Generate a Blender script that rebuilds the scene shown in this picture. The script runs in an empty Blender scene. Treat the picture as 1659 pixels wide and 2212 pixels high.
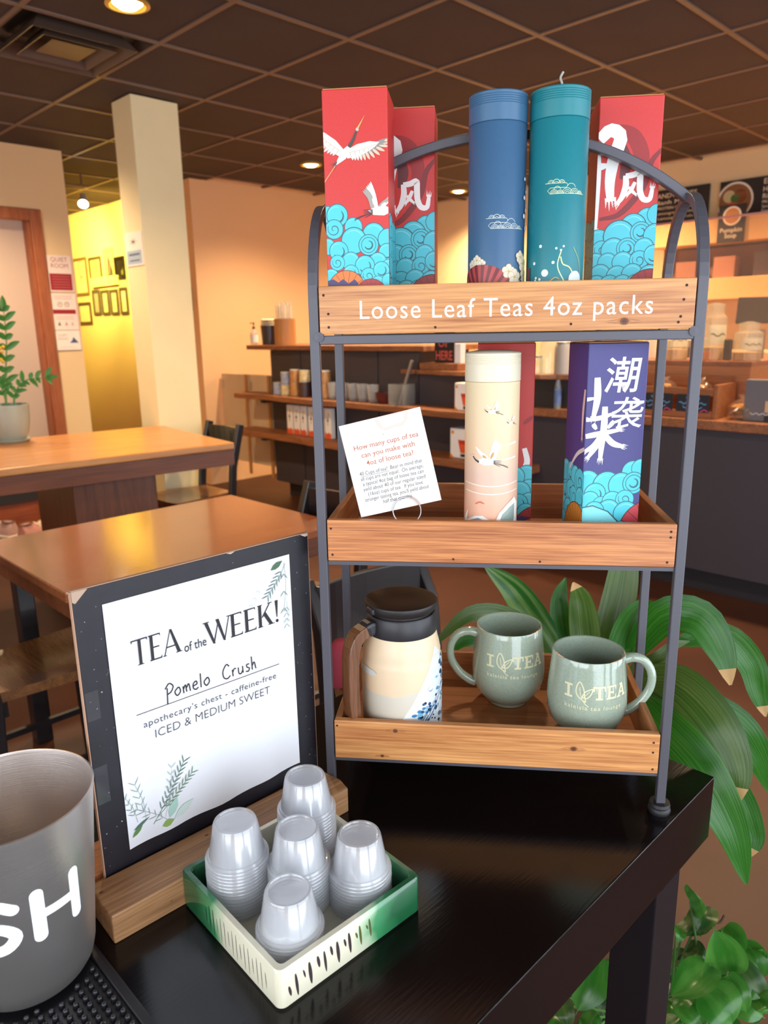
import bpy, bmesh, math, random
from mathutils import Vector, Matrix
random.seed(7)
SC = bpy.context.scene
COL = SC.collection
PI = math.pi

# ------------------------------------------------------------------ camera
YAW, PITCH, ROLL, FOC = math.radians(-44.5), math.radians(13.87), math.radians(1.0), 1600.0
PW, PH = 1659.0, 2212.0
CAM = Vector((0, 0, 1.4))
_f = Vector((-math.sin(YAW)*math.cos(PITCH), math.cos(YAW)*math.cos(PITCH), -math.sin(PITCH)))
_r = Vector((math.cos(YAW), math.sin(YAW), 0)); _d = _f.cross(_r)
RR = _r*math.cos(ROLL) + _d*math.sin(ROLL)
DD = -_r*math.sin(ROLL) + _d*math.cos(ROLL)
FF = _f
cam_data = bpy.data.cameras.new('camera'); cam = bpy.data.objects.new('camera', cam_data); COL.objects.link(cam)
m3 = Matrix((RR, -DD, -FF)).transposed()
cam.matrix_world = Matrix.Translation(CAM) @ m3.to_4x4()
cam_data.sensor_fit = 'VERTICAL'; cam_data.sensor_height = 36.0; cam_data.lens = FOC/PH*36.0
cam_data.clip_start = 0.02; cam_data.clip_end = 100
cam_data.dof.use_dof = True; cam_data.dof.focus_distance = 0.92; cam_data.dof.aperture_fstop = 7.5
SC.camera = cam

# ------------------------------------------------------------------ world, exposure
SC.view_settings.view_transform = 'Standard'; SC.view_settings.look = 'None'
SC.view_settings.gamma = 1.0; SC.view_settings.exposure = 0.18; SC.view_settings.use_curve_mapping = False
SC.cycles.max_bounces = 10; SC.cycles.diffuse_bounces = 5; SC.cycles.transparent_max_bounces = 48
SC.cycles.transmission_bounces = 8; SC.cycles.glossy_bounces = 5; SC.cycles.sample_clamp_indirect = 6.0
wd = bpy.data.worlds.new('world'); SC.world = wd; wd.use_nodes = True
wd.node_tree.nodes['Background'].inputs[0].default_value = (0.75, 0.86, 1.0, 1)
wd.node_tree.nodes['Background'].inputs[1].default_value = 1.0

def area_light(name, loc, direction, sx, sy, energy, color):
    l = bpy.data.lights.new(name, 'AREA'); l.shape = 'RECTANGLE'; l.size = sx; l.size_y = sy
    l.energy = energy; l.color = color
    o = bpy.data.objects.new(name, l); COL.objects.link(o); o.location = loc
    o.rotation_euler = Vector(direction).to_track_quat('-Z', 'Z').to_euler()
    return o
# daylight entering through the storefront panes behind the photographer (one light for each pane)
WIN_Y = -1.75
WINDOWS = [(-1.55, 0.35), (0.50, 2.40), (2.55, 4.45)]
for i, (x0, x1) in enumerate(WINDOWS):
    area_light('window_daylight', ((x0+x1)/2, WIN_Y+0.06, 1.27), (0, 1, -0.10), x1-x0-0.1, 2.28, 42, (0.86, 0.92, 1.0))
FILL_WINDOWS = [(-1.5, 0.2), (0.5, 2.3)]        # unseen side windows, added in the left wall to fill the rack front
for y0, y1 in FILL_WINDOWS:
    area_light('window_daylight', (-2.54, (y0+y1)/2, 1.42), (1, 0, -0.12), y1-y0-0.1, 1.95, 40, (0.90, 0.94, 1.0))

# ------------------------------------------------------------------ pixel helpers (photo pixel -> point in the room)
def ray(x, y): return RR*((x-PW/2)/FOC) + DD*((y-PH/2)/FOC) + FF
def onz(x, y, z): d = ray(x, y); return CAM + d*((z-CAM.z)/d.z)
def onx(x, y, X): d = ray(x, y); return CAM + d*((X-CAM.x)/d.x)
def ony(x, y, Y): d = ray(x, y); return CAM + d*((Y-CAM.y)/d.y)
def atd(x, y, dep): return CAM + ray(x, y)*dep

# ------------------------------------------------------------------ colours and materials
def lin(c):
    if isinstance(c, str):
        c = [int(c[i:i+2], 16)/255 for i in (0, 2, 4)]
    return tuple((v/12.92 if v <= 0.04045 else ((v+0.055)/1.055)**2.4) for v in c) + (1,)
MATS = {}
def mat(name, color='808080', rough=0.5, metal=0.0, spec=0.5, coat=0.0, emit=None, emit_s=0.0, bump=0.0, bump_scale=200.0, var=0.0, var_scale=6.0, alpha=None):
    if name in MATS: return MATS[name]
    m = bpy.data.materials.new(name); m.use_nodes = True; nt = m.node_tree; b = nt.nodes['Principled BSDF']
    b.inputs['Base Color'].default_value = lin(color); b.inputs['Roughness'].default_value = rough
    b.inputs['Metallic'].default_value = metal; b.inputs['Specular IOR Level'].default_value = spec
    b.inputs['Coat Weight'].default_value = coat
    if emit: b.inputs['Emission Color'].default_value = lin(emit); b.inputs['Emission Strength'].default_value = emit_s
    if alpha is not None: b.inputs['Alpha'].default_value = alpha
    if bump or var:
        tc = nt.nodes.new('ShaderNodeTexCoord')
    if bump:
        n = nt.nodes.new('ShaderNodeTexNoise'); n.inputs['Scale'].default_value = bump_scale; n.inputs['Detail'].default_value = 3
        bp = nt.nodes.new('ShaderNodeBump'); bp.inputs['Strength'].default_value = bump; bp.inputs['Distance'].default_value = 0.002
        nt.links.new(tc.outputs['Object'], n.inputs['Vector']); nt.links.new(n.outputs['Fac'], bp.inputs['Height']); nt.links.new(bp.outputs['Normal'], b.inputs['Normal'])
    if var:
        n2 = nt.nodes.new('ShaderNodeTexNoise'); n2.inputs['Scale'].default_value = var_scale; n2.inputs['Detail'].default_value = 4
        mp = nt.nodes.new('ShaderNodeMapRange'); mp.inputs[1].default_value = 0.3; mp.inputs[2].default_value = 0.7; mp.inputs[3].default_value = 1-var; mp.inputs[4].default_value = 1+var
        mx = nt.nodes.new('ShaderNodeVectorMath'); mx.operation = 'SCALE'; mx.inputs[0].default_value = lin(color)[:3]
        nt.links.new(tc.outputs['Object'], n2.inputs['Vector']); nt.links.new(n2.outputs['Fac'], mp.inputs[0]); nt.links.new(mp.outputs[0], mx.inputs['Scale']); nt.links.new(mx.outputs[0], b.inputs['Base Color'])
    MATS[name] = m
    return m

def wood(name, light, dark, axis='X', scale=1.0, rough=0.45, coat=0.0, streak=0.5, knots=False, contrast=1.0):
    """plain-sawn wood, the grain running along the given object axis"""
    if name in MATS: return MATS[name]
    m = bpy.data.materials.new(name); m.use_nodes = True; nt = m.node_tree; L = nt.links.new; N = nt.nodes.new
    b = nt.nodes['Principled BSDF']; b.inputs['Roughness'].default_value = rough; b.inputs['Coat Weight'].default_value = coat; b.inputs['Coat Roughness'].default_value = 0.12
    tc = N('ShaderNodeTexCoord'); oi = N('ShaderNodeObjectInfo')
    off = N('ShaderNodeVectorMath'); off.operation = 'SCALE'; off.inputs[0].default_value = (3.1, 5.7, 7.3); L(oi.outputs['Random'], off.inputs['Scale'])
    add = N('ShaderNodeVectorMath'); add.operation = 'ADD'; L(tc.outputs['Object'], add.inputs[0]); L(off.outputs[0], add.inputs[1])
    mp = N('ShaderNodeMapping')
    s = [14*scale]*3; s['XYZ'.index(axis)] = 1.1*scale
    mp.inputs['Scale'].default_value = s; L(add.outputs[0], mp.inputs['Vector'])
    n1 = N('ShaderNodeTexNoise'); n1.inputs['Scale'].default_value = 2.2; n1.inputs['Detail'].default_value = 5; n1.inputs['Roughness'].default_value = 0.6; n1.inputs['Distortion'].default_value = 0.8
    L(mp.outputs[0], n1.inputs['Vector'])
    mp2 = N('ShaderNodeMapping'); s2 = [190*scale]*3; s2['XYZ'.index(axis)] = 5*scale
    mp2.inputs['Scale'].default_value = s2; L(add.outputs[0], mp2.inputs['Vector'])
    n2 = N('ShaderNodeTexNoise'); n2.inputs['Scale'].default_value = 1.6; n2.inputs['Detail'].default_value = 3; L(mp2.outputs[0], n2.inputs['Vector'])
    mixf = N('ShaderNodeMix'); mixf.data_type = 'FLOAT'; mixf.inputs[0].default_value = streak; L(n1.outputs['Fac'], mixf.inputs[2]); L(n2.outputs['Fac'], mixf.inputs[3])
    cr = N('ShaderNodeValToRGB'); w = 0.19/contrast
    cr.color_ramp.elements[0].position = 0.5-w; cr.color_ramp.elements[1].position = 0.5+w*0.8
    cr.color_ramp.elements[0].color = lin(dark); cr.color_ramp.elements[1].color = lin(light)
    L(mixf.outputs[0], cr.inputs[0])
    col = cr.outputs[0]
    if knots:
        v = N('ShaderNodeTexVoronoi'); mp3 = N('ShaderNodeMapping'); s3 = [9.0]*3; s3['XYZ'.index(axis)] = 5.5
        mp3.inputs['Scale'].default_value = s3; L(add.outputs[0], mp3.inputs['Vector']); L(mp3.outputs[0], v.inputs['Vector'])
        mr = N('ShaderNodeMapRange'); mr.inputs[1].default_value = 0.05; mr.inputs[2].default_value = 0.10; L(v.outputs['Distance'], mr.inputs[0])
        mk = N('ShaderNodeMix'); mk.data_type = 'RGBA'; mk.inputs[6].default_value = lin('5a2f1c'); L(mr.outputs[0], mk.inputs[0]); L(col, mk.inputs[7]); col = mk.outputs[2]
    L(col, b.inputs['Base Color'])
    bp = N('ShaderNodeBump'); bp.inputs['Strength'].default_value = 0.15; bp.inputs['Distance'].default_value = 0.001; L(n2.outputs['Fac'], bp.inputs['Height']); L(bp.outputs[0], b.inputs['Normal'])
    MATS[name] = m
    return m

def glass(name, tint='f4f8f8', alpha=0.10, rough=0.03, milky=None, gloss=0.04):
    """thin clear sheet: mostly see-through, a little gloss, a little milkiness"""
    if name in MATS: return MATS[name]
    m = bpy.data.materials.new(name); m.use_nodes = True; nt = m.node_tree; L = nt.links.new; N = nt.nodes.new
    for n in list(nt.nodes):
        if n.type == 'BSDF_PRINCIPLED': nt.nodes.remove(n)
    out = [n for n in nt.nodes if n.type == 'OUTPUT_MATERIAL'][0]
    tr = N('ShaderNodeBsdfTransparent'); tr.inputs[0].default_value = lin(tint)
    df = N('ShaderNodeBsdfDiffuse'); df.inputs[0].default_value = lin(milky or 'ffffff')
    tl = N('ShaderNodeBsdfTranslucent'); tl.inputs[0].default_value = lin(milky or 'ffffff')
    md = N('ShaderNodeMixShader'); md.inputs[0].default_value = 0.5; L(df.outputs[0], md.inputs[1]); L(tl.outputs[0], md.inputs[2])
    m1 = N('ShaderNodeMixShader'); m1.inputs[0].default_value = alpha; L(tr.outputs[0], m1.inputs[1]); L(md.outputs[0], m1.inputs[2])
    gl = N('ShaderNodeBsdfGlossy'); gl.inputs['Roughness'].default_value = rough
    lw = N('ShaderNodeLayerWeight'); lw.inputs[0].default_value = 0.5
    pw = N('ShaderNodeMath'); pw.operation = 'POWER'; pw.inputs[1].default_value = 4.0; L(lw.outputs['Facing'], pw.inputs[0])
    fr = N('ShaderNodeMath'); fr.operation = 'MULTIPLY_ADD'; fr.inputs[1].default_value = 0.55; fr.inputs[2].default_value = gloss; L(pw.outputs[0], fr.inputs[0])
    m2 = N('ShaderNodeMixShader'); L(fr.outputs[0], m2.inputs[0]); L(m1.outputs[0], m2.inputs[1]); L(gl.outputs[0], m2.inputs[2])
    L(m2.outputs[0], out.inputs[0])
    MATS[name] = m
    return m

# ------------------------------------------------------------------ mesh builder
def tag(o, label=None, cat=None, group=None, kind=None):
    if label: o['label'] = label
    if cat: o['category'] = cat
    if group: o['group'] = group
    if kind: o['kind'] = kind
    return o
def thing(name, label, cat, loc=(0, 0, 0), rz=0.0, group=None):
    o = bpy.data.objects.new(name, None); COL.objects.link(o); o.empty_display_size = 0.05
    o.location = loc; o.rotation_euler = (0, 0, rz)
    return tag(o, label, cat, group)
def place(name, mesh, parent=None, loc=(0, 0, 0), rot=(0, 0, 0), label=None):
    o = bpy.data.objects.new(name, mesh); COL.objects.link(o); o.location = loc; o.rotation_euler = rot
    if parent: o.parent = parent
    if label: o['label'] = label
    return o

def rot_z(a): return Matrix.Rotation(a, 4, 'Z')
def catmull(pts, n):
    P = [Vector(p) for p in pts]
    if len(P) == 2:
        return [P[0].lerp(P[1], i/n) for i in range(n+1)]
    P = [P[0]*2-P[1]] + P + [P[-1]*2-P[-2]]
    out = []; segs = len(P)-3
    for i in range(n+1):
        t = i/n*segs; k = min(int(t), segs-1); t -= k
        a, b, c, d = P[k:k+4]
        out.append(0.5*((2*b)+(c-a)*t+(2*a-5*b+4*c-d)*t*t+(3*b-a-3*c+d)*t**3))
    return out

class MB:
    def __init__(s): s.v = []; s.f = []; s.m = []; s.s = []; s.uv = None
    def add(s, vs, fs, m=0, smooth=False, M=None):
        k = len(s.v)
        for p in vs:
            p = Vector(p)
            s.v.append(M @ p if M is not None else p)
        for f in fs:
            s.f.append([i+k for i in f]); s.m.append(m); s.s.append(smooth)
        return s
    def box(s, x0, y0, z0, x1, y1, z1, m=0, M=None):
        v = [(x0, y0, z0), (x1, y0, z0), (x1, y1, z0), (x0, y1, z0), (x0, y0, z1), (x1, y0, z1), (x1, y1, z1), (x0, y1, z1)]
        return s.add(v, [(0, 3, 2, 1), (4, 5, 6, 7), (0, 1, 5, 4), (1, 2, 6, 5), (2, 3, 7, 6), (3, 0, 4, 7)], m, False, M)
    def prism(s, poly, z0, z1, m=0, M=None):
        n = len(poly); v = [(x, y, z0) for x, y in poly] + [(x, y, z1) for x, y in poly]
        fs = [tuple(range(n-1, -1, -1)), tuple(range(n, 2*n))] + [(i, (i+1) % n, n+(i+1) % n, n+i) for i in range(n)]
        return s.add(v, fs, m, False, M)
    def lathe(s, prof, n=32, m=0, M=None, smooth=True, cap0=False, cap1=False):
        v = []; fs = []
        for r, z in prof:
            for i in range(n):
                a = 2*PI*i/n; v.append((r*math.cos(a), r*math.sin(a), z))
        for j in range(len(prof)-1):
            for i in range(n):
                k = (i+1) % n; fs.append((j*n+i, j*n+k, (j+1)*n+k, (j+1)*n+i))
        s.add(v, fs, m, smooth, M)
        if cap0: s.add([v[i] for i in range(n)], [tuple(range(n-1, -1, -1))], m, False, M)
        if cap1: s.add([v[-n+i] for i in range(n)], [tuple(range(n))], m, False, M)
        return s
    def cyl(s, r, z0, z1, n=24, m=0, M=None, smooth=True): return s.lathe([(r, z0), (r, z1)], n, m, M, smooth, True, True)
    def tube(s, path, r, n=8, m=0, closed=False, caps=True, M=None):
        P = [Vector(p) for p in path]; k = len(P); R = r if isinstance(r, (list, tuple)) else [r]*k
        up = None; v = []; fs = []
        for i in range(k):
            a = P[(i-1) % k] if (closed or i > 0) else P[i]; b = P[(i+1) % k] if (closed or i < k-1) else P[i]
            t = (b-a).normalized()
            if up is None: up = t.orthogonal().normalized()
            up = (up - t*up.dot(t)).normalized(); sd = t.cross(up)
            for j in range(n):
                q = 2*PI*j/n; v.append(P[i] + (up*math.cos(q)+sd*math.sin(q))*R[i])
        for i in range(k if closed else k-1):
            for j in range(n):
                fs.append((i*n+j, i*n+(j+1) % n, ((i+1) % k)*n+(j+1) % n, ((i+1) % k)*n+j))
        if caps and not closed: fs += [tuple(range(n-1, -1, -1)), tuple((k-1)*n+j for j in range(n))]
        return s.add(v, fs, m, True, M)
    def bar(s, path, side, w, h, m=0, M=None):
        """rectangular section swept along a path; side = constant direction of the width w"""
        P = [Vector(p) for p in path]; sd = Vector(side).normalized(); v = []; fs = []; k = len(P)
        for i in range(k):
            a = P[max(i-1, 0)]; b = P[min(i+1, k-1)]; t = (b-a).normalized(); nn = t.cross(sd).normalized()
            for x, y in ((-1, -1), (1, -1), (1, 1), (-1, 1)): v.append(P[i]+sd*(x*w/2)+nn*(y*h/2))
        for i in range(k-1):
            for j in range(4): fs.append((i*4+j, i*4+(j+1) % 4, (i+1)*4+(j+1) % 4, (i+1)*4+j))
        fs += [(3, 2, 1, 0), tuple((k-1)*4+j for j in range(4))]
        return s.add(v, fs, m, False, M)
    def mesh(s, name, mats):
        me = bpy.data.meshes.new(name); me.from_pydata([tuple(p) for p in s.v], [], s.f)
        for mm in (mats if isinstance(mats, (list, tuple)) else [mats]): me.materials.append(mm)
        me.polygons.foreach_set('material_index', s.m); me.polygons.foreach_set('use_smooth', s.s)
        if s.uv:
            ul = me.uv_layers.new(name='UVMap'); k = 0
            for f in s.f:
                for i in f: ul.data[k].uv = s.uv[i]; k += 1
        me.update()
        if any(s.s): me.set_sharp_from_angle(angle=math.radians(38))
        return me
    def build(s, name, mats, parent=None, bevel=0.0, label=None, segs=2, subsurf=0, solid=0.0):
        me = s.mesh(name, mats)
        o = place(name, me, parent, label=label)
        if bevel or subsurf or solid:
            bm = bmesh.new(); bm.from_mesh(me); bmesh.ops.recalc_face_normals(bm, faces=bm.faces); bm.to_mesh(me); bm.free()
        if solid:
            md = o.modifiers.new('thick', 'SOLIDIFY'); md.thickness = solid; md.offset = 0
        if bevel:
            md = o.modifiers.new('bevel', 'BEVEL'); md.width = bevel; md.segments = segs; md.limit_method = 'ANGLE'; md.angle_limit = math.radians(40)
        if subsurf:
            md = o.modifiers.new('sub', 'SUBSURF'); md.levels = subsurf; md.render_levels = subsurf
        return o
def part(name, mats, parent, *boxes, bevel=0.0, label=None):
    if parent is not None and len(boxes) > 1:
        return [part(name, mats, parent, q, bevel=bevel, label=label) for q in boxes][0]
    b = MB()
    for q in boxes: b.box(*q)
    return b.build(name, mats, parent, bevel, label)
def single(o, label, cat, group=None): return tag(o, label, cat, group)

# ------------------------------------------------------------------ flat print: polygons laid over a face in paint order
_txt = {}
def text_tris(body, offset=0.0, shear=0.0, spacing=1.0):
    key = (body, offset, shear, spacing)
    if key in _txt: return _txt[key]
    c = bpy.data.curves.new('t', 'FONT'); c.body = body; c.size = 1.0; c.offset = offset; c.shear = shear; c.space_character = spacing; c.resolution_u = 3
    o = bpy.data.objects.new('t', c); COL.objects.link(o); bpy.context.view_layer.update()
    me = bpy.data.meshes.new_from_object(o.evaluated_get(bpy.context.evaluated_depsgraph_get()))
    vs = [(v.co.x, v.co.y) for v in me.vertices]; polys = [[vs[i] for i in p.vertices] for p in me.polygons]
    bpy.data.objects.remove(o); bpy.data.curves.remove(c); bpy.data.meshes.remove(me)
    x0 = min((p[0] for p in vs), default=0); x1 = max((p[0] for p in vs), default=0)
    _txt[key] = (polys, x0, x1)
    return _txt[key]
def clip_half(poly, ax, lim, keep_less):
    out = []
    for i in range(len(poly)):
        a, b = poly[i], poly[(i+1) % len(poly)]
        ia = (a[ax] <= lim) if keep_less else (a[ax] >= lim); ib = (b[ax] <= lim) if keep_less else (b[ax] >= lim)
        if ia: out.append(a)
        if ia != ib:
            t = (lim-a[ax])/(b[ax]-a[ax]); out.append((a[0]+(b[0]-a[0])*t, a[1]+(b[1]-a[1])*t))
    return out
class Art:
    def __init__(s, x0, y0, x1, y1, strip=None, eps=3.0e-6, stripy=None):
        s.r = (x0, y0, x1, y1); s.P = []; s.layer = 0; s.strip = strip; s.stripy = stripy; s.eps = eps; s.cols = []
    def _put(s, poly, col):
        if len(poly) < 3: return
        for ax, lim, less in ((0, s.r[0], False), (0, s.r[2], True), (1, s.r[1], False), (1, s.r[3], True)):
            poly = clip_half(poly, ax, lim, less)
            if len(poly) < 3: return
        if col not in s.cols: s.cols.append(col)
        ci = s.cols.index(col)
        if s.strip:
            xs = [p[0] for p in poly]; a = math.floor(min(xs)/s.strip)
            while a*s.strip < max(xs):
                q = clip_half(clip_half(poly, 0, a*s.strip, False), 0, (a+1)*s.strip, True)
                if len(q) >= 3 and s.stripy:
                    ys = [p[1] for p in q]; c = math.floor(min(ys)/s.stripy)
                    while c*s.stripy < max(ys):
                        q2 = clip_half(clip_half(q, 1, c*s.stripy, False), 1, (c+1)*s.stripy, True)
                        if len(q2) >= 3: s.P.append((q2, ci, s.layer))
                        c += 1
                elif len(q) >= 3: s.P.append((q, ci, s.layer))
                a += 1
        else: s.P.append((poly, ci, s.layer))
    def fill(s, poly, col): s.layer += 1; s._put([tuple(p) for p in poly], col); return s
    def disk(s, x, y, r, col, n=28, ry=None): return s.fill([(x+r*math.cos(2*PI*i/n), y+(ry or r)*math.sin(2*PI*i/n)) for i in range(n)], col)
    def stroke(s, pts, w, col, taper=False, smooth=0, new=True):
        if new: s.layer += 1
        if smooth: pts = [(p.x, p.y) for p in catmull([(x, y, 0) for x, y in pts], smooth)]
        n = len(pts); L = []; R = []
        for i in range(n):
            a = pts[max(i-1, 0)]; b = pts[min(i+1, n-1)]; dx, dy = b[0]-a[0], b[1]-a[1]; l = math.hypot(dx, dy) or 1
            ww = w(i/(n-1)) if callable(w) else w
            if taper: ww *= math.sin(PI*(0.08+0.9*i/(n-1)))**0.6
            L.append((pts[i][0]-dy/l*ww/2, pts[i][1]+dx/l*ww/2)); R.append((pts[i][0]+dy/l*ww/2, pts[i][1]-dx/l*ww/2))
        for i in range(n-1): s._put([L[i], R[i], R[i+1], L[i+1]], col)
        return s
    def arc(s, x, y, r, a0, a1, w, col, n=18, ry=None, taper=False):
        return s.stroke([(x+r*math.cos(a0+(a1-a0)*i/n), y+(ry or r)*math.sin(a0+(a1-a0)*i/n)) for i in range(n+1)], w, col, taper)
    def ring(s, x, y, r, w, col, n=28): return s.arc(x, y, r, 0, 2*PI, w, col, n)
    def spiral(s, x, y, r0, r1, a0, turns, w, col, n=30):
        return s.stroke([(x+(r0+(r1-r0)*i/n)*math.cos(a0+2*PI*turns*i/n), y+(r0+(r1-r0)*i/n)*math.sin(a0+2*PI*turns*i/n)) for i in range(n+1)], w, col, True)
    def text(s, body, x, y, size, col, align='l', offset=0.0, shear=0.0, rot=0.0, sx=1.0, spacing=1.0, width=None):
        s.layer += 1; polys, a, b = text_tris(body, offset, shear, spacing)
        if width: sx = width/((b-a)*size)
        ox = {'l': -a, 'c': -(a+b)/2, 'r': -b}[align]; c, sn = math.cos(rot), math.sin(rot)
        for p in polys:
            s._put([(x+c*(u+ox)*size*sx-sn*v*size, y+sn*(u+ox)*size*sx+c*v*size) for u, v in p], col)
        return s
    def emit(s, name, fn, parent, rough=0.5, base=1.6e-4, coat=0.0, label=None):
        mb = MB()
        for poly, ci, ly in s.P:
            mb.add([fn(x, y, base+ly*s.eps) for x, y in poly], [tuple(range(len(poly)))], ci)
        return mb.build(name, [mat('print_%s_%d' % (c, int(rough*100)), c, rough, coat=coat) for c in s.cols], parent, label=label)
def face_fn(origin, xd, yd):
    o, a, b = Vector(origin), Vector(xd), Vector(yd); n = a.cross(b).normalized()
    return lambda x, y, e: o+a*x+b*y+n*e
def cyl_fn(R, z0, a0, axis=(0, 0)):
    """x = arc length (m) around the wall, running to the viewer's right from heading a0"""
    def f(x, y, e):
        r = (R(z0+y) if callable(R) else R)+e; a = a0 + x/(R(z0+y) if callable(R) else R)
        return Vector((axis[0]+r*math.cos(a), axis[1]+r*math.sin(a), z0+y))
    return f
# ================================================================== SETTING
CZ = 2.68                                   # ceiling height
M_wall = mat('wall_paint_cream', 'eac99a', 0.7, var=0.02, var_scale=1.5)
M_orange = mat('wall_paint_peach', 'e8b98a', 0.7, var=0.02, var_scale=1.5)
M_yellow = mat('wall_paint_corridor', 'dcc8a4', 0.7)
M_tile = mat('ceiling_tile_brown', '40312c', 0.9, bump=0.3, bump_scale=300, var=0.08, var_scale=3)
M_grid = mat('ceiling_grid_brown', '6e574a', 0.5)
M_black = mat('black_paint', '2b2729', 0.45)
M_blackwood = mat('black_wood', '1c1617', 0.32, coat=0.3, bump=0.05, bump_scale=40)
M_navy = mat('counter_panel_charcoal', '3a3339', 0.55)
M_trim = wood('door_trim_wood', 'b4683e', '7d3d22', 'Z', 1.2, 0.45)
M_redwood = wood('baseboard_redwood', '9c4f2c', '6b2f1a', 'X', 1.0, 0.5)
M_shelf = wood('shelf_slab_wood', 'a8683f', '5c3220', 'Y', 0.6, 0.5)
M_white = mat('white_plain', 'f0eeea', 0.6)

def wallbox(name, m, *boxes):
    o = part(name, m, None, *boxes); return tag(o, kind='structure')
# floor: stained concrete
fm = mat('floor_stained_concrete', '4c2b1d', 0.45, spec=0.22, var=0.28, var_scale=1.3, bump=0.04, bump_scale=25)
tag(part('floor', fm, None, (-2.7, -2.5, -0.1, 6.6, 9.8, 0.0)), kind='structure')
wallbox('wall_left', M_wall, (-2.7, -2.4, 0, -2.6, 5.85, 0.40), (-2.7, -2.4, 2.45, -2.6, 5.85, CZ+0.1), (-2.7, -2.4, 0.40, -2.6, -1.5, 2.45), (-2.7, 0.2, 0.40, -2.6, 0.5, 2.45), (-2.7, 2.3, 0.40, -2.6, 5.85, 2.45))
for i, (y0, y1) in enumerate(FILL_WINDOWS):  # panes for the added fill light from the left
    w = tag(part('window_%d' % (i+4), glass('window_pane_glass', alpha=0.02), None, (-2.66, y0, 0.40, -2.65, y1, 2.45)), kind='structure')
    part('window_frame', mat('dark_aluminium', '3a3634', 0.4, 0.6), w, (-2.68, y0, 0.40, -2.63, y0+0.04, 2.45), (-2.68, y1-0.04, 0.40, -2.63, y1, 2.45), (-2.68, y0+0.04, 0.40, -2.63, y1-0.04, 0.45), (-2.68, y0+0.04, 2.40, -2.63, y1-0.04, 2.45))
wallbox('wall_right', M_wall, (6.4, -2.4, 0, 6.5, 6.15, CZ+0.1))
wallbox('wall_back', M_orange, (3.65, 6.03, 0, 6.5, 6.15, CZ+0.1))
wallbox('wall_corridor', M_yellow, (3.70, 6.15, 0, 3.8, 9.7, CZ+0.1))
wallbox('wall_corridor_end', M_yellow, (2.2, 9.6, 0, 3.8, 9.7, CZ+0.1))
wallbox('wall_corridor_left', M_wall, (2.33, 5.87, 0, 2.45, 9.7, CZ+0.1))
# wall with the quiet-room doorway
DX0, DX1, DZ = 1.26, 2.175, 2.20
wallbox('wall_back_left', M_wall, (-2.7, 5.75, 0.27, DX0, 5.87, CZ+0.1), (DX1, 5.75, 0.27, 2.45, 5.87, CZ+0.1), (DX0, 5.75, DZ, DX1, 5.87, CZ+0.1))
tag(part('baseboard_back_left', M_redwood, None, (-2.6, 5.745, 0.0, 2.45, 5.87, 0.19)), kind='structure')
tag(part('shadow_strip_1', M_black, None, (-2.6, 5.735, 0.19, 2.45, 5.87, 0.27)), kind='structure')  # black strip painted in for the shadow under the wall
dr = tag(part('door_1', mat('door_pale_paint', 'cfb6a4', 0.6), None, (DX0, 5.835, 0.27, DX1, 5.865, DZ)), kind='structure')
for nm, bx in (('door_frame', (DX1-0.012, 5.725, 0.27, DX1+0.07, 5.75, DZ+0.07)), ('door_frame', (DX0-0.07, 5.725, 0.27, DX0+0.012, 5.75, DZ+0.07)), ('door_header', (DX0+0.012, 5.725, DZ-0.012, DX1-0.012, 5.75, DZ+0.07))):
    part(nm, M_trim, dr, bx, bevel=0.006)
part('door_jamb', M_trim, dr, (DX1-0.03, 5.752, 0.27, DX1-0.001, 5.834, DZ-0.001)); part('door_jamb', M_trim, dr, (DX0+0.001, 5.752, 0.27, DX0+0.03, 5.834, DZ-0.001))
# column
co = part('column', mat('column_paint_cream', 'f0dbab', 0.62, var=0.02), None, (2.19, 4.16, 0, 2.48, 4.39, CZ), bevel=0.004); tag(co, kind='structure')
# storefront wall behind the photographer
def storefront():
    b = [(-2.7, WIN_Y-0.1, 0, 6.5, WIN_Y, 0.08), (-2.7, WIN_Y-0.1, 2.45, 6.5, WIN_Y, CZ+0.1)]
    xs = [-2.7] + [v for w in WINDOWS for v in w] + [6.5]
    for i in range(0, len(xs), 2): b.append((xs[i], WIN_Y-0.1, 0.08, xs[i+1], WIN_Y, 2.45))
    wallbox('wall_front', M_wall, *b)
    for i, (x0, x1) in enumerate(WINDOWS):
        w = tag(part('window_%d' % (i+1), glass('window_pane_glass', alpha=0.02), None, (x0, WIN_Y-0.06, 0.08, x1, WIN_Y-0.05, 2.45)), kind='structure')
        part('window_frame', mat('dark_aluminium', '3a3634', 0.4, 0.6), w, (x0, WIN_Y-0.08, 0.08, x0+0.04, WIN_Y-0.03, 2.45), (x1-0.04, WIN_Y-0.08, 0.08, x1, WIN_Y-0.03, 2.45), (x0, WIN_Y-0.08, 0.08, x1, WIN_Y-0.03, 0.13), (x0, WIN_Y-0.08, 2.40, x1, WIN_Y-0.03, 2.45))
storefront()
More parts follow.
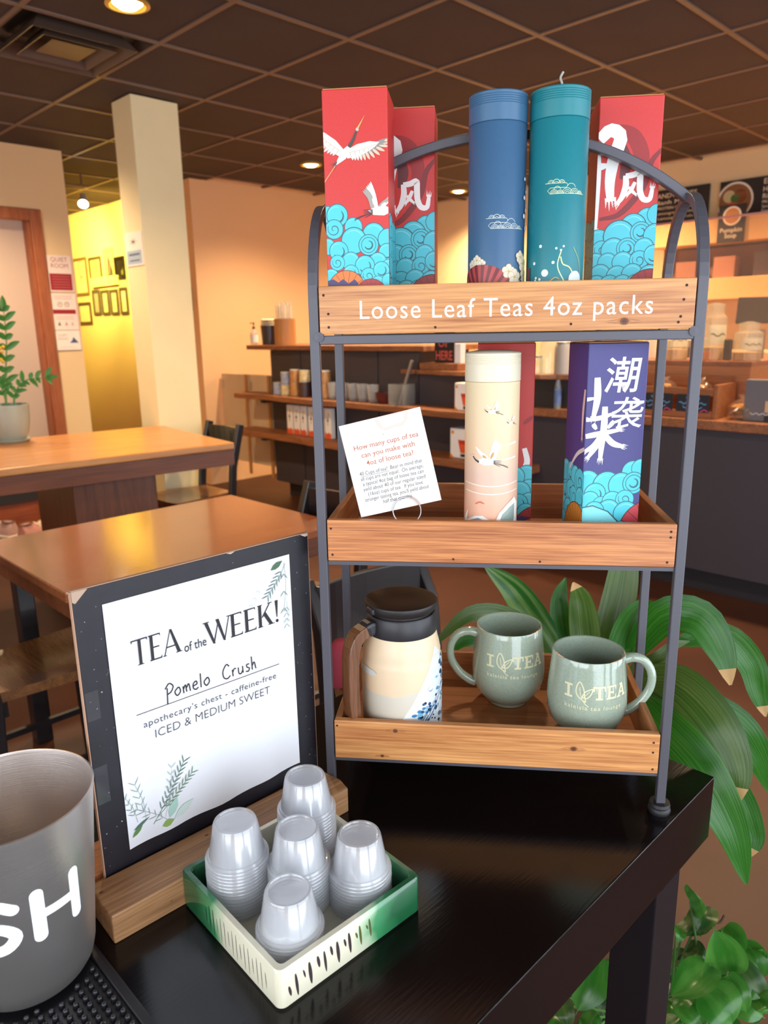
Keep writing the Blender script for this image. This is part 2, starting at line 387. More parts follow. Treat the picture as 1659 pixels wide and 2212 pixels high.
# ceiling of lay-in tiles
ceil = tag(part('ceiling', M_black, None, (-2.7, -2.4, CZ+0.05, 6.5, 9.7, CZ+0.12)), kind='structure')
GX, GY, GS = 1.958, 3.40, 0.61
def inframe(p, mx=60):
    q = Vector(p)-CAM; d = q.dot(FF)
    if d < 0.1: return False
    x, y = PW/2+FOC*q.dot(RR)/d, PH/2+FOC*q.dot(DD)/d
    return -mx < x < PW+mx and -mx < y < PH+mx
tb = MB(); tb.box(-0.294, -0.294, 0.0, 0.294, 0.294, 0.012); tile_me = tb.mesh('ceiling_tile', M_tile)
LAMPS = [(1.653, 3.095), (4.093, 4.925), (5.923, 4.925), (1.653, 4.925)]
rest = MB()
for i in range(-8, 8):
    for j in range(-10, 11):
        cx, cy = GX+GS*(i+0.5), GY+GS*(j+0.5)
        if not (-2.5 < cx < 6.35 and -2.2 < cy < 9.4): continue
        if cy > 5.9 and not (2.6 < cx < 3.6) and not (cx > 3.7 and cy < 6): continue
        if i == -1 and j == 0: continue                                   # the air diffuser takes this place
        if any(inframe((cx+a*0.3, cy+b*0.3, CZ)) for a in (-1, 0, 1) for b in (-1, 0, 1)):
            place('tile', tile_me, ceil, (cx, cy, CZ+0.006))
        else: rest.box(cx-0.294, cy-0.294, CZ+0.006, cx+0.294, cy+0.294, CZ+0.018)
tag(rest.build('tile_field', M_tile, ceil), kind='stuff')
for i in range(-7, 8):
    x = GX+GS*i
    if -2.6 < x < 6.4: part('grid_bar', M_grid, ceil, (x-0.012, -2.3, CZ, x+0.012, 6.0 if not 2.5 < x < 3.65 else 9.6, CZ+0.02))
for j in range(-9, 11):
    y = GY+GS*j
    if -2.3 < y < 9.6: part('grid_bar', M_grid, ceil, (-2.6 if y < 5.7 else 2.46, y-0.012, CZ-0.001, 6.4 if y < 6 else 3.69, y+0.012, CZ+0.019))
# air diffuser
M_vent = mat('vent_brown_metal', '5a463c', 0.45, 0.1)
vt = thing('ceiling_vent', 'square brown ceiling air diffuser with stepped louvre rings', 'vent', (GX-GS/2, GY+GS/2, CZ-0.02))
def ring_frustum(r0, r1, z0, z1, th=0.006):
    b = MB(); v = []
    for r, z in ((r0, z0), (r1, z1), (r1-th, z1+th*0.2), (r0-th, z0+th*0.2)):
        v += [(-r, -r, z), (r, -r, z), (r, r, z), (-r, r, z)]
    fs = []
    for k in range(4):
        for i in range(4): fs.append((k*4+i, k*4+(i+1) % 4, ((k+1) % 4)*4+(i+1) % 4, ((k+1) % 4)*4+i))
    return b.add(v, fs)
part('backing', mat('vent_dark_inside', '241b18', 0.8), vt, (-0.29, -0.29, 0.10, 0.29, 0.29, 0.11))
ring_frustum(0.295, 0.285, 0.018, 0.10).build('outer_frame', M_vent, vt)
ring_frustum(0.235, 0.185, -0.012, 0.055).build('louvre_ring', M_vent, vt)
ring_frustum(0.165, 0.115, -0.012, 0.055).build('louvre_ring', M_vent, vt)
b = MB(); b.add([(-0.10, -0.10, 0.0), (0.10, -0.10, 0.0), (0.10, 0.10, 0.0), (-0.10, 0.10, 0.0), (0, 0, 0.03)], [(3, 2, 1, 0), (0, 1, 4), (1, 2, 4), (2, 3, 4), (3, 0, 4)]); b.build('centre_cone', M_vent, vt)
# recessed downlights
M_lampglow = mat('lamp_glow', 'fff0c8', 0.5, emit='ffe0a0', emit_s=14)
M_lampcan = mat('lamp_can_brass', 'd9b25a', 0.3, 0.5)
def downlight(x, y, label, e=26):
    t = thing('recessed_downlight', label, 'ceiling light', (x, y, CZ), 0, 'recessed ceiling downlights')
    b = MB(); b.lathe([(0.085, 0.004), (0.088, -0.006), (0.072, -0.010), (0.066, -0.002), (0.060, 0.0)], 28); b.build('trim_ring', M_lampcan, t)
    b = MB(); b.lathe([(0.060, 0.002), (0.035, -0.016), (0.0, -0.022)], 24); b.build('bulb', M_lampglow, t)
    l = bpy.data.lights.new('downlight_beam', 'SPOT'); l.energy = e*3.4; l.spot_size = 2.5; l.spot_blend = 0.8; l.shadow_soft_size = 0.06; l.color = (1.0, 0.74, 0.45)
    o = bpy.data.objects.new('downlight_beam', l); COL.objects.link(o); o.parent = t; o.location = (0, 0, -0.05)
downlight(*LAMPS[0], 'glowing round downlight at the top beside the square air vent', 30)
downlight(*LAMPS[1], 'glowing round downlight just left of the tall red crane box', 50)
downlight(*LAMPS[2], 'glowing round downlight between the red boxes and the blue canister', 50)
downlight(*LAMPS[3], 'round downlight cut by the left edge of the ceiling', 40)
for x, y, lb in ((4.093, 1.265, 'added downlight over the counter by the right edge, out of view'), (4.093, 3.095, 'added downlight hidden behind the navy canister'), (5.313, 3.095, 'added downlight hidden behind the right red box'), (-0.787, 4.925, 'added downlight far left of the view'), (5.923, 1.265, 'added downlight over the kitchen, out of view'), (1.653, 1.265, 'added downlight above the tea rack, out of view')):
    downlight(x, y, lb, 85 if x > 5 else 55 if x > 2 else 12 if y < 2 else 28)  # unseen extra lamps, added for warm ambient light in the room
# track spotlight in the corridor
tk = thing('track_spotlight', 'small white track spotlight shining beside the corridor wall', 'spotlight', (2.87, 6.41, CZ))
b = MB(); b.tube([(0.0, 0, 0), (0, 0, -0.10)], 0.008); b.build('stem', M_grid, tk)
part('rail', M_grid, tk, (-0.30, -0.012, -0.10, 0.05, 0.012, -0.085))
M_ = Matrix.Translation((0, 0, -0.20)) @ Matrix.Rotation(math.radians(28), 4, 'Y') @ Matrix.Rotation(math.radians(-42), 4, 'X')
b = MB(); b.lathe([(0.0, 0.06), (0.03, 0.055), (0.038, -0.05), (0.04, -0.06)], 20, M=M_); b.build('head', mat('white_metal', 'd8d4cc', 0.4), tk)
b = MB(); b.lathe([(0.038, -0.055), (0.0, -0.058)], 20, M=M_); b.build('lens', mat('spot_glow', 'ffffff', emit='fff4e0', emit_s=25), tk)
def spot(name, loc, target, e, ang, color, parent=None, blend=0.5):
    l = bpy.data.lights.new(name, 'SPOT'); l.energy = e; l.spot_size = math.radians(ang); l.spot_blend = blend; l.color = color; l.shadow_soft_size = 0.04
    o = bpy.data.objects.new(name, l); COL.objects.link(o); o.location = loc; o.rotation_euler = (Vector(target)-Vector(loc)).to_track_quat('-Z', 'Y').to_euler()
    return o
spot('track_spot_beam', (2.75, 6.75, CZ-0.25), (3.7, 7.35, 2.1), 300, 95, (1.0, 0.72, 0.14), blend=1.0)
spot('track_spot_beam', (2.75, 7.6, CZ-0.25), (3.7, 8.4, 2.1), 230, 95, (1.0, 0.72, 0.14), blend=1.0)

# ================================================================== SIGNS AND FRAMES ON THE WALLS
def zoomr(rg, w=1659.0):
    s = w/(rg[2]-rg[0]); return lambda x, y: (rg[0]+x/s, rg[1]+y/s)
Z2 = zoomr((0, 440, 500, 940)); Z3 = zoomr((400, 380, 1010, 1100)); Z6 = zoomr((1259, 320, 1659, 1000), 1301.0); ZA = zoomr((540, 650, 860, 1060)); ZD = zoomr((840, 640, 1240, 1060)); ZC = zoomr((1400, 440, 1659, 960), 1102.0); ZS = zoomr((1100, 1600, 1659, 2212)); Z8 = zoomr((0, 880, 720, 1640))
def quad_rect(Z, c, fn, axis):
    P = [fn(*Z(*q)) for q in c]           # TL TR BR BL
    h0 = (P[0][axis]+P[3][axis])/2; h1 = (P[1][axis]+P[2][axis])/2
    return h0, (P[2].z+P[3].z)/2, h1, (P[0].z+P[1].z)/2
def sheet_y(name, label, cat, Z, c, Y, color, th=0.004, group=None):
    """a sheet on a wall that faces -y"""
    x0, z0, x1, z1 = quad_rect(Z, c, lambda x, y: ony(x, y, Y), 0)
    t = thing(name, label, cat, (x0, Y, z0), 0, group); w, h = x1-x0, z1-z0
    part('sheet', mat('sheet_'+color, color, 0.6), t, (0, 0, 0, w, th, h))
    return t, w, h, face_fn((0, 0, 0), (1, 0, 0), (0, 0, 1))
def sheet_x(name, label, cat, Z, c, X, color, th=0.004, group=None, frame=None, fw=0.02):
    """a sheet on a wall that faces -x; local x runs to the viewer's right (-y)"""
    y0, z0, y1, z1 = quad_rect(Z, c, lambda x, y: onx(x, y, X), 1)
    t = thing(name, label, cat, (X, y0, z0), -PI/2, group); w, h = y0-y1, z1-z0
    part('sheet', mat('sheet_'+color, color, 0.6), t, (0, 0, 0, w, th, h))
    if frame:
        fm_ = mat('frame_'+frame, frame, 0.45)
        part('frame', fm_, t, (-fw*0.2, -0.012, -fw*0.2, fw, 0.003, h+fw*0.2), (w-fw, -0.012, -fw*0.2, w+fw*0.2, 0.003, h+fw*0.2), (fw, -0.012, -fw*0.2, w-fw, 0.003, fw), (fw, -0.012, h-fw, w-fw, 0.003, h+fw*0.2))
    return t, w, h, face_fn((0, 0, 0), (1, 0, 0), (0, 0, 1))
YW = 5.742
t, w, h, fn = sheet_y('wall_sign', 'pale pink QUIET ROOM notice with large dark red text block', 'sign', Z2, ((330, 370), (505, 372), (530, 630), (362, 632)), YW, 'f3ded4')
a = Art(0, 0, w, h); a.text('QUIET', w/2, h*0.83, h*0.17, 'b06a62', 'c'); a.text('ROOM', w/2, h*0.66, h*0.17, 'b06a62', 'c'); a.fill([(w*0.04, h*0.04), (w*0.96, h*0.04), (w*0.96, h*0.50), (w*0.04, h*0.50)], '9e1f2c')
for k in range(5): a.stroke([(w*0.14, h*(0.12+0.075*k)), (w*0.86, h*(0.12+0.075*k))], h*0.012, 'c98078')
a.emit('print', fn, t)
t, w, h, fn = sheet_y('wall_sign', 'pale pink notice with two round icons and a thin dark red bar', 'sign', Z2, ((352, 645), (540, 642), (568, 903), (388, 905)), YW, 'f3ded4')
a = Art(0, 0, w, h); a.fill([(w*0.06, h*0.44), (w*0.94, h*0.44), (w*0.94, h*0.56), (w*0.06, h*0.56)], '9e1f2c')
for k in (0.35, 0.62): a.ring(w*k, h*0.70, w*0.085, w*0.02, '6a5a5a'); a.stroke([(w*(k-0.03), h*0.70), (w*(k+0.03), h*0.72)], w*0.03, '6a5a5a')
for k in (0.86, 0.92, 0.30, 0.36): a.stroke([(w*0.15, h*k), (w*0.85, h*k)], h*0.014, 'c8958c')
for k, c in ((0.25, '5a6a5a'), (0.52, 'c98a92'), (0.76, 'c7b7a0')): a.fill([(w*(k-0.06), h*0.12), (w*(k+0.06), h*0.12), (w*k, h*0.24)], c)
a.emit('print', fn, t)
t, w, h, fn = sheet_y('wall_sign', 'white notice with a small blue ship drawing, lowest of three', 'sign', Z2, ((392, 910), (572, 908), (582, 1048), (412, 1048)), YW, 'f5e6dc')
a = Art(0, 0, w, h); a.text('QUIET', w*0.10, h*0.70, h*0.17, 'a08a86'); a.text('ROOM', w*0.10, h*0.52, h*0.17, 'a08a86'); a.fill([(w*0.55, h*0.36), (w*0.92, h*0.36), (w*0.84, h*0.48), (w*0.72, h*0.66), (w*0.66, h*0.50)], '44598c'); a.stroke([(w*0.1, h*0.14), (w*0.7, h*0.14)], h*0.02, 'c8b0a4')
a.emit('print', fn, t)
t, w, h, fn = sheet_x('wall_sign', 'white paper with black flower and pale blue panel on the column', 'sign', Z2, ((893, 207), (1010, 203), (1030, 440), (908, 452)), 2.186, 'efe4da')
a = Art(0, 0, w, h); a.fill([(w*0.06, h*0.05), (w*0.94, h*0.05), (w*0.94, h*0.46), (w*0.06, h*0.46)], 'a9b9cc')
for k in range(7): a.stroke([(w*0.5, h*0.72), (w*(0.5+0.2*math.cos(k*0.9)), h*(0.72+0.12*math.sin(k*0.9)))], w*0.06, '2c2a33', True)
a.stroke([(w*0.18, h*0.34), (w*0.82, h*0.34)], h*0.06, '5a6a80'); a.stroke([(w*0.2, h*0.16), (w*0.8, h*0.16)], h*0.05, '6b7c92')
a.emit('print', fn, t)
XW = 3.696
FR = 'picture frames on the corridor wall'
def picture(label, c, frame, inner, motif=None):
    t, w, h, fn = sheet_x('framed_picture', label, 'picture', Z2, c, XW, inner, 0.006, FR, frame, 0.025)
    a = Art(0, 0, w, h)
    if motif == 'peach': a.disk(w*0.5, h*0.72, w*0.3, 'f0b0a0'); a.stroke([(w*0.3, h*0.3), (w*0.5, h*0.5), (w*0.7, h*0.35)], w*0.08, 'e89080', True, 8)
    if motif == 'letter': a.stroke([(w*0.5, h*0.3), (w*0.55, h*0.6), (w*0.45, h*0.75)], w*0.06, '8a7430', False, 8)
    if motif == 'lines':
        for k in range(5): a.stroke([(w*0.25, h*(0.2+0.12*k)), (w*0.75, h*(0.22+0.12*k))], h*0.02, 'b08a7a')
    if motif == 'dark': a.disk(w*0.7, h*0.3, w*0.12, '8a8a3a'); a.stroke([(w*0.6, h*0.2), (w*0.8, h*0.55)], w*0.05, '6a7a3a')
    if motif == 'photo': a.fill([(w*0.1, h*0.05), (w*0.9, h*0.05), (w*0.6, h*0.55), (w*0.3, h*0.9)], '3d4550'); a.stroke([(w*0.3, h*0.2), (w*0.7, h*0.8)], w*0.15, 'b98a70', True)
    if a.P: a.emit('print', fn, t)
picture('large tan frame with pink picture at the corridor corner', ((528, 395), (618, 388), (642, 652), (545, 660)), '6d5a3c', 'f3d9b0', 'peach')
picture('dark framed certificate with pale yellow sheet', ((640, 388), (722, 380), (735, 545), (650, 552)), '4a4238', 'e8cf80', 'letter')
picture('narrow picture with slanting orange and blue shape', ((745, 325), (812, 318), (828, 545), (765, 552)), 'd8bd80', 'd8c090', 'photo')
picture('black picture beside the column sheet', ((826, 385), (890, 378), (900, 535), (832, 545)), '17130f', '1d1815', 'dark')
for k, q in enumerate((((665, 622), (715, 620), (727, 795), (680, 797)), ((728, 622), (778, 620), (790, 793), (742, 796)), ((790, 618), (842, 616), (858, 792), (806, 795)), ((862, 605), (908, 600), (928, 788), (872, 792)))):
    picture(['leftmost grey sheet of the four narrow frames', 'second narrow frame from the left in the lower row', 'third narrow frame from the left in the lower row', 'narrow frame touching the column in the lower row'][k], q, '4b463c', ['9b9490', 'd8cca8', 'd8cca8', 'e4dcc0'][k])
picture('small dark frame with red speckled sheet, lowest on corridor wall', ((560, 712), (648, 710), (665, 860), (578, 864)), '4a3c30', 'e8d2b0', 'lines')
part('shelf_cap', mat('sheet_pale', 'e8d9a0', 0.6), tag(thing('picture_ledge', 'pale ledge above the row of narrow frames', 'ledge', onx(*Z2(650, 600), 3.66), -PI/2), None), (0, 0, 0, 0.62, 0.03, 0.09))
pl = onx(*Z2(1372, 680), 3.646)
sp = part('wall_strip', M_black, None, (pl.x-0.004, pl.y-0.012, pl.z-0.10, pl.x+0.004, pl.y+0.012, pl.z+0.10)); tag(sp, 'thin dark vertical strip on the pier edge right of the column', 'strip')
# ================================================================== BACKGROUND FURNITURE
M_tabletop = wood('table_wood_honey', 'd39350', 'a5632f', 'X', 0.8, 0.38, 0.25)
M_tabletop2 = wood('table_wood_gloss', '9c5a34', '7d4122', 'X', 0.8, 0.22, 0.6)
M_tableside = wood('table_wood_dark', '84492a', '4f2614', 'X', 0.8, 0.45)
M_seat = wood('chair_seat_wood', '8a5a30', '4c2a14', 'X', 1.0, 0.25, 0.5)
# communal table
ct = thing('communal_table', 'long thick honey wood table with a block pedestal by the column', 'table', (2.10, 3.22, 0), math.radians(-7))
part('tabletop', M_tabletop, ct, (-2.1, 0, 0.815, 0, 0.98, 0.85), bevel=0.006)
part('edge_board', M_tableside, ct, (-2.1, 0.004, 0.735, -0.004, 0.03, 0.814)); part('edge_board', M_tableside, ct, (-0.03, 0.031, 0.735, -0.004, 0.976, 0.814))
part('pedestal', wood('pedestal_wood', '7a4426', '4a2415', 'Z', 0.8, 0.45), ct, (-0.78, 0.12, 0.0, -0.38, 0.86, 0.80), bevel=0.006)
part('pedestal', MATS['pedestal_wood'], ct, (-1.85, 0.12, 0.0, -1.45, 0.86, 0.80), bevel=0.006)
# near table
nt_ = thing('dining_table', 'glossy reddish brown table standing right behind the tea sign', 'table', (0.70, 1.93, 0))
part('tabletop', M_tabletop2, nt_, (0, 0, 0.70, 0.99, 0.715, 0.73), bevel=0.004)
part('apron', M_tableside, nt_, (0.04, 0.04, 0.62, 0.95, 0.10, 0.699), (0.04, 0.600, 0.62, 0.95, 0.675, 0.699), (0.04, 0.101, 0.62, 0.06, 0.599, 0.699), (0.93, 0.101, 0.62, 0.95, 0.599, 0.699))
for x, y in ((0.062, 0.042), (0.062, 0.600), (0.52, 0.042), (0.52, 0.600)): part('leg', M_blackwood, nt_, (x, y, 0, x+0.055, y+0.055, 0.619), bevel=0.004)

def chair(label, loc, rz, back=0.86, seat=0.45, w=0.42, d=0.42, panel=False, group='black wooden chairs', seatmat=None):
    t = thing('wooden_chair', label, 'chair', (loc[0], loc[1], 0), rz, group)
    b = MB(); n = 10; v = []; fs = []
    for iz, zz in ((0, seat-0.03), (1, seat)):
        for j in range(n+1):
            for i in range(n+1):
                u, q = i/n*2-1, j/n*2-1
                rr = 1-0.10*max(0, abs(u))**4*(0.5+0.5*q)
                dip = -0.012*(1-u*u)*(1-q*q) if iz else 0
                v.append((u*w/2*(0.90+0.10*q)*1.0, q*d/2*rr + 0.0, zz+dip))
    N1 = (n+1)*(n+1)
    for j in range(n):
        for i in range(n):
            a = j*(n+1)+i; fs.append((a, a+n+1, a+n+2, a+1)); a += N1; fs.append((a, a+1, a+n+2, a+n+1))
    edge = [i for i in range(n+1)] + [j*(n+1)+n for j in range(1, n+1)] + [n*(n+1)+i for i in range(n-1, -1, -1)] + [j*(n+1) for j in range(n-1, 0, -1)]
    for k in range(len(edge)): a, c = edge[k], edge[(k+1) % len(edge)]; fs.append((a, c, c+N1, a+N1))
    b.add(v, fs, 0, True); b.build('seat', seatmat or M_seat, t, label='wood seat with worn shine')
    for s in (-1, 1):
        x = s*(w/2-0.03)
        b = MB(); b.bar([(x*0.98, -d/2+0.02-0.02, 0), (x, -d/2+0.02, seat-0.04), (x, -d/2-0.0, seat+0.15), (x*0.99, -d/2-0.07, back)], (1, 0, 0), 0.032, 0.042); b.build('back_post', M_blackwood, t, 0.004)
        b = MB(); b.bar([(x, d/2-0.04, 0), (x, d/2-0.05, seat-0.031)], (1, 0, 0), 0.036, 0.036); b.build('leg', M_blackwood, t, 0.004)
    for z0, hh, ys in (((back+seat)/2+0.03, back-seat-0.07, 0.02),) if panel else ((back-0.085, 0.13, 0.0), (seat+0.17, 0.045, 0.025)):
        pts = [((k/6-0.5)*(w-0.09), -d/2-0.052-0.03*math.sin(PI*k/6)+ys, z0) for k in range(7)]
        b = MB(); b.bar(pts, (0, 0, 1), hh, 0.018); b.build('back_slat', M_blackwood, t, 0.003)
    b = MB(); b.bar([(-w/2+0.05, d/2-0.05, 0.20), (w/2-0.05, d/2-0.05, 0.20)], (0, 1, 0), 0.02, 0.02); b.build('stretcher', M_blackwood, t)
    for s in (-1, 1): b = MB(); b.bar([(s*(w/2-0.03), -d/2+0.025, 0.16), (s*(w/2-0.03), d/2-0.065, 0.16)], (1, 0, 0), 0.018, 0.02); b.build('stretcher', M_blackwood, t)
    part('seat_apron', M_blackwood, t, (-w/2+0.05, d/2-0.055, seat-0.085, w/2-0.05, d/2-0.035, seat-0.032), (-w/2+0.05, -d/2+0.04, seat-0.085, w/2-0.05, -d/2+0.06, seat-0.032))
    return t
chair('black wooden chair at the right end of the communal table', (2.22, 3.93, 0), PI/2, 0.86, 0.46, 0.40)
chair('black wooden chair half hidden behind the rack at the middle tray', (1.50, 2.04, 0), PI/2, 0.83, 0.46, 0.42)
c0 = onz(100, 1476, 0.45); c1 = onz(165, 1350, 0.45)
chair('black wooden chair with shiny wood seat left of the tea sign', (c1.x+0.03-0.21, (c0.y+c1.y)/2, 0), math.radians(-90), 0.84, 0.45, c1.y-c0.y, 0.42)
pa = onz(668, 1275, 0.70); pb = onz(868, 1222, 0.70); ang = math.atan2(pb.y-pa.y, pb.x-pa.x); mid = (pa+pb)/2
chair('black wooden chair with solid back seen through the rack behind the carafe', (mid.x, mid.y-0.26, 0), ang+PI, 0.72, 0.45, 0.46, 0.40, True)
# red cloth bag
rb = onz(738, 1478, 0.452)
b = MB(); n = 7; vs = []; fs = []
for k, (z, s) in enumerate(((0.0, 0.8), (0.02, 1.0), (0.12, 1.0), (0.20, 0.9), (0.235, 0.55), (0.24, 0.35))):
    for i in range(16):
        a_ = 2*PI*i/16; r = 1+0.07*math.sin(a_*3+k); vs.append((0.040*s*r*math.cos(a_), 0.03*s*r*math.sin(a_), z*0.55))
for k in range(5):
    for i in range(16): fs.append((k*16+i, k*16+(i+1) % 16, (k+1)*16+(i+1) % 16, (k+1)*16+i))
fs.append(tuple(range(15, -1, -1))); fs.append(tuple(80+i for i in range(16)))
b.add(vs, fs, 0, True); o = b.build('cloth_bag', mat('red_cloth', '8a2636', 0.85, bump=0.3, bump_scale=90), None); o.location = rb
tag(o, 'crimson cloth bag on a seat behind the left rack posts', 'bag')
# potted plant on the communal table
pp = onz(27, 955, 0.85)
zz = thing('potted_plant', 'grey green pot with feathery green plant on the communal table', 'plant', (pp.x, pp.y, 0.85))
M_pot = mat('pot_grey_glaze', '9aa093', 0.25, coat=0.4)
b = MB(); b.lathe([(0.0, 0.014), (0.070, 0.014), (0.088, 0.05), (0.100, 0.12), (0.104, 0.198), (0.097, 0.200), (0.092, 0.16), (0.0, 0.158)], 36); b.build('pot', M_pot, zz)
b = MB(); b.lathe([(0.0, 0.0), (0.08, 0.0), (0.096, 0.016), (0.092, 0.018), (0.076, 0.008), (0.0, 0.008)], 32); b.build('saucer', M_pot, zz)
b = MB(); b.lathe([(0.091, 0.168), (0.0, 0.174)], 24); b.build('soil', mat('soil', '2c211a', 0.9, bump=0.8, bump_scale=60), zz)

def leaf_mat(name, base, edge, stripe=0.35, rough=0.35, freq=9.0):
    if name in MATS: return MATS[name]
    m = bpy.data.materials.new(name); m.use_nodes = True; nt = m.node_tree; L = nt.links.new; N = nt.nodes.new
    b = nt.nodes['Principled BSDF']; b.inputs['Roughness'].default_value = rough
    out = [n for n in nt.nodes if n.type == 'OUTPUT_MATERIAL'][0]
    uv = N('ShaderNodeUVMap'); mp = N('ShaderNodeMapping'); mp.inputs['Scale'].default_value = (freq, 0.7, 1); L(uv.outputs[0], mp.inputs[0])
    oi = N('ShaderNodeObjectInfo'); ad = N('ShaderNodeVectorMath'); ad.operation = 'ADD'; L(mp.outputs[0], ad.inputs[0])
    sc = N('ShaderNodeVectorMath'); sc.operation = 'SCALE'; sc.inputs[0].default_value = (9, 9, 9); L(oi.outputs['Random'], sc.inputs['Scale']); L(sc.outputs[0], ad.inputs[1])
    n = N('ShaderNodeTexNoise'); n.inputs['Scale'].default_value = 1.6; n.inputs['Detail'].default_value = 4; L(ad.outputs[0], n.inputs['Vector'])
    cr = N('ShaderNodeValToRGB'); cr.color_ramp.elements[0].position = 0.38; cr.color_ramp.elements[1].position = 0.62+0.3*(1-stripe)
    cr.color_ramp.elements[0].color = lin(base); cr.color_ramp.elements[1].color = lin(edge); L(n.outputs['Fac'], cr.inputs[0])
    L(cr.outputs[0], b.inputs['Base Color'])
    tl = N('ShaderNodeBsdfTranslucent'); L(cr.outputs[0], tl.inputs[0])
    mx = N('ShaderNodeMixShader'); mx.inputs[0].default_value = 0.22; L(b.outputs[0], mx.inputs[1]); L(tl.outputs[0], mx.inputs[2]); L(mx.outputs[0], out.inputs[0])
    bp = N('ShaderNodeBump'); bp.inputs['Strength'].default_value = 0.25; bp.inputs['Distance'].default_value = 0.002; L(n.outputs['Fac'], bp.inputs['Height']); L(bp.outputs[0], b.inputs['Normal'])
    MATS[name] = m; return m
def leaf(name, m, parent, spine, width, normal=None, fold=0.25, n=14, prof=None, wave=0.0, org=None, tip=None):
    P = catmull(spine, n); org = Vector(org) if org is not None else Vector((0, 0, 0))
    prof = prof or (lambda t: (math.sin(PI*min(1, t*0.94+0.05)**0.8))**0.75)
    b = MB(); b.uv = []; K = 7; vs = []; fs = []; ms = []
    for i in range(n+1):
        t = (P[min(i+1, n)]-P[max(i-1, 0)]).normalized(); nn = Vector(normal) if normal is not None else (CAM-(P[i]+org)).normalized()
        sd = t.cross(nn).normalized(); up = sd.cross(t).normalized(); w = width/2*max(prof(i/n), 0.015)
        for k in range(K):
            u = k/(K-1)*2-1
            vs.append(P[i]+sd*(u*w)+up*(fold*w*abs(u)+wave*w*math.sin(i*1.3+k))); b.uv.append(((u+1)/2, i/n))
    for i in range(n):
        for k in range(K-1): fs.append((i*K+k, i*K+k+1, (i+1)*K+k+1, (i+1)*K+k))
    b.add(vs, fs, 0, True)
    mats = [m]
    if tip:
        mats.append(tip); b.m = [1 if (j//(K-1)) >= n-2 else 0 for j in range(len(fs))]
    return b.build(name, mats, parent)
M_zz = leaf_mat('leaf_zz_green', '2f6b2a', '4f8f3c')
M_stem = mat('stem_green', '4a7a38', 0.5)
def frond(pts, m, n, ll, parent, org):
    P = catmull([Vector(p) for p in pts], 20)
    b = MB(); b.tube(P, [0.006-0.004*i/20 for i in range(21)], 6); b.build('stem', M_stem, parent)
    for k in range(n):
        i = 5+int(15*k/(n-1)); i = min(i, 20); t = (P[min(i+1, 20)]-P[i-1]).normalized()
        for s in (-1, 1):
            side = t.cross(FF).normalized()*s
            q = P[i]; e = q+(side*0.85+t*0.55).normalized()*ll*(0.75+0.25*math.sin(k*2.3+s))
            leaf('leaf', m, parent, [q, q.lerp(e, 0.5)+Vector((0, 0, 0.006)), e], ll*0.36, None, 0.2, 6, org=org)
    leaf('leaf', m, parent, [P[20], P[20]+(P[20]-P[18]).normalized()*ll*0.5, P[20]+(P[20]-P[18]).normalized()*ll], ll*0.4, None, 0.2, 6, org=org)
dep = (pp-CAM).dot(FF)
rel = lambda x, y, d=0.0: atd(x, y, dep+d)-Vector((pp.x, pp.y, 0.85))
frond([rel(14, 895), rel(12, 820), rel(14, 740), rel(8, 672)], M_zz, 9, 0.085, zz, (pp.x, pp.y, 0.85))
frond([rel(30, 895), rel(33, 850), rel(55, 822), rel(100, 815)], M_zz, 7, 0.065, zz, (pp.x, pp.y, 0.85))
frond([rel(20, 895), rel(5, 840), rel(-20, 800), rel(-50, 770)], M_zz, 6, 0.075, zz, (pp.x, pp.y, 0.85))
b = MB()
for k in range(9): 
    q = rel(2+random.uniform(-9, 12), 765+random.uniform(-18, 18), -0.02); b.lathe([(0, -0.012), (0.012, 0), (0, 0.012)], 8, M=Matrix.Translation(q))
b.build('yellow_flower', mat('flower_yellow', 'd9b23a', 0.7), zz)
# shoes by the quiet-room step
def shoe(label, px, color, L=0.26, rz=0.0, sole='e8dccb', yy=5.56):
    p = ony(px[0], px[1], 5.58); t = thing('shoe', label, 'shoe', (p.x, yy, 0.0), rz, 'shoes left outside the quiet room')
    b = MB(); n = 14; prof = [(0.0, 0.30, 0.9), (0.05, 0.36, 1.0), (0.35, 0.34, 0.95), (0.55, 0.30, 0.75), (0.75, 0.36, 0.55), (0.92, 0.34, 0.42), (1.0, 0.22, 0.25)]
    vs = []; fs = []; K = 12
    for t_, w_, h_ in prof:
        for k in range(K):
            a_ = PI*k/(K-1); vs.append((w_*L*0.5*math.cos(a_), (t_-0.5)*L, 0.022+h_*0.105*math.sin(a_)))
    for i in range(len(prof)-1):
        for k in range(K-1): fs.append((i*K+k, i*K+k+1, (i+1)*K+k+1, (i+1)*K+k))
    fs.append(tuple(range(K))); fs.append(tuple((len(prof)-1)*K+k for k in range(K-1, -1, -1)))
    b.add(vs, fs, 0, True); b.build('upper', mat('shoe_'+color, color, 0.8, bump=0.4, bump_scale=60), t, subsurf=1)
    b = MB(); out = []
    for s in (1, -1):
        for t_, w_, h_ in (prof if s == 1 else prof[::-1]): out.append((s*(w_*L*0.5+0.006), (t_-0.5)*(L+0.012)))
    b.prism(out, 0.0, 0.024); b.build('sole', mat('sole_'+sole, sole, 0.7), t, 0.004)
    b = MB(); b.lathe([(0.040, 0.0), (0.032, 0.006), (0.020, -0.01), (0, -0.012)], 14, M=Matrix.Translation((0, -L*0.28, 0.118))@Matrix.Scale(1.5, 4, (0, 1, 0))); b.build('collar', mat('shoe_inside', '6a4a3c', 0.9), t)
    for k in range(3): b = MB(); b.tube([(-0.03, L*(0.02+0.06*k), 0.098-0.012*k), (0, L*(0.03+0.06*k), 0.112-0.012*k), (0.03, L*(0.02+0.06*k), 0.098-0.012*k)], 0.004, 6); b.build('lace', mat('lace_white', 'efe6d8', 0.8), t)
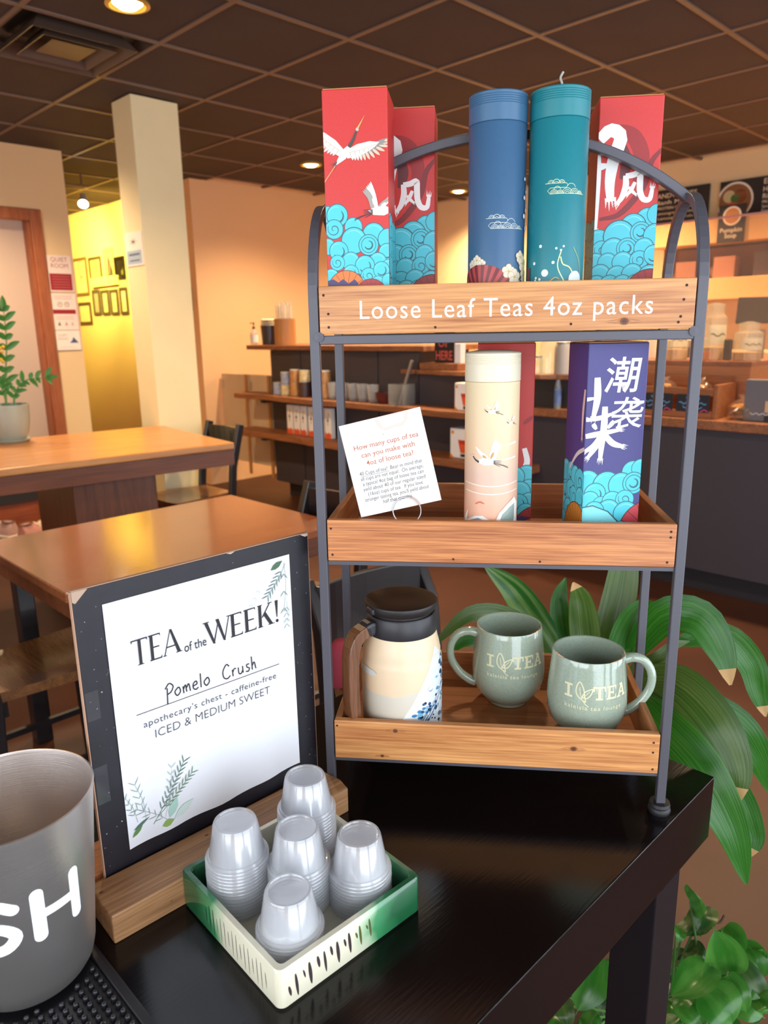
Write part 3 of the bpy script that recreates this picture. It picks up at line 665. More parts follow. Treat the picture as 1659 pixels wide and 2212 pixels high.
shoe('dusty pink shoe at the far left of the row', (2, 1120), 'c9a19a', 0.25, math.radians(20), yy=5.58)
shoe('pink knitted clog in front on the floor by the step', (50, 1125), 'c98d84', 0.25, math.radians(-60), yy=5.38)
shoe('large cream sneaker in the middle of the shoe row', (118, 1118), 'ddc6a8', 0.29, math.radians(70), yy=5.55)
shoe('small cream sneaker standing alone nearest the table pedestal', (188, 1095), 'd9c0a0', 0.25, math.radians(-20), yy=5.58)
# ================================================================== SERVICE COUNTER
XC = 3.80
def scribble(a, x0, x1, y, h, w, col, seed=0):
    n = max(6, int((x1-x0)/h*1.6)); pts = [(x0+(x1-x0)*i/n, y+h*0.5*math.sin(i*2.1+seed)*(1 if i % 2 else -1)) for i in range(n+1)]
    a.stroke(pts, w, col, False, n*3)
sc_ = thing('service_counter', 'long charcoal panelled service counter along the right', 'counter', (XC, 5.2, 0), -PI/2)      # local x runs to the viewer's right, local y away
def cb(y0, y1, x0, x1, z0, z1): return (5.2-y0, x0-XC, z0, 5.2-y1, x1-XC, z1)      # world y0 > y1
part('carcass', M_black, sc_, cb(5.19, 3.51, XC+0.02, XC+0.55, 0.13, 1.245), cb(3.505, 2.325, XC+0.02, XC+0.55, 0.13, 1.097), cb(2.32, -1.2, XC+0.02, XC+0.75, 0.13, 0.88))
part('toe_kick', mat('toe_kick_dark', '221d22', 0.6), sc_, cb(5.12, -1.2, XC+0.08, XC+0.5, 0.0, 0.129))
for y0, y1, zt in ((5.20, 4.80, 1.245), (4.79, 3.91, 1.245), (3.90, 3.51, 1.245), (3.50, 2.66, 1.097), (2.65, 1.80, 0.88), (1.79, 0.6, 0.88), (0.59, -0.5, 0.88)):
    part('front_panel', M_navy, sc_, cb(y0, y1, XC, XC+0.019, 0.13, zt), bevel=0.003)
part('counter_top', M_shelf, sc_, cb(2.66, -1.2, XC-0.05, XC+0.70, 0.882, 0.93), bevel=0.004)
def slab(label, y0, y1, x0, x1, z0, z1, seed):
    random.seed(seed); n = 14; t = thing('live_edge_shelf', label, 'shelf', (x0, y1, z0), 0, 'live edge wood shelves on the counter front')
    f = [(0.02*math.sin(i*0.9+seed)+random.uniform(-0.012, 0.012), (y0-y1)*i/n) for i in range(n+1)]
    b = MB(); b.prism([(x1-x0, 0)] + [(x1-x0, y0-y1)] + f[::-1], 0.0, z1-z0)
    b.build('board', M_shelf, t, 0.004)
    if x0 < XC-0.1: part('bracket', M_black, t, (0.06, 0.25, -0.03, x1-x0, 0.29, -0.001), (0.06, y0-y1-0.35, -0.03, x1-x0, y0-y1-0.31, -0.001))
    return t
slab('top live edge shelf with straws and soap', 5.48, 3.41, XC-0.06, XC+0.56, 1.249, 1.286, 1)
sl = slab('lower live edge counter slab behind the drink sign', 3.50, 2.30, XC-0.06, XC+0.50, 1.100, 1.128, 2)
part('board_nose', M_shelf, sl, (0.0, 1.201, 0.0, 0.055, 1.32, 0.028), bevel=0.004)
slab('middle live edge shelf holding cans and glasses', 5.46, 2.70, XC-0.22, XC-0.002, 0.85, 0.892, 3)
slab('bottom live edge shelf holding a row of white packs', 5.48, 2.50, XC-0.22, XC-0.002, 0.535, 0.585, 4)
# half-height swing doors beside the counter
for k, (y0, y1, lab) in enumerate(((6.0, 5.58, 'tan half-height swing door next to the peach wall'), (5.55, 5.24, 'tan half-height swing door next to the charcoal counter'))):
    t = thing('swing_door', lab, 'door', (XC+0.02, y0, 0.24), -PI/2, 'half-height swing doors')
    part('door_leaf', mat('swing_door_tan', 'cdb392', 0.65, var=0.05), t, (0, 0, 0, y0-y1, 0.03, 0.79), bevel=0.003)
    part('hinge_post', wood('post_pine', 'c98d50', '9a6534', 'Z', 1, 0.5), t, (y0-y1-0.035, -0.015, -0.1, y0-y1-0.003, -0.001, 0.79))
    part('hinge', mat('steel', 'b8b8b8', 0.35, 0.9), t, (0.005, -0.006, 0.66, 0.03, -0.001, 0.73))
# items on the top shelf
def lathe_obj(name, label, cat, loc, prof, m, n=24, group=None, parts=()):
    t = thing(name, label, cat, loc, 0, group)
    b = MB(); b.lathe(prof, n); b.build('body', m, t)
    for nm, pr, mm in parts: b = MB(); b.lathe(pr, n); b.build(nm, mm, t)
    return t
zt = 1.287
def onshelf(px, X, z): p = onx(px[0], px[1], X); return (X, p.y, z)
p = onshelf(ZA(28, 480), XC+0.08, zt); p = (p[0]-0.02, p[1]-0.06, p[2])
t = lathe_obj('soap_bottle', 'clear pump soap bottle at the left end of the top shelf', 'bottle', p, [(0, 0), (0.032, 0), (0.034, 0.01), (0.034, 0.10), (0.014, 0.125), (0.012, 0.135)], glass('soap_clear', 'f0e4d4', 0.35), parts=(('label_band', [(0.0348, 0.02), (0.0348, 0.085)], M_white), ('pump', [(0.0135, 0.134), (0.0135, 0.15), (0.004, 0.152), (0.004, 0.175), (0.012, 0.178), (0.012, 0.186), (0, 0.188)], M_black)))
part('nozzle', M_black, t, (-0.035, -0.005, 0.178, 0.0, 0.005, 0.186))
p = onshelf(ZA(225, 480), XC+0.08, zt)
t = lathe_obj('cup_holder', 'dark plastic holder with stacked paper cup lids', 'container', p, [(0, 0), (0.065, 0), (0.074, 0.13), (0.076, 0.16), (0.070, 0.16), (0.062, 0.01), (0, 0.008)], mat('smoked_plastic', '3d3438', 0.2, coat=0.3))
for k in range(4): b = MB(); b.lathe([(0.066, 0.135+0.02*k), (0.070, 0.138+0.02*k), (0.070, 0.146+0.02*k), (0.05, 0.154+0.02*k), (0, 0.154+0.02*k)], 20); b.build('lid', mat('lid_cream', 'e9d9bd', 0.6), t)
p = onshelf(ZA(400, 485), XC+0.08, zt)
t = thing('straw_holder', 'tan wooden cylinder filled with white paper straws', 'container', p)
b = MB(); b.lathe([(0, 0), (0.088, 0), (0.088, 0.21), (0.080, 0.21), (0.080, 0.02), (0, 0.02)], 28); b.build('cup', wood('straw_cup_wood', 'cf9358', 'b0743e', 'Z', 1, 0.5), t)
for k in range(26):
    a_ = k*2.4; r = 0.066*math.sqrt((k+0.5)/26); b = MB(); b.tube([(r*math.cos(a_), r*math.sin(a_), 0.025), (r*1.05*math.cos(a_), r*1.05*math.sin(a_), 0.33+0.02*math.sin(k*1.7))], 0.006, 6); b.build('straw', mat('straw_white', 'efe2cc', 0.7), t)
# drink-up-here sign on the counter slab
p = onx(*ZD(455, 600), XC+0.02)
t = thing('counter_sign', 'small black sign with red hand lettering on a wood base', 'sign', (XC-0.03, p.y-0.03, 1.129), -PI/2)
part('base', M_shelf, t, (-0.17, 0.0, 0, 0.17, 0.14, 0.045), bevel=0.004)
part('board', mat('sign_black', '241c1e', 0.6), t, (-0.085, 0.06, 0.046, 0.085, 0.072, 0.36), bevel=0.002)
a = Art(-0.085, 0, 0.085, 0.36); a.text('UP', 0.0, 0.15, 0.085, 'd8584a', 'c', 0.01); a.text('HERE', 0.0, 0.065, 0.085, 'd8584a', 'c', 0.015, width=0.145); a.emit('lettering', face_fn((0, 0.06, 0), (1, 0, 0), (0, 0, 1)), t)
part('pale_box', M_white, t, (0.10, 0.05, 0.046, 0.15, 0.10, 0.17), label='small white bottle beside the board')
# cans and glasses on the middle shelf
zm = 0.893
M_can = mat('can_orange', 'c58a4c', 0.35, 0.2, var=0.3, var_scale=40); M_canb = mat('can_blue_white', '9fa4b8', 0.4, var=0.3, var_scale=40); M_cany = mat('can_cream', 'd8c08c', 0.4, var=0.3, var_scale=40)
def can(label, px, r, h, m, z=zm, X=XC-0.09):
    p = onshelf(px, X, z)
    lathe_obj('tea_tin', label, 'tin', p, [(0, 0), (r, 0), (r, h*0.93), (r*0.96, h*0.935), (r*0.96, h*0.95)], m, 20, 'tea tins on the middle shelf', parts=(('lid', [(r*0.98, h*0.95), (r*0.98, h*0.995), (0, h)], mat('tin_lid', 'd8cdb8', 0.4)),))
can('squat blue and white tin at the far left of the middle shelf', ZA(325, 1000), 0.046, 0.10, M_canb)
can('squat cream tin beneath the blue stack', ZA(412, 1005), 0.046, 0.085, M_cany)
can('blue and white tin stacked upon the cream tin', ZA(412, 905), 0.046, 0.10, M_canb, zm+0.086)
can('tall orange patterned tin left of the front post', ZA(515, 1035), 0.042, 0.21, M_can)
can('dark tin under a cream tin beside the front post', ZA(618, 1040), 0.046, 0.12, mat('can_dark', '4a3230', 0.4))
can('cream tin stacked upon the dark tin', ZA(618, 900), 0.046, 0.085, M_cany, zm+0.121)
can('tall orange patterned tin between the two left posts', ZA(850, 1060), 0.042, 0.21, M_can)
for k, (x, lab) in enumerate(((935, 'first drinking glass right of the orange tin'), (1050, 'second drinking glass in the row of glasses'), (1160, 'third drinking glass in the row of glasses'), (1265, 'fourth drinking glass in the row of glasses'), (1380, 'drinking glass beside the dark red bowl'))):
    p = onshelf(ZA(x, 1095), XC-0.11, zm)
    lathe_obj('drinking_glass', lab, 'glass', p, [(0, 0.002), (0.032, 0.002), (0.036, 0.02), (0.044, 0.125), (0.042, 0.125), (0.034, 0.022), (0, 0.014)], glass('tumbler_glass', 'f4f4f4', 0.22, 0.05), 20, 'glasses on the middle shelf')
lathe_obj('bowl', 'dark red bowl on the middle shelf after the glasses', 'bowl', onshelf(ZA(1510, 1105), XC-0.11, zm), [(0, 0), (0.04, 0), (0.062, 0.04), (0.070, 0.075), (0.064, 0.075), (0.056, 0.04), (0, 0.012)], mat('bowl_red', '5a2420', 0.3))
p = onshelf(ZD(115, 945), XC-0.11, zm)
t = thing('clear_container', 'clear plastic box holding a leaning silver tube', 'container', p)
b = MB(); g = glass('acrylic', 'eef0f0', 0.12, 0.05)
for bx in ((-0.06, -0.07, 0, 0.06, -0.067, 0.14), (-0.06, 0.067, 0, 0.06, 0.07, 0.14), (-0.06, -0.066, 0, -0.057, 0.066, 0.14), (0.057, -0.066, 0, 0.06, 0.066, 0.14), (-0.06, -0.07, 0, 0.06, 0.07, 0.003)): b.box(*bx)
b.build('box', g, t); b = MB(); b.tube([(0, 0.02, 0.006), (0, -0.10, 0.30)], 0.011, 10); b.build('tube', mat('steel', 'b8b8b8', 0.35, 0.9), t)
# white packs on the bottom shelf
for k, (x, lab) in enumerate(((450, 'white tea pack at the left end of the bottom shelf row'), (525, 'second white tea pack of the bottom shelf row'), (600, 'third white tea pack of the bottom shelf row'), (690, 'fourth white tea pack of the bottom shelf row'), (780, 'fifth white tea pack behind the left rack post'), (875, 'white tea pack at the right end of the bottom shelf row'))):
    p = onshelf(ZA(x, 1460+k*5), XC-0.12, 0.586)
    t = thing('tea_pack', lab, 'pack', p, -PI/2, 'white tea packs on the bottom shelf')
    b = MB(); b.box(-0.037, 0, 0, 0.037, 0.045, 0.235, M=Matrix.Shear('XZ', 4, (0, 0))); o = b.build('pouch', mat('pack_white', 'e9e1da', 0.5), t, 0.006); 
    a = Art(-0.037, 0, 0.037, 0.235); a.fill([(-0.037, 0), (0.037, 0), (0.037, 0.035), (0.01, 0.05), (-0.012, 0.038), (-0.037, 0.052)], 'd8562a'); a.disk(0, 0.14, 0.011, '4a3a2e'); a.stroke([(0, 0.10), (0, 0.17)], 0.006, '4a3a2e'); a.disk(0.01, 0.185, 0.012, 'e8c25a'); a.emit('print', face_fn((0, 0, 0), (1, 0, 0), (0, 0, 1)), t)
def cup_box(label, px, z, w=0.14, h=0.17):
    p = onshelf(px, XC-0.15, z); t = thing('cup_box', label, 'box', p, -PI/2, 'white boxes with a red tea picture')
    part('carton', mat('carton_white', 'ece4de', 0.5), t, (-w/2, 0, 0, w/2, 0.11, h), bevel=0.003)
    a = Art(-w/2, 0, w/2, h); a.fill([(0, h*0.18), (w*0.34, h*0.18), (w*0.40, h*0.62), (-0.02, h*0.62)], 'c2301f'); a.fill([(0.004, h*0.20), (w*0.30, h*0.20), (w*0.33, h*0.48), (-0.008, h*0.48)], 'e0552a'); a.stroke([(0.0, h*0.10), (w*0.34, h*0.10)], 0.02, '2e2422'); a.fill([(-w/2, 0), (-w*0.30, 0), (-w/2, h*0.16)], 'd98a3a'); a.disk(-w*0.38, h*0.86, w*0.07, 'd98a3a'); a.emit('print', face_fn((0, 0, 0), (1, 0, 0), (0, 0, 1)), t)
cup_box('white carton with red glass picture on the middle shelf', ZD(665, 1005), zm)
cup_box('white carton with red glass picture on the bottom shelf', ZD(640, 1435), 0.586, 0.17, 0.19)
# jars on the counter slab right of the tumbler
for k, (x, r, h, lab, mm) in enumerate(((1335, 0.03, 0.09, 'small clear jar on the slab right of the red box', glass('jar_glass', 'eaf2ea', 0.2)), (1425, 0.05, 0.19, 'tall glass jar on the slab right of the red box', glass('jar_glass', 'eaf2ea', 0.2)), (1555, 0.048, 0.17, 'grey ceramic canister left of the violet box', mat('canister_grey', 'a89b90', 0.5)))):
    lathe_obj('storage_jar', lab, 'jar', onshelf(ZD(x, 660), XC+0.02, 1.129), [(0, 0), (r, 0), (r, h*0.85), (r*0.8, h), (r*0.75, h)], mm, 20, 'jars on the counter slab', parts=(('lid', [(r*0.8, h), (r*0.85, h+0.012), (0, h+0.016)], mat('steel', 'b8b8b8', 0.35, 0.9)),))
lathe_obj('water_bottle', 'slim clear bottle with blue label under the slab', 'bottle', onshelf(ZD(1510, 950), XC-0.022, 0.931), [(0, 0), (0.02, 0), (0.02, 0.12), (0.012, 0.16), (0.012, 0.185), (0, 0.186)], glass('bottle_clear', 'dfe8f4', 0.2), 20, parts=(('label_band', [(0.0206, 0.03), (0.0206, 0.11)], mat('label_blue', '5a6f9c', 0.5)),))
# ---------------- right part of the counter
zc = 0.931
M_crate = wood('crate_wood', 'a8653a', '74401f', 'X', 1, 0.5)
t = thing('display_crate', 'slanted brown wooden display crate with blue chalk price cards', 'crate', (XC+0.0, 2.10, zc), -PI/2)
part('side', M_crate, t, (0.60, 0.0, 0, 0.62, 0.24, 0.17), bevel=0.002); part('side', M_crate, t, (0, 0, 0, 0.02, 0.24, 0.17), bevel=0.002)
part('front', M_crate, t, (0.021, 0, 0, 0.599, 0.015, 0.035)); part('front', M_crate, t, (0.021, 0, 0.115, 0.599, 0.015, 0.15)); part('bottom', M_crate, t, (0.021, 0.016, 0, 0.599, 0.24, 0.015)); part('back', M_crate, t, (0.021, 0.225, 0.016, 0.599, 0.24, 0.20))
for k in range(3):
    o = part('chalk_card', mat('chalk_black', '1f1e26', 0.7), t, (0.035+0.19*k, -0.004, 0.03, 0.205+0.19*k, -0.0005, 0.118))
    a = Art(0, 0, 0.17, 0.09)
    a.text('VEGAN', 0.085, 0.064, 0.02, '6fa8dc', 'c', 0.01, width=0.07)
    for q, ww in ((0.045, 0.14), (0.024, 0.10)): scribble(a, 0.085-ww/2, 0.085+ww/2, q, 0.009, 0.0035, '6fa8dc', q*90+k)
    scribble(a, 0.125, 0.165, 0.010, 0.010, 0.004, 'e0408a', k)
    a.emit('chalk_lettering', face_fn((0.035+0.19*k, -0.004, 0.029), (1, 0, 0), (0, 0, 1)), o)
M_bag = glass('cello_bag', 'fff6e8', 0.05, 0.10, gloss=0.10); M_cookie = mat('cookie_tan', 'b98448', 0.8, var=0.3, var_scale=60, bump=0.5, bump_scale=120)
def cookie_bag(label, loc, s, seed, m=M_cookie):
    random.seed(seed); t = thing('cookie_bag', label, 'bag', loc, random.uniform(0, 3), 'bagged baked goods on the counter')
    for k in range(3): b = MB(); b.lathe([(0, 0), (s*0.62, 0.0), (s*0.72, s*0.12), (s*0.55, s*0.26), (0, s*0.30)], 18, M=Matrix.Translation((random.uniform(-.2, .2)*s, random.uniform(-.2, .2)*s, s*0.05+s*0.31*k))); b.build('cookie', m, t)
    b = MB(); vs = []; fs = []; n = 16
    for j, (r, z) in enumerate(((0.95, 0.0), (1.05, 0.25), (1.0, 0.8), (0.6, 1.15), (0.25, 1.3), (0.45, 1.55))):
        for i in range(n):
            a_ = 2*PI*i/n; q = r*s*(1+0.10*math.sin(5*a_+j*1.7)); vs.append((q*math.cos(a_), q*math.sin(a_), z*s))
    for j in range(5):
        for i in range(n): fs.append((j*n+i, j*n+(i+1) % n, (j+1)*n+(i+1) % n, (j+1)*n+i))
    b.add(vs, fs, 0, True); b.build('wrapper', M_bag, t)
for k, (x, lab) in enumerate(((2.00, 'wrapped cookie in the crate left of the right rack post'), (1.81, 'wrapped cookies in the crate middle'), (1.62, 'wrapped cookies at the right end of the crate'))):
    cookie_bag(lab, (XC+0.12, x, zc+0.10), 0.062, k+3)
p = onx(*Z6(1080, 1850), XC+0.04); cookie_bag('large bag of golden snacks right of the crate', (XC+0.10, p.y-0.015, zc), 0.078, 9)
p = onx(*Z6(1240, 1860), XC+0.0)
t = thing('card_terminal_stand', 'grey counter sign block at the right edge of the photo', 'stand', (XC+0.04, p.y+0.09, zc), -PI/2)
part('block', mat('stand_grey', '6a6266', 0.5), t, (0, 0, 0.0, 0.32, 0.06, 0.20), bevel=0.004); part('photo', mat('cookie_photo', 'cba27a', 0.6), t, (0.10, -0.003, 0.045, 0.27, -0.0005, 0.10)); part('slot', M_black, t, (0.10, -0.002, 0.0, 0.27, -0.0004, 0.03))
a = Art(0, 0, 0.32, 0.2); scribble(a, 0.03, 0.22, 0.036, 0.008, 0.003, 'd8d0cc', 5); a.emit('lettering', face_fn((0, 0, 0), (1, 0, 0), (0, 0, 1)), t)
cookie_bag('wrapped pastry resting upon the grey sign block', (XC+0.07, p.y-0.07, zc+0.2045), 0.05, 12)
# raised wooden ledge with jars
t = thing('counter_ledge', 'pale wooden ledge box behind the crate', 'ledge', (XC+0.28, 2.29, zc), -PI/2)
part('box', wood('ledge_pine', 'c98f5a', 'a56c3c', 'X', 0.8, 0.5), t, (0, 0, 0, 0.86, 0.30, 0.25), bevel=0.004); part('top', M_shelf, t, (-0.01, -0.02, 0.251, 0.87, 0.32, 0.275), bevel=0.003)
zl = zc+0.276
def topping_jar(label, px, r, h, txt):
    p = onx(px[0], px[1], XC+0.36); t = lathe_obj('topping_jar', label, 'jar', (XC+0.36, p.y, zl), [(0, 0), (r, 0), (r, h*0.82), (r*0.7, h*0.9), (r*0.7, h)], glass('jar_glass', 'eaf2ea', 0.2), 24, 'labelled jars on the ledge', parts=(('stopper', [(r*0.74, h), (r*0.74, h+0.02), (r*0.2, h+0.03), (0, h+0.03)], glass('jar_glass', 'eaf2ea', 0.2)), ('filling', [(0, 0.003), (r*0.95, 0.003), (r*0.95, h*0.25), (0, h*0.28)], mat('jar_fill', 'c99a68', 0.8))))
    a = Art(-r*0.9, 0, r*0.9, h); a.fill([(-r*0.85, h*0.32), (r*0.85, h*0.32), (r*0.85, h*0.68), (-r*0.85, h*0.68)], 'efe6dc'); scribble(a, -r*0.65, r*0.65, h*0.49, h*0.05, h*0.022, '3a3030', len(txt)); a.emit('paper_label', cyl_fn(r, 0, math.radians(-135)), t)
topping_jar('glass jar labelled in black between the right rack posts', Z6(650, 1480), 0.062, 0.22, 'Popular')
topping_jar('taller glass jar labelled in black right of the rack', Z6(905, 1490), 0.062, 0.27, 'Butterscotch')
topping_jar('clear jar of snacks at the right end of the ledge', Z6(1150, 1490), 0.07, 0.17, 'Snacks')
p = onx(*Z6(530, 1460), XC+0.46); lathe_obj('canister', 'white canister on the ledge behind the right back post', 'canister', (XC+0.47, p.y+0.02, zl), [(0, 0), (0.05, 0), (0.05, 0.2), (0.046, 0.21), (0, 0.212)], M_white)
p = onx(*Z6(845, 1485), XC+0.32); tag(part('orange_packet', mat('packet_orange', 'e0843a', 0.6), None, (XC+0.30, p.y-0.05, zl, XC+0.33, p.y+0.05, zl+0.05), bevel=0.008), 'small bright orange packet in front of the jars', 'packet')
p = onx(*Z6(1015, 1475), XC+0.34); tag(part('card_reader', M_black, None, (XC+0.32, p.y-0.025, zl, XC+0.34, p.y+0.02, zl+0.11), bevel=0.008), 'small upright black card reader on the ledge', 'card reader')
# glass sneeze guard
t = thing('sneeze_guard', 'tall clear glass guard standing on the counter edge', 'glass panel', (XC+0.0, 2.30, zc), -PI/2)
part('pane', glass('guard_glass', 'fff4ea', 0.05, 0.02), t, (0, 0.247, 0.02, 3.2, 0.255, 0.985)); part('top_rail', mat('guard_rail', 'c98478', 0.4), t, (0, 0.242, 0.986, 3.2, 0.257, 0.995))
for x in (0.002, 1.6): part('post', mat('steel', 'b8b8b8', 0.35, 0.9), t, (x, 0.226, 0, x+0.02, 0.246, 0.985))
# kitchen wall behind the counter: shelves, hood, register, menu boards
t = thing('wall_cabinet', 'tan wall cabinet band behind the glass guard', 'cabinet', (6.05, 3.0, 1.58), -PI/2)
part('lower_band', mat('cabinet_tan', 'd9a870', 0.6), t, (0, 0, 0, 3.0, 0.33, 0.16), bevel=0.004); part('open_back', mat('cabinet_inside', '6a4638', 0.6), t, (0, 0.25, 0.161, 3.0, 0.33, 0.42)); part('upper_band', mat('cabinet_tan', 'd9a870', 0.6), t, (0, 0, 0.42, 3.0, 0.33, 0.60), bevel=0.004)
part('poster_strip', mat('poster_bronze', '7d5a50', 0.4), t, (0.15, 0.20, 0.18, 1.9, 0.249, 0.40))
for k in range(9):
    random.seed(40+k); part('boxed_goods', mat('goods_%d' % (k % 4), ['8a5a4a', 'a8705a', '4a3a3c', 'c8a070'][k % 4], 0.5), t, (0.2+0.3*k, 0.06, 0.162, 0.36+0.3*k, 0.19, 0.30+0.02*(k % 3)))
t = thing('point_of_sale', 'dark tilted register screen behind the glass guard', 'screen', (XC+0.65, 1.74, 1.242), -PI/2+0.25)
b = MB(); b.box(0.06, 0, 0.16, 0.28, 0.02, 0.31, M=Matrix.Rotation(math.radians(-14), 4, 'X')); b.build('screen', mat('screen_black', '2a2628', 0.25), t, 0.006); part('stand', mat('stand_grey', '6a6266', 0.5), t, (0.14, 0.0, -0.30, 0.22, 0.08, 0.12)); part('base', mat('stand_grey', '6a6266', 0.5), t, (0.08, -0.03, -0.31, 0.28, 0.07, -0.301))
t = thing('back_counter', 'tan work counter against the kitchen wall', 'counter', (5.0, 4.2, 0), -PI/2)
part('body', mat('back_counter_tan', 'b88a60', 0.6), t, (0, 0.05, 0, 4.6, 0.6, 0.88)); part('top', mat('cabinet_tan', 'd9a870', 0.6), t, (0, 0, 0.881, 4.6, 0.62, 0.92), bevel=0.004)
for k, (y, w_, h_, c, lab) in enumerate(((2.55, 0.36, 0.38, '8f8684', 'grey tea brewer against the kitchen wall'), (2.05, 0.34, 0.30, 'd0a888', 'beige appliance next to the tea brewer'), (1.55, 0.30, 0.34, '4a3d3c', 'dark brown appliance at the right of the kitchen counter'))):
    t = thing('kitchen_appliance', lab, 'appliance', (5.15, y, 0.921), -PI/2)
    part('body', mat('appliance_'+c, c, 0.35, 0.2), t, (0, 0, 0, w_, 0.32, h_), bevel=0.012); part('panel', mat('appliance_panel', '2d2a2c', 0.3), t, (0.03, -0.006, h_*0.5, w_-0.03, -0.0005, h_*0.85)); part('spout', M_black, t, (w_*0.4, -0.06, h_*0.30, w_*0.6, -0.001, h_*0.42))
def menu(label, y0, y1, z0, z1, lines, bowl):
    t = thing('menu_board', label, 'menu board', (6.37, y0, z0), -PI/2, 'black menu boards on the kitchen wall')
    w, h = y0-y1, z1-z0; part('board', mat('menu_black', '2a2322', 0.5), t, (0, 0, 0, w, 0.02, h), bevel=0.002)
    a = Art(0, 0, w, h)
    for tx, x, y, s, al, wd in lines: a.text(tx, x, y, s, 'e8d8c0', al, 0.01, width=wd)
    if bowl:
        a.disk(h*0.40, h*0.5, h*0.46, 'e9dfd2'); a.disk(h*0.40, h*0.5, h*0.41, '8a5a34'); a.disk(h*0.40, h*0.33, h*0.20, 'd4502a'); a.disk(h*0.52, h*0.60, h*0.17, '7a4020'); a.disk(h*0.25, h*0.62, h*0.15, 'c9b88a'); a.disk(h*0.40, h*0.56, h*0.11, '4a6a30')
        for k in range(6): a.stroke([(h*(0.36+0.06*k), h*0.70), (h*(0.42+0.06*k), h*0.58)], h*0.03, 'b07a4a', True)
    a.emit('print', face_fn((0, 0, 0), (1, 0, 0), (0, 0, 1)), t)
menu('black menu board headed SANDWICHES partly behind the red box', 3.42, 2.69, 2.19, 2.49, (('SANDWICHES', 0.45, 0.235, 0.05, 'c', 0.36), ('Banh Mi', 0.40, 0.185, 0.045, 'c', 0.22), ('PROTEIN CHOICES', 0.45, 0.145, 0.03, 'c', 0.30), ('Lemongrass Chicken', 0.46, 0.105, 0.03, 'c', 0.34), ('Lemongrass Tofu', 0.46, 0.065, 0.03, 'c', 0.30), ('Korean BBQ', 0.40, 0.02, 0.03, 'c', 0.22)), False)
menu('black menu board with rice bowl photo headed ENTREES', 2.605, 1.85, 2.18, 2.485, (('ENTREES', 0.33, 0.25, 0.055, 'l', 0.22), ('House', 0.33, 0.195, 0.05, 'l', None), ('Rice Bowl', 0.33, 0.145, 0.05, 'l', None), ('PROTEIN CHOICES', 0.33, 0.11, 0.03, 'l', None), ('Spicy Lemongrass', 0.33, 0.078, 0.03, 'l', None), ('Fried Lemongrass', 0.33, 0.045, 0.03, 'l', None), ('Korean BBQ', 0.33, 0.012, 0.03, 'l', None)), True)
t = thing('soup_poster_reflection', 'reflection of a small black Pumpkin Soup poster under the rice bowl menu', 'poster', (6.03, 2.46, 1.99), -PI/2)  # a poster's reflection, built as a printed sheet
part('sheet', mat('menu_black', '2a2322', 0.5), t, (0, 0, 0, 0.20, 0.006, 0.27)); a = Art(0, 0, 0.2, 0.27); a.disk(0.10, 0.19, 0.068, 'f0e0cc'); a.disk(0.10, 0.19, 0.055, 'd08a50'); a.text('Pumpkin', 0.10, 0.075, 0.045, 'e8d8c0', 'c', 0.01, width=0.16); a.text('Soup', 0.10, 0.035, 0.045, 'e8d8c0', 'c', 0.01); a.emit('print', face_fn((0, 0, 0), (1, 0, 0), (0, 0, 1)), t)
# wooden rail on the peach wall
tag(part('wall_rail', M_trim, None, (5.3, 6.0, 1.60, 6.39, 6.03, 1.70), bevel=0.004), 'dark wood rail on the peach wall behind the canister', 'rail')
# ================================================================== FOREGROUND TABLE AND RACK
T = 0.781
AZ = math.radians(-51.4); UU = Vector((math.cos(AZ), math.sin(AZ), 0)); VD = Vector((-math.sin(AZ), math.cos(AZ), 0)); RO = Vector((0.5745, 0.6865, T))
def RW(u, v, z=0.0): return RO + UU*u + VD*v + Vector((0, 0, z))
M_btable = bpy.data.materials.new('black_lacquer_table'); MATS['bt'] = M_btable; M_btable.use_nodes = True
def _bt():
    nt = M_btable.node_tree; b = nt.nodes['Principled BSDF']; N = nt.nodes.new; L = nt.links.new
    b.inputs['Base Color'].default_value = lin('0f0b0c'); b.inputs['Roughness'].default_value = 0.17; b.inputs['Specular IOR Level'].default_value = 0.4
    tc = N('ShaderNodeTexCoord'); mp = N('ShaderNodeMapping'); mp.inputs['Scale'].default_value = (12, 160, 160); n = N('ShaderNodeTexNoise'); n.inputs['Scale'].default_value = 2; n.inputs['Detail'].default_value = 4
    L(tc.outputs['Object'], mp.inputs[0]); L(mp.outputs[0], n.inputs['Vector'])
    bp = N('ShaderNodeBump'); bp.inputs['Strength'].default_value = 0.12; bp.inputs['Distance'].default_value = 0.001; L(n.outputs['Fac'], bp.inputs['Height']); L(bp.outputs[0], b.inputs['Normal'])
_bt()
TX0, TX1, TY0, TY1 = -0.45, 0.972, 0.335, 0.90
tb_ = thing('side_table', 'thick black lacquered table carrying the tea rack and cups', 'table', (TX1, TY0, 0))
part('tabletop', M_btable, tb_, (TX0-TX1, 0, T-0.098, 0, TY1-TY0, T), bevel=0.0015)
M_bleg = mat('black_table_leg', '151217', 0.35)
for x0, y0 in ((-0.157, 0.002), (-0.157, 0.50), (-1.38, 0.002), (-1.38, 0.50)): part('leg', M_bleg, tb_, (x0, y0, 0, x0+0.070, y0+0.060, T-0.0985), bevel=0.002)

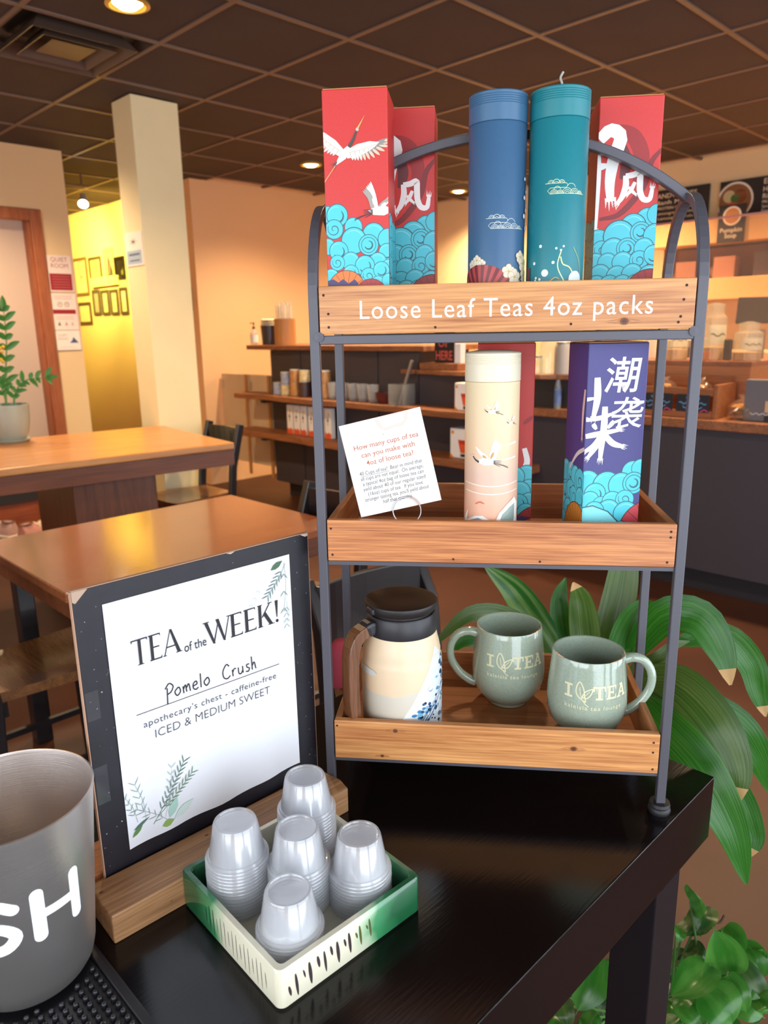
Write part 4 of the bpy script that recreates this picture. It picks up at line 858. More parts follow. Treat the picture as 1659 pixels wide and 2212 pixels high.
# ------------------------------------------------------------------ three-tier rack
M_iron = mat('rack_iron_charcoal', '55545c', 0.42, 0.2, bump=0.05, bump_scale=300)
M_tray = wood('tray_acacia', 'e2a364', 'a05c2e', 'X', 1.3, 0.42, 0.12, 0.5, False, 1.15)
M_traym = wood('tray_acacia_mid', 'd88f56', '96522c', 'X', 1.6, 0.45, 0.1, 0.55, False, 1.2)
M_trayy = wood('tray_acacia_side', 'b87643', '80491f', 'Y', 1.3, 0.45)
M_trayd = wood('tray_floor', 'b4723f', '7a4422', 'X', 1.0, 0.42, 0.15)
rack = thing('tiered_rack', 'black iron countertop rack with three wooden trays', 'rack', RO, AZ)
UL, UR, VB = -0.007, 0.427, 0.1655
for u in (UL, UR):
    path = [(u, 0.0055, 0.012), (u, 0.0055, 0.30), (u, 0.0055, 0.655)]
    for k in range(1, 24):
        a_ = PI*k/24; path.append((u, 0.0855-0.08*math.cos(a_), 0.655+0.107*math.sin(a_)))
    path += [(u, VB, 0.655), (u, VB, 0.30), (u, VB, 0.012)]
    b = MB(); b.bar(path, (1, 0, 0), 0.0115, 0.0105); b.build('side_frame', M_iron, rack, 0.0012)
    for v in (0.0055, VB):
        b = MB(); b.lathe([(0.0, 0.0), (0.013, 0.0), (0.0145, 0.004), (0.0135, 0.008), (0.0125, 0.009), (0.0135, 0.011), (0.0125, 0.015), (0.0, 0.016)], 24, M=Matrix.Translation((u, v, 0))); b.build('foot', mat('rubber_black', '1f1d20', 0.5), rack)
pts = []; Rr = (0.217**2+0.078**2)/(2*0.078)
for k in range(25):
    x = -0.217+0.434*k/24; pts.append((0.21+x, 0.0855, 0.838-(Rr-math.sqrt(Rr*Rr-x*x))))
b = MB(); b.bar(pts, (0, 1, 0), 0.013, 0.0105); b.build('top_arch', M_iron, rack, 0.0012)
for v in (0.0055, VB):
    b = MB(); b.bar([(UL+0.006, v, 0.6075), (UR-0.006, v, 0.6075)], (0, 1, 0), 0.0105, 0.0105); b.build('cross_rail', M_iron, rack, 0.001)
    for z in (0.333, 0.055): b = MB(); b.bar([(UL+0.006, v+0.002, z), (UR-0.006, v+0.002, z)], (0, 1, 0), 0.008, 0.005); b.build('cross_rail', M_iron, rack)
for u in (UL+0.006, UR-0.006): b = MB(); b.lathe([(0, -0.002), (0.0058, -0.0015), (0.0058, 0.003)], 14, M=Matrix.Translation((u, 0.0, 0.611))@Matrix.Rotation(PI/2, 4, 'X')@Matrix.Scale(-1, 4, (0, 0, 1))); b.build('bolt', M_iron, rack)
def tray(z0, z1, mfront, name='tray'):
    th = 0.009; D = 0.235; W = 0.42; x0 = 0.0002; x1 = W-0.0002
    fb = part('front_board', mfront, rack, (x0, -0.001, z0, x1, th, z1), bevel=0.0012)
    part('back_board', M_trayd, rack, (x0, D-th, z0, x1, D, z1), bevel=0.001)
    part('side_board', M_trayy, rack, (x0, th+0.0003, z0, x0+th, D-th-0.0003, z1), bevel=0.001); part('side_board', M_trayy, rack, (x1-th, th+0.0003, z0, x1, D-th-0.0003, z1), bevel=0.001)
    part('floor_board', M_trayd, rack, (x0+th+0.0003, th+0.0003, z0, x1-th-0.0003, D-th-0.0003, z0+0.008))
    return fb
fb3 = tray(0.614, 0.668, M_tray); fb2 = tray(0.337, 0.390, M_traym); fb1 = tray(0.059, 0.1145, M_tray)
ffn = lambda z0: face_fn((0, -0.001, z0), (1, 0, 0), (0, 0, 1))
a = Art(0.0, 0, 0.42, 0.055)
a.text('Loose Leaf Teas 4oz packs', 0.2115, 0.0168, 0.0295, 'f4f0ec', 'c', 0.0, width=0.327, spacing=1.1)
a.emit('lettering', ffn(0.614), fb3, 0.6)
def nails(fb, z0, P):
    a = Art(0, 0, 0.42, 0.056)
    for x, y in P: a.disk(x, y, 0.0016, '4a2a18', 10); a.disk(x+0.0003, y+0.0002, 0.0008, '1a0f0a', 8)
    a.emit('nail_hole', ffn(z0), fb, 0.7)
nails(fb3, 0.614, ((0.006, 0.044), (0.011, 0.023), (0.011, 0.008), (0.409, 0.046), (0.407, 0.031), (0.405, 0.013), (0.403, 0.007), (0.135, 0.006), (0.287, 0.007)))
nails(fb2, 0.337, ((0.005, 0.042), (0.006, 0.008), (0.413, 0.044), (0.413, 0.037), (0.411, 0.006), (0.157, 0.005), (0.262, 0.004)))
nails(fb1, 0.059, ((0.004, 0.048), (0.418-0.006, 0.044), (0.412, 0.03), (0.413, 0.006)))
def knots(fb, z0, P):
    a = Art(0, 0, 0.42, 0.056)
    for x, y, r in P:
        a.disk(x, y, r*1.5, 'b07844', 20, r*0.85); a.disk(x, y, r, '7d4a2a', 18, r*0.8); a.disk(x, y, r*0.6, '5a3320', 14, r*0.5)
        for s_ in (-1, 1): a.stroke([(x+s_*r*1.2, y+r*0.4), (x+s_*r*3.5, y+r*0.1)], 0.0006, '8a5430', True, 6); a.stroke([(x+s_*r*1.2, y-r*0.4), (x+s_*r*4, y-r*0.2)], 0.0006, '8a5430', True, 6)
    a.emit('wood_knot', ffn(z0), fb, 0.5)
knots(fb1, 0.059, ((0.313, 0.030, 0.0042), (0.082, 0.044, 0.0036), (0.064, 0.006, 0.0026)))
knots(fb3, 0.614, ((0.345, 0.009, 0.0050),))
FZ3, FZ2, FZ1 = 0.6225, 0.3455, 0.0675          # tray floors

# ------------------------------------------------------------------ artwork shared by the tea boxes
TQ, TQ2, OUT, RED, DRED = '4fc8d8', '8ae2ea', '35606e', 'cf3330', '9c2b33'
def cloud(a, x, y, r, kind=0, base=TQ):
    a.disk(x, y, r, OUT, 26); a.disk(x, y, r*0.93, base, 26)
    if kind == 1: a.spiral(x, y, r*0.70, r*0.10, 2.6, 1.35, r*0.10, OUT)
    elif kind == 2: a.arc(x, y-r*0.05, r*0.55, -2.6, 0.9, r*0.16, OUT, 14, taper=True); a.arc(x-r*0.1, y, r*0.72, 1.2, 3.0, r*0.05, TQ2, 12, taper=True)
    elif kind == 3: a.arc(x, y, r*0.74, 0.2, 2.4, r*0.06, TQ2, 14, taper=True)
    elif kind == 4:
        a.disk(x, y, r*0.74, OUT, 24); a.disk(x, y, r*0.68, base, 24); a.arc(x, y, r*0.38, -2.8, 1.6, r*0.16, OUT, 14, taper=True)
def fan(a, x, y, r, a0, a1, col, n=7, line='6a2a1c'):
    a.fill([(x, y)]+[(x+r*math.cos(a0+(a1-a0)*i/16), y+r*math.sin(a0+(a1-a0)*i/16)) for i in range(17)], col)
    for k in range(n+1):
        q = a0+(a1-a0)*k/n; a.stroke([(x, y), (x+r*math.cos(q), y+r*math.sin(q))], r*0.018, line)
    a.arc(x, y, r, a0, a1, r*0.03, line, 16)
def crane(a, x, y, s, flip=1, pose=0, black=False):
    """a flying crane, s = wing span unit"""
    W, G, O = 'f3efe8', '8d8780', 'd99a6a'
    def Pt(u, v): return (x+flip*u*s, y+v*s)
    def wing(S, E, tr, n=12):
        S, E, tr = Vector((*S, 0)), Vector((*E, 0)), Vector((*tr, 0)).normalized(); ax = (E-S).normalized()
        for k in range(n):
            t = k/(n-1); b_ = S.lerp(E, 0.12+0.80*t); d_ = tr.lerp(ax, t**1.6).normalized(); L_ = 0.17+0.13*t
            e_ = b_+d_*L_; m_ = b_+d_*L_*0.45
            a.stroke([Pt(b_.x, b_.y), Pt(m_.x, m_.y), Pt(e_.x, e_.y)], s*0.066, '8f8a84', True, 5)
            e2 = b_+d_*L_*1.04; a.stroke([Pt(m_.x, m_.y), Pt(e2.x, e2.y)], s*0.046, 'e6bfa6' if t > 0.35 else 'd9cfc4', True, 4)
        q = lambda t, o: (lambda v: Pt(v.x, v.y))(S.lerp(E, t)+tr*o)
        a.fill([q(-0.05, 0.0), q(0.30, -0.05), q(0.70, -0.05), q(1.0, 0.0), q(0.80, 0.07), q(0.50, 0.12), q(0.20, 0.14), q(-0.05, 0.13)], W)
        for k in range(6): a.stroke([q(0.08+0.14*k, 0.13-0.012*k), q(0.06+0.15*k, 0.05)], s*0.010, 'b8a48c')
        a.stroke([q(0.0, 0.05), q(0.5, 0.045), q(0.9, 0.02)], s*0.010, 'c9b49a')
    if pose == 0:      # seen from above, both wings spread
        wing((-0.03, 0.10), (-0.50, 0.42), (-0.55, -0.65)); wing((0.06, 0.08), (0.60, 0.18), (0.10, -1.0))
        a.fill([Pt(*p) for p in ((0.08, 0.16), (0.12, 0.10), (0.02, -0.06), (-0.16, -0.16), (-0.12, -0.06), (-0.03, 0.08))], 'ffffff')
        a.stroke([Pt(0.08, 0.12), Pt(0.16, 0.24), Pt(0.22, 0.38)], lambda t: s*(0.06-0.03*t), '4a4440', False, 8); a.disk(*Pt(0.23, 0.39), s*0.028, 'c9b8a0'); a.stroke([Pt(0.24, 0.41), Pt(0.36, 0.60)], lambda t: s*0.03*(1.05-t), 'd9b060')
        for k in range(4): a.stroke([Pt(-0.13, -0.10), Pt(-0.24+0.02*k, -0.14-0.025*k)], s*0.03, '5a544e', True)
        for k in (0, 1): a.stroke([Pt(-0.16, -0.16), Pt(-0.30, -0.34), Pt(-0.42-0.02*k, -0.50-0.03*k)], s*0.016, O)
    else:              # side view, wings raised, flying to the left
        c2 = '2f2c30' if black else 'f3efe8'
        for (bx, by, ex, ey) in ((-0.02, 0.06, -0.34, 0.42), (0.10, 0.06, 0.26, 0.66)):
            for k in range(7):
                t = k/6; a.stroke([Pt(bx+0.14*t, by-0.02*t), Pt((bx+ex)/2+0.12*t, (by+ey)/2-0.06*t), Pt(ex+0.20*t, ey-0.20*t)], s*0.085, ('f6f2ec' if k % 2 == 0 else 'e9e2d8') if black else ('a39c94' if k > 3 else 'f1e6da'), True, 6)
            a.stroke([Pt(bx+0.03, by+0.02), Pt((bx*1.2+ex)/2.2+0.05, (by*1.2+ey)/2.2-0.05)], s*0.075, 'c99a62' if black else 'f3efe8', True, 5)
        a.fill([Pt(*p) for p in ((-0.26, 0.02), (-0.10, 0.10), (0.16, 0.08), (0.34, 0.0), (0.20, -0.10), (-0.06, -0.12), (-0.20, -0.06))], 'faf7f2')
        a.stroke([Pt(-0.22, -0.03), Pt(-0.34, 0.03), Pt(-0.44, 0.14)], lambda t: s*(0.07-0.045*t), '2f2c30' if black else 'f3efe8', False, 8); a.disk(*Pt(-0.45, 0.15), s*0.026, 'f6f2ec'); a.disk(*Pt(-0.445, 0.168), s*0.014, 'c8402c', 10); a.stroke([Pt(-0.47, 0.15), Pt(-0.57, 0.165)], s*0.014, '6a6258', True)
        for k in range(5): a.stroke([Pt(0.22, 0.02-0.02*k), Pt(0.46-0.01*k, 0.02-0.045*k)], s*0.05, '2f2c30', True)
        for k in (0, 1): a.stroke([Pt(0.34, -0.08), Pt(0.52, -0.12-0.02*k), Pt(0.68, -0.19-0.03*k)], s*0.014, '3a3438')
def brush(a, pts, w, col='f4f1ee', sm=14, fray=True):
    a.stroke(pts, lambda t: w*(0.75+0.35*math.sin(PI*t+0.4)), col, False, sm)
    if fray:
        (x0, y0), (x1, y1) = pts[-2], pts[-1]; dx, dy = x1-x0, y1-y0; l = math.hypot(dx, dy) or 1
        for k in range(4):
            o = (k-1.5)*w*0.24; a.stroke([(x1-dy/l*o-dx/l*w*0.3, y1+dx/l*o-dy/l*w*0.3), (x1-dy/l*o*1.2+dx/l*w*(0.5+0.25*(k % 2)), y1+dx/l*o*1.2+dy/l*w*(0.5+0.25*(k % 2)))], lambda t: w*0.20*(1.1-t), col, new=(k == 0))
def feng(a, x, y, s):
    """brush-written character, about s wide"""
    P = lambda u, v: (x+u*s, y+v*s)
    brush(a, [P(0.20, 0.92), P(0.22, 0.60), P(0.12, 0.25), P(-0.05, 0.02)], s*0.19)
    brush(a, [P(0.20, 0.90), P(0.45, 0.93), P(0.66, 1.0), P(0.68, 0.75), P(0.70, 0.40), P(0.82, 0.16), P(1.02, 0.14), P(1.08, 0.35), P(1.10, 0.55)], s*0.19, sm=30)
    brush(a, [P(0.52, 0.70), P(0.40, 0.45), P(0.26, 0.28)], s*0.12); brush(a, [P(0.32, 0.55), P(0.46, 0.40), P(0.58, 0.30)], s*0.10)
def ghost(a, pts, w, col): a.stroke(pts, lambda t: w*(0.5+0.6*math.sin(PI*t)), col, False, 18)

W_, D_, H_ = 0.073, 0.068, 0.2535
def front(d=0.0): return face_fn((0, 0, 0), (1, 0, 0), (0, 0, 1))
def leftf(): return face_fn((0, D_, 0), (0, -1, 0), (0, 0, 1))
def rightf(): return face_fn((W_, 0, 0), (0, 1, 0), (0, 0, 1))
def clouds_low(a, W, top, seed, boost=1.0):
    random.seed(seed)
    rows = [(top-0.008, 0.0165, 4), (top-0.030, 0.0150, 4), (top-0.052, 0.0135, 5), (top-0.071, 0.0120, 5), (top-0.088, 0.0115, 6)]
    for y, r, n in rows:
        for k in range(n): cloud(a, W*(k+0.5)/n+random.uniform(-0.004, 0.004), y+random.uniform(-0.004, 0.004), r*random.uniform(0.85, 1.15), random.choice((1, 2, 3, 3, 4)))
def tea_box(label, u, v, z, yaw, color, art_front, art_left=None, art_right=None, lidtop='c9b8a0'):
    p = RW(u, v, z); t = thing('tea_gift_box', label, 'box', p, AZ+yaw, 'tall printed tea gift boxes')
    part('carton', mat('carton_'+color, color, 0.42, var=0.03, var_scale=300, bump=0.05, bump_scale=500), t, (0, 0, 0, W_, D_, H_), bevel=0.0012)
    part('top_flap', mat('kraft', 'b98552', 0.7), t, (0.001, 0.002, H_+0.0002, W_-0.001, D_-0.001, H_+0.0012))
    for fn, art in ((front(), art_front), (leftf(), art_left), (rightf(), art_right)):
        if art: a = Art(0.0006, 0, (W_ if fn is not None else W_)-0.0006, H_-0.0006); art(a); a.emit('printed_art', fn, t, 0.45)
    return t
def art_crane(a):
    X = lambda zx: (zx-165)/7333.0
    Y = lambda zy: H_-(zy-145)/7785.0
    for zx, zy, r, k in ((185, 1150, 70, 0), (265, 1160, 95, 2), (400, 1260, 80, 3), (570, 1330, 100, 3), (690, 1370, 90, 0), (235, 1275, 82, 1), (175, 1420, 70, 3), (400, 1375, 112, 3), (270, 1460, 85, 2), (680, 1480, 75, 2), (525, 1415, 88, 4), (370, 1550, 80, 3), (600, 1560, 80, 3), (490, 1590, 88, 2), (255, 1560, 66, 1), (690, 1600, 60, 3), (370, 1650, 70, 2), (520, 1680, 72, 1), (630, 1630, 72, 2), (200, 1680, 70, 3), (440, 1740, 60, 3), (600, 1740, 60, 3), (690, 1720, 60, 3), (320, 1760, 60, 3), (220, 1800, 80, 3), (400, 1850, 80, 3), (560, 1850, 80, 3), (680, 1850, 80, 3)):
        cloud(a, X(zx), Y(zy), r/7500, k)
    fan(a, X(330), Y(1800), 165/7400, 0.15, PI-0.15, 'd9793a')
    a.fill([(X(x), Y(y)) for x, y in ((165, 1770), (165, 1715), (215, 1700), (260, 1730), (300, 1700), (345, 1740), (400, 1705), (430, 1740), (430, 1800), (165, 1830))], '4a3f6a')
    fan(a, X(540), Y(1850), 140/7400, 0.2, PI-0.2, 'a83a3a', 8)
    crane(a, X(340), Y(670), 0.066, 1, 0)
    crane(a, X(640), Y(1130), 0.046, -1, 1)
def art_wind(a, dy=0.036):
    S = lambda pts: [(x, y+dy) for x, y in pts]
    ghost(a, S([(0.018, 0.185), (0.040, 0.175), (0.052, 0.150), (0.046, 0.125)]), 0.016, 'a02a2c')
    ghost(a, S([(0.030, 0.165), (0.034, 0.145), (0.030, 0.128)]), 0.012, '6a3034'); ghost(a, S([(0.074, 0.160), (0.062, 0.145), (0.054, 0.118), (0.030, 0.090), (0.006, 0.084)]), 0.007, '84282c')
    # the large character that wraps round the left edge
    brush(a, S([(0.002, 0.172), (0.014, 0.182), (0.026, 0.174), (0.019, 0.150), (0.016, 0.125), (0.018, 0.104)]), 0.014); brush(a, S([(-0.002, 0.160), (-0.001, 0.130), (0.000, 0.070)]), 0.012); brush(a, S([(0, 0.142), (0.012, 0.144)]), 0.007, fray=False)
    feng(a, 0.027, 0.100+dy, 0.035)
    for X, Y, r, k in ((0.062, 0.084, 0.014, 3), (0.073, 0.090, 0.012, 0), (0.046, 0.076, 0.016, 3), (0.006, 0.062, 0.013, 2), (0.030, 0.066, 0.019, 3), (0.055, 0.070, 0.0125, 4), (0.072, 0.066, 0.014, 3), (0.010, 0.050, 0.012, 1), (0.024, 0.050, 0.015, 3), (0.040, 0.052, 0.0125, 4), (0.060, 0.052, 0.012, 3), (0.004, 0.036, 0.012, 3), (0.018, 0.036, 0.012, 3), (0.036, 0.036, 0.013, 3), (0.055, 0.038, 0.0115, 1), (0.072, 0.044, 0.012, 2), (0.010, 0.022, 0.013, 3), (0.030, 0.020, 0.013, 2), (0.048, 0.022, 0.013, 3), (0.068, 0.020, 0.013, 3)): cloud(a, X, Y+dy*0.95, r, k)
    for r_ in range(3):
        for k in range(5): cloud(a, 0.006+0.0155*k+0.006*(r_ % 2), 0.044-0.015*r_, 0.0125, (3, 2, 3, 1)[(k+r_) % 4])
    fan(a, 0.070, 0.030, 0.032, 0.9, PI-0.1, 'a83a3a', 7)
def art_side(a): clouds_low(a, D_, 0.115, 5)
def art_mid(a):
    ghost(a, [(0.072, 0.160), (0.060, 0.150)], 0.005, 'a02a2c')
    brush(a, [(0.062, 0.118), (0.066, 0.100), (0.060, 0.088), (0.050, 0.084)], 0.007)
    for X, Y, r, k in ((0.066, 0.082, 0.014, 3), (0.050, 0.080, 0.014, 3), (0.070, 0.064, 0.013, 2), (0.058, 0.060, 0.014, 3), (0.070, 0.046, 0.013, 3), (0.056, 0.044, 0.013, 2), (0.066, 0.032, 0.012, 3), (0.03, 0.07, 0.016, 3), (0.03, 0.045, 0.016, 1), (0.01, 0.06, 0.016, 2)): cloud(a, X, Y, r, k)
    fan(a, 0.085, 0.005, 0.036, 1.7, PI, 'b03a3a', 4); a.fill([(0.045, 0.020), (0.060, 0.026), (0.073, 0.024), (0.073, 0.012), (0.045, 0.010)], '4a3f6a'); fan(a, 0.080, -0.006, 0.030, 1.4, PI, 'c8622c', 5)
b1 = tea_box('tall red box with flying white cranes at the left of the top tray', 0.009, 0.0125, FZ3, 0, 'cf3330', art_crane, None, art_side)
b2 = tea_box('red box half hidden behind the tall crane box', 0.057, 0.097, FZ3, 0, 'cb3230', art_wind, art_side, None)
b3 = tea_box('red box with white brush writing at the right of the top tray', 0.3215, 0.097, FZ3, 0, 'd03432', art_wind, lambda a: (clouds_low(a, D_, 0.115, 8)), None)
b4 = tea_box('red box on the middle tray behind the cream tumbler', 0.185, 0.105, FZ2, 0, 'c8362f', art_mid, art_side, None)
def art_violet(a):
    for X, Y, r, k in ((0.006, 0.088, 0.016, 3), (0.030, 0.084, 0.018, 2), (0.062, 0.100, 0.014, 3), (0.072, 0.104, 0.012, 3), (0.048, 0.084, 0.016, 3), (0.064, 0.086, 0.014, 4), (0.016, 0.074, 0.014, 2), (0.010, 0.066, 0.012, 3), (0.024, 0.060, 0.011, 1), (0.038, 0.064, 0.013, 2), (0.054, 0.066, 0.012, 1), (0.034, 0.052, 0.015, 3), (0.016, 0.052, 0.013, 2), (0.056, 0.048, 0.016, 3)): cloud(a, X, Y, r, k)
    a.fill([(0.0, 0.058), (0.014, 0.060), (0.034, 0.052), (0.052, 0.034), (0.052, 0.0), (0.0, 0.0)], OUT); a.fill([(0.0, 0.0565), (0.014, 0.0585), (0.033, 0.0508), (0.0505, 0.033), (0.0505, 0.0), (0.0, 0.0)], TQ2)
    fan(a, 0.088, 0.024, 0.040, 1.7, PI+0.3, 'bf3f4a', 5); fan(a, 0.084, -0.004, 0.036, 1.5, PI, 'd9863a', 4); a.fill([(0.040, 0.010), (0.056, 0.030), (0.066, 0.026), (0.056, 0.0), (0.040, 0.0)], '3f3a7a')
    a.disk(0.018, 0.010, 0.026, OUT); a.disk(0.018, 0.010, 0.0246, '4bb4d8'); a.disk(0.018, 0.008, 0.018, OUT); 
    for dx, dy, r in ((0, 0.004, 0.010), (-0.009, 0.0, 0.009), (0.009, 0.0, 0.009), (0, -0.006, 0.014)): a.disk(0.018+dx, 0.010+dy, r, TQ2)
    cloud(a, 0.050, 0.028, 0.011, 4)
    for ch, x, y, s, o in (('潮', 0.021, 0.200, 0.044, 0.010), ('袭', 0.030, 0.156, 0.041, 0.006)  ): a.text(ch, x, y, s, 'f4f1f4', 'l', o, 0.12)
    lx, ly, ls = 0.000, 0.120, 0.046; Q = lambda *p: [(lx+u*ls, ly+v*ls) for u, v in p]
    brush(a, Q((0.14, 0.98), (0.42, 1.02), (0.74, 1.12)), 0.0052); brush(a, Q((0.20, 0.86), (0.30, 0.72)), 0.005, fray=False); brush(a, Q((0.76, 0.92), (0.60, 0.74)), 0.005, fray=False)
    brush(a, Q((0.02, 0.54), (0.40, 0.60), (0.98, 0.70)), 0.0062); brush(a, Q((0.50, 1.30), (0.50, 0.80), (0.46, 0.30), (0.44, -0.10)), 0.0076); brush(a, Q((0.44, 0.56), (0.26, 0.30), (-0.02, 0.12)), 0.0064); brush(a, Q((0.54, 0.56), (0.76, 0.34), (1.06, 0.24)), 0.0068)
    brush(a, [(0.012, 0.214), (0.013, 0.190), (0.009, 0.166)], 0.008); brush(a, [(-0.004, 0.166), (0.007, 0.164)], 0.005, fray=False); brush(a, [(-0.004, 0.188), (0.010, 0.190)], 0.004, fray=False); brush(a, [(0.020, 0.140), (0.004, 0.118)], 0.006)
def art_violet_l(a):
    clouds_low(a, D_, 0.098, 11)
    fan(a, 0.050, 0.020, 0.040, 0.5, PI-0.1, 'c9812e', 9); a.disk(0.02, 0.006, 0.018, OUT); a.disk(0.02, 0.006, 0.0165, '3fa0c0'); a.disk(0.05, 0.002, 0.018, OUT); a.disk(0.05, 0.002, 0.0165, '3fa0c0')
    brush(a, [(0.064, 0.200), (0.060, 0.170), (0.060, 0.140)], 0.006, 'd8b8b0'); brush(a, [(0.070, 0.130), (0.046, 0.120), (0.022, 0.100)], 0.005, 'd8c8c8')
b5 = tea_box('violet blue box with white brush characters on the middle tray', 0.312, 0.025, FZ2, math.radians(12), '413c7c', art_violet, art_violet_l)

# ------------------------------------------------------------------ cylindrical canisters
def canister(label, name, u, v, z, R, H, body, lid, lidh, artf, cat='canister', dome=0.004, roughb=0.38, body_m=None):
    p = RW(u, v, z); t = thing(name, label, cat, p, AZ)
    zs = H-lidh
    b = MB(); b.lathe([(0, 0), (R-0.001, 0), (R, 0.001), (R, zs-0.0008), (R-0.0006, zs)], 64); b.build('body', body_m or mat('can_'+body, body, roughb, var=0.02, var_scale=200), t)
    prof = [(R-0.0007, zs+0.0002), (R+0.0004, zs+0.0008)]
    for k in range(5): q = zs+lidh-0.004-0.0022*(4-k); prof += [(R+0.0004, q-0.0005), (R-0.0001, q), (R+0.0004, q+0.0005)]
    prof += [(R+0.0004, H-0.0012), (R-0.0008, H), (R*0.6, H+dome*0.7), (0, H+dome)]
    b = MB(); b.lathe(prof, 64); b.build('lid', mat('lid_'+lid, lid, roughb), t)
    a = Art(-R*PI*0.62, 0.0005, R*PI*0.62, zs-0.001, strip=0.0015, eps=8e-6); artf(a); a.emit('printed_art', cyl_fn(R, 0, -PI/2), t, 0.4)
    return t
def mini_cloud(a, x, y, s, col='e3e6c4'):
    for k in range(3): a.arc(x-0.34*s+0.16*s*k, y+0.30*s, 0.09*s*(1.0 if k != 1 else 1.25), 0, PI, 0.014*s, col, 10); a.arc(x-0.34*s+0.16*s*k, y+0.30*s, 0.05*s, 0, PI, 0.012*s, col, 8)
    a.stroke([(x-0.52*s, y+0.30*s), (x+0.12*s, y+0.30*s), (x+0.18*s, y+0.24*s), (x+0.12*s, y+0.17*s), (x-0.36*s, y+0.17*s), (x-0.44*s, y+0.09*s), (x-0.36*s, y), (x+0.78*s, y)], 0.014*s, col)
    for cx, r in ((-0.24, 0.12), (-0.06, 0.10), (0.16, 0.16), (0.40, 0.15), (0.60, 0.09)):
        for q in (1.0, 0.68, 0.38): a.arc(x+cx*s, y, r*s*q, 0, PI, 0.013*s, col, 10)
    a.arc(x-0.15*s, y+0.11*s, 0.10*s, 0.1, PI-0.1, 0.013*s, col, 9); a.arc(x+0.28*s, y+0.14*s, 0.15*s, 0.3, PI-0.3, 0.013*s, col, 9)
def blossom(a, x, y, r, col='efe6da', c2='b9a27a'):
    for k in range(5): q = 2*PI*k/5+0.3; a.disk(x+0.55*r*math.cos(q), y+0.55*r*math.sin(q), r*0.48, c2, 12); a.disk(x+0.55*r*math.cos(q), y+0.55*r*math.sin(q), r*0.42, col, 12)
    a.disk(x, y, r*0.18, 'c9a860', 10)
def art_blue(a):
    mini_cloud(a, 0.006, 0.104, 0.036, 'cfd8d0')
    fx, fy, fr = -0.018, 0.020, 0.046
    for x, y, r in ((-0.032, 0.066, 0.006), (-0.024, 0.071, 0.006), (-0.017, 0.067, 0.005)): blossom(a, x, y, r, 'e6dcc8')
    n = 30
    for k in range(n):
        q0, q1 = 0.05+(PI-0.1)*k/n, 0.05+(PI-0.1)*(k+1)/n
        a.fill([(fx, fy), (fx+fr*math.cos(q0), fy+fr*math.sin(q0)), (fx+fr*math.cos(q1), fy+fr*math.sin(q1))], 'b2413f' if k % 2 else '6f2226')
    for x, y, r in ((0.014, 0.058, 0.008), (0.022, 0.052, 0.009), (0.030, 0.074, 0.007), (0.036, 0.067, 0.009), (0.040, 0.054, 0.009), (0.044, 0.040, 0.009), (0.028, 0.034, 0.009), (0.034, 0.026, 0.010), (0.046, 0.024, 0.009)): blossom(a, x, y, r, 'dcd0b8')
    a.stroke([(0.026, 0.045), (0.040, 0.060), (0.047, 0.10), (0.044, 0.13), (0.040, 0.160)], 0.0006, 'cfc6b0', False, 16)
    for k in range(9): a.disk(0.040+0.005*math.sin(k*2.1), 0.105+0.0065*k, 0.0028-0.0001*k, 'd8dde6', 9)
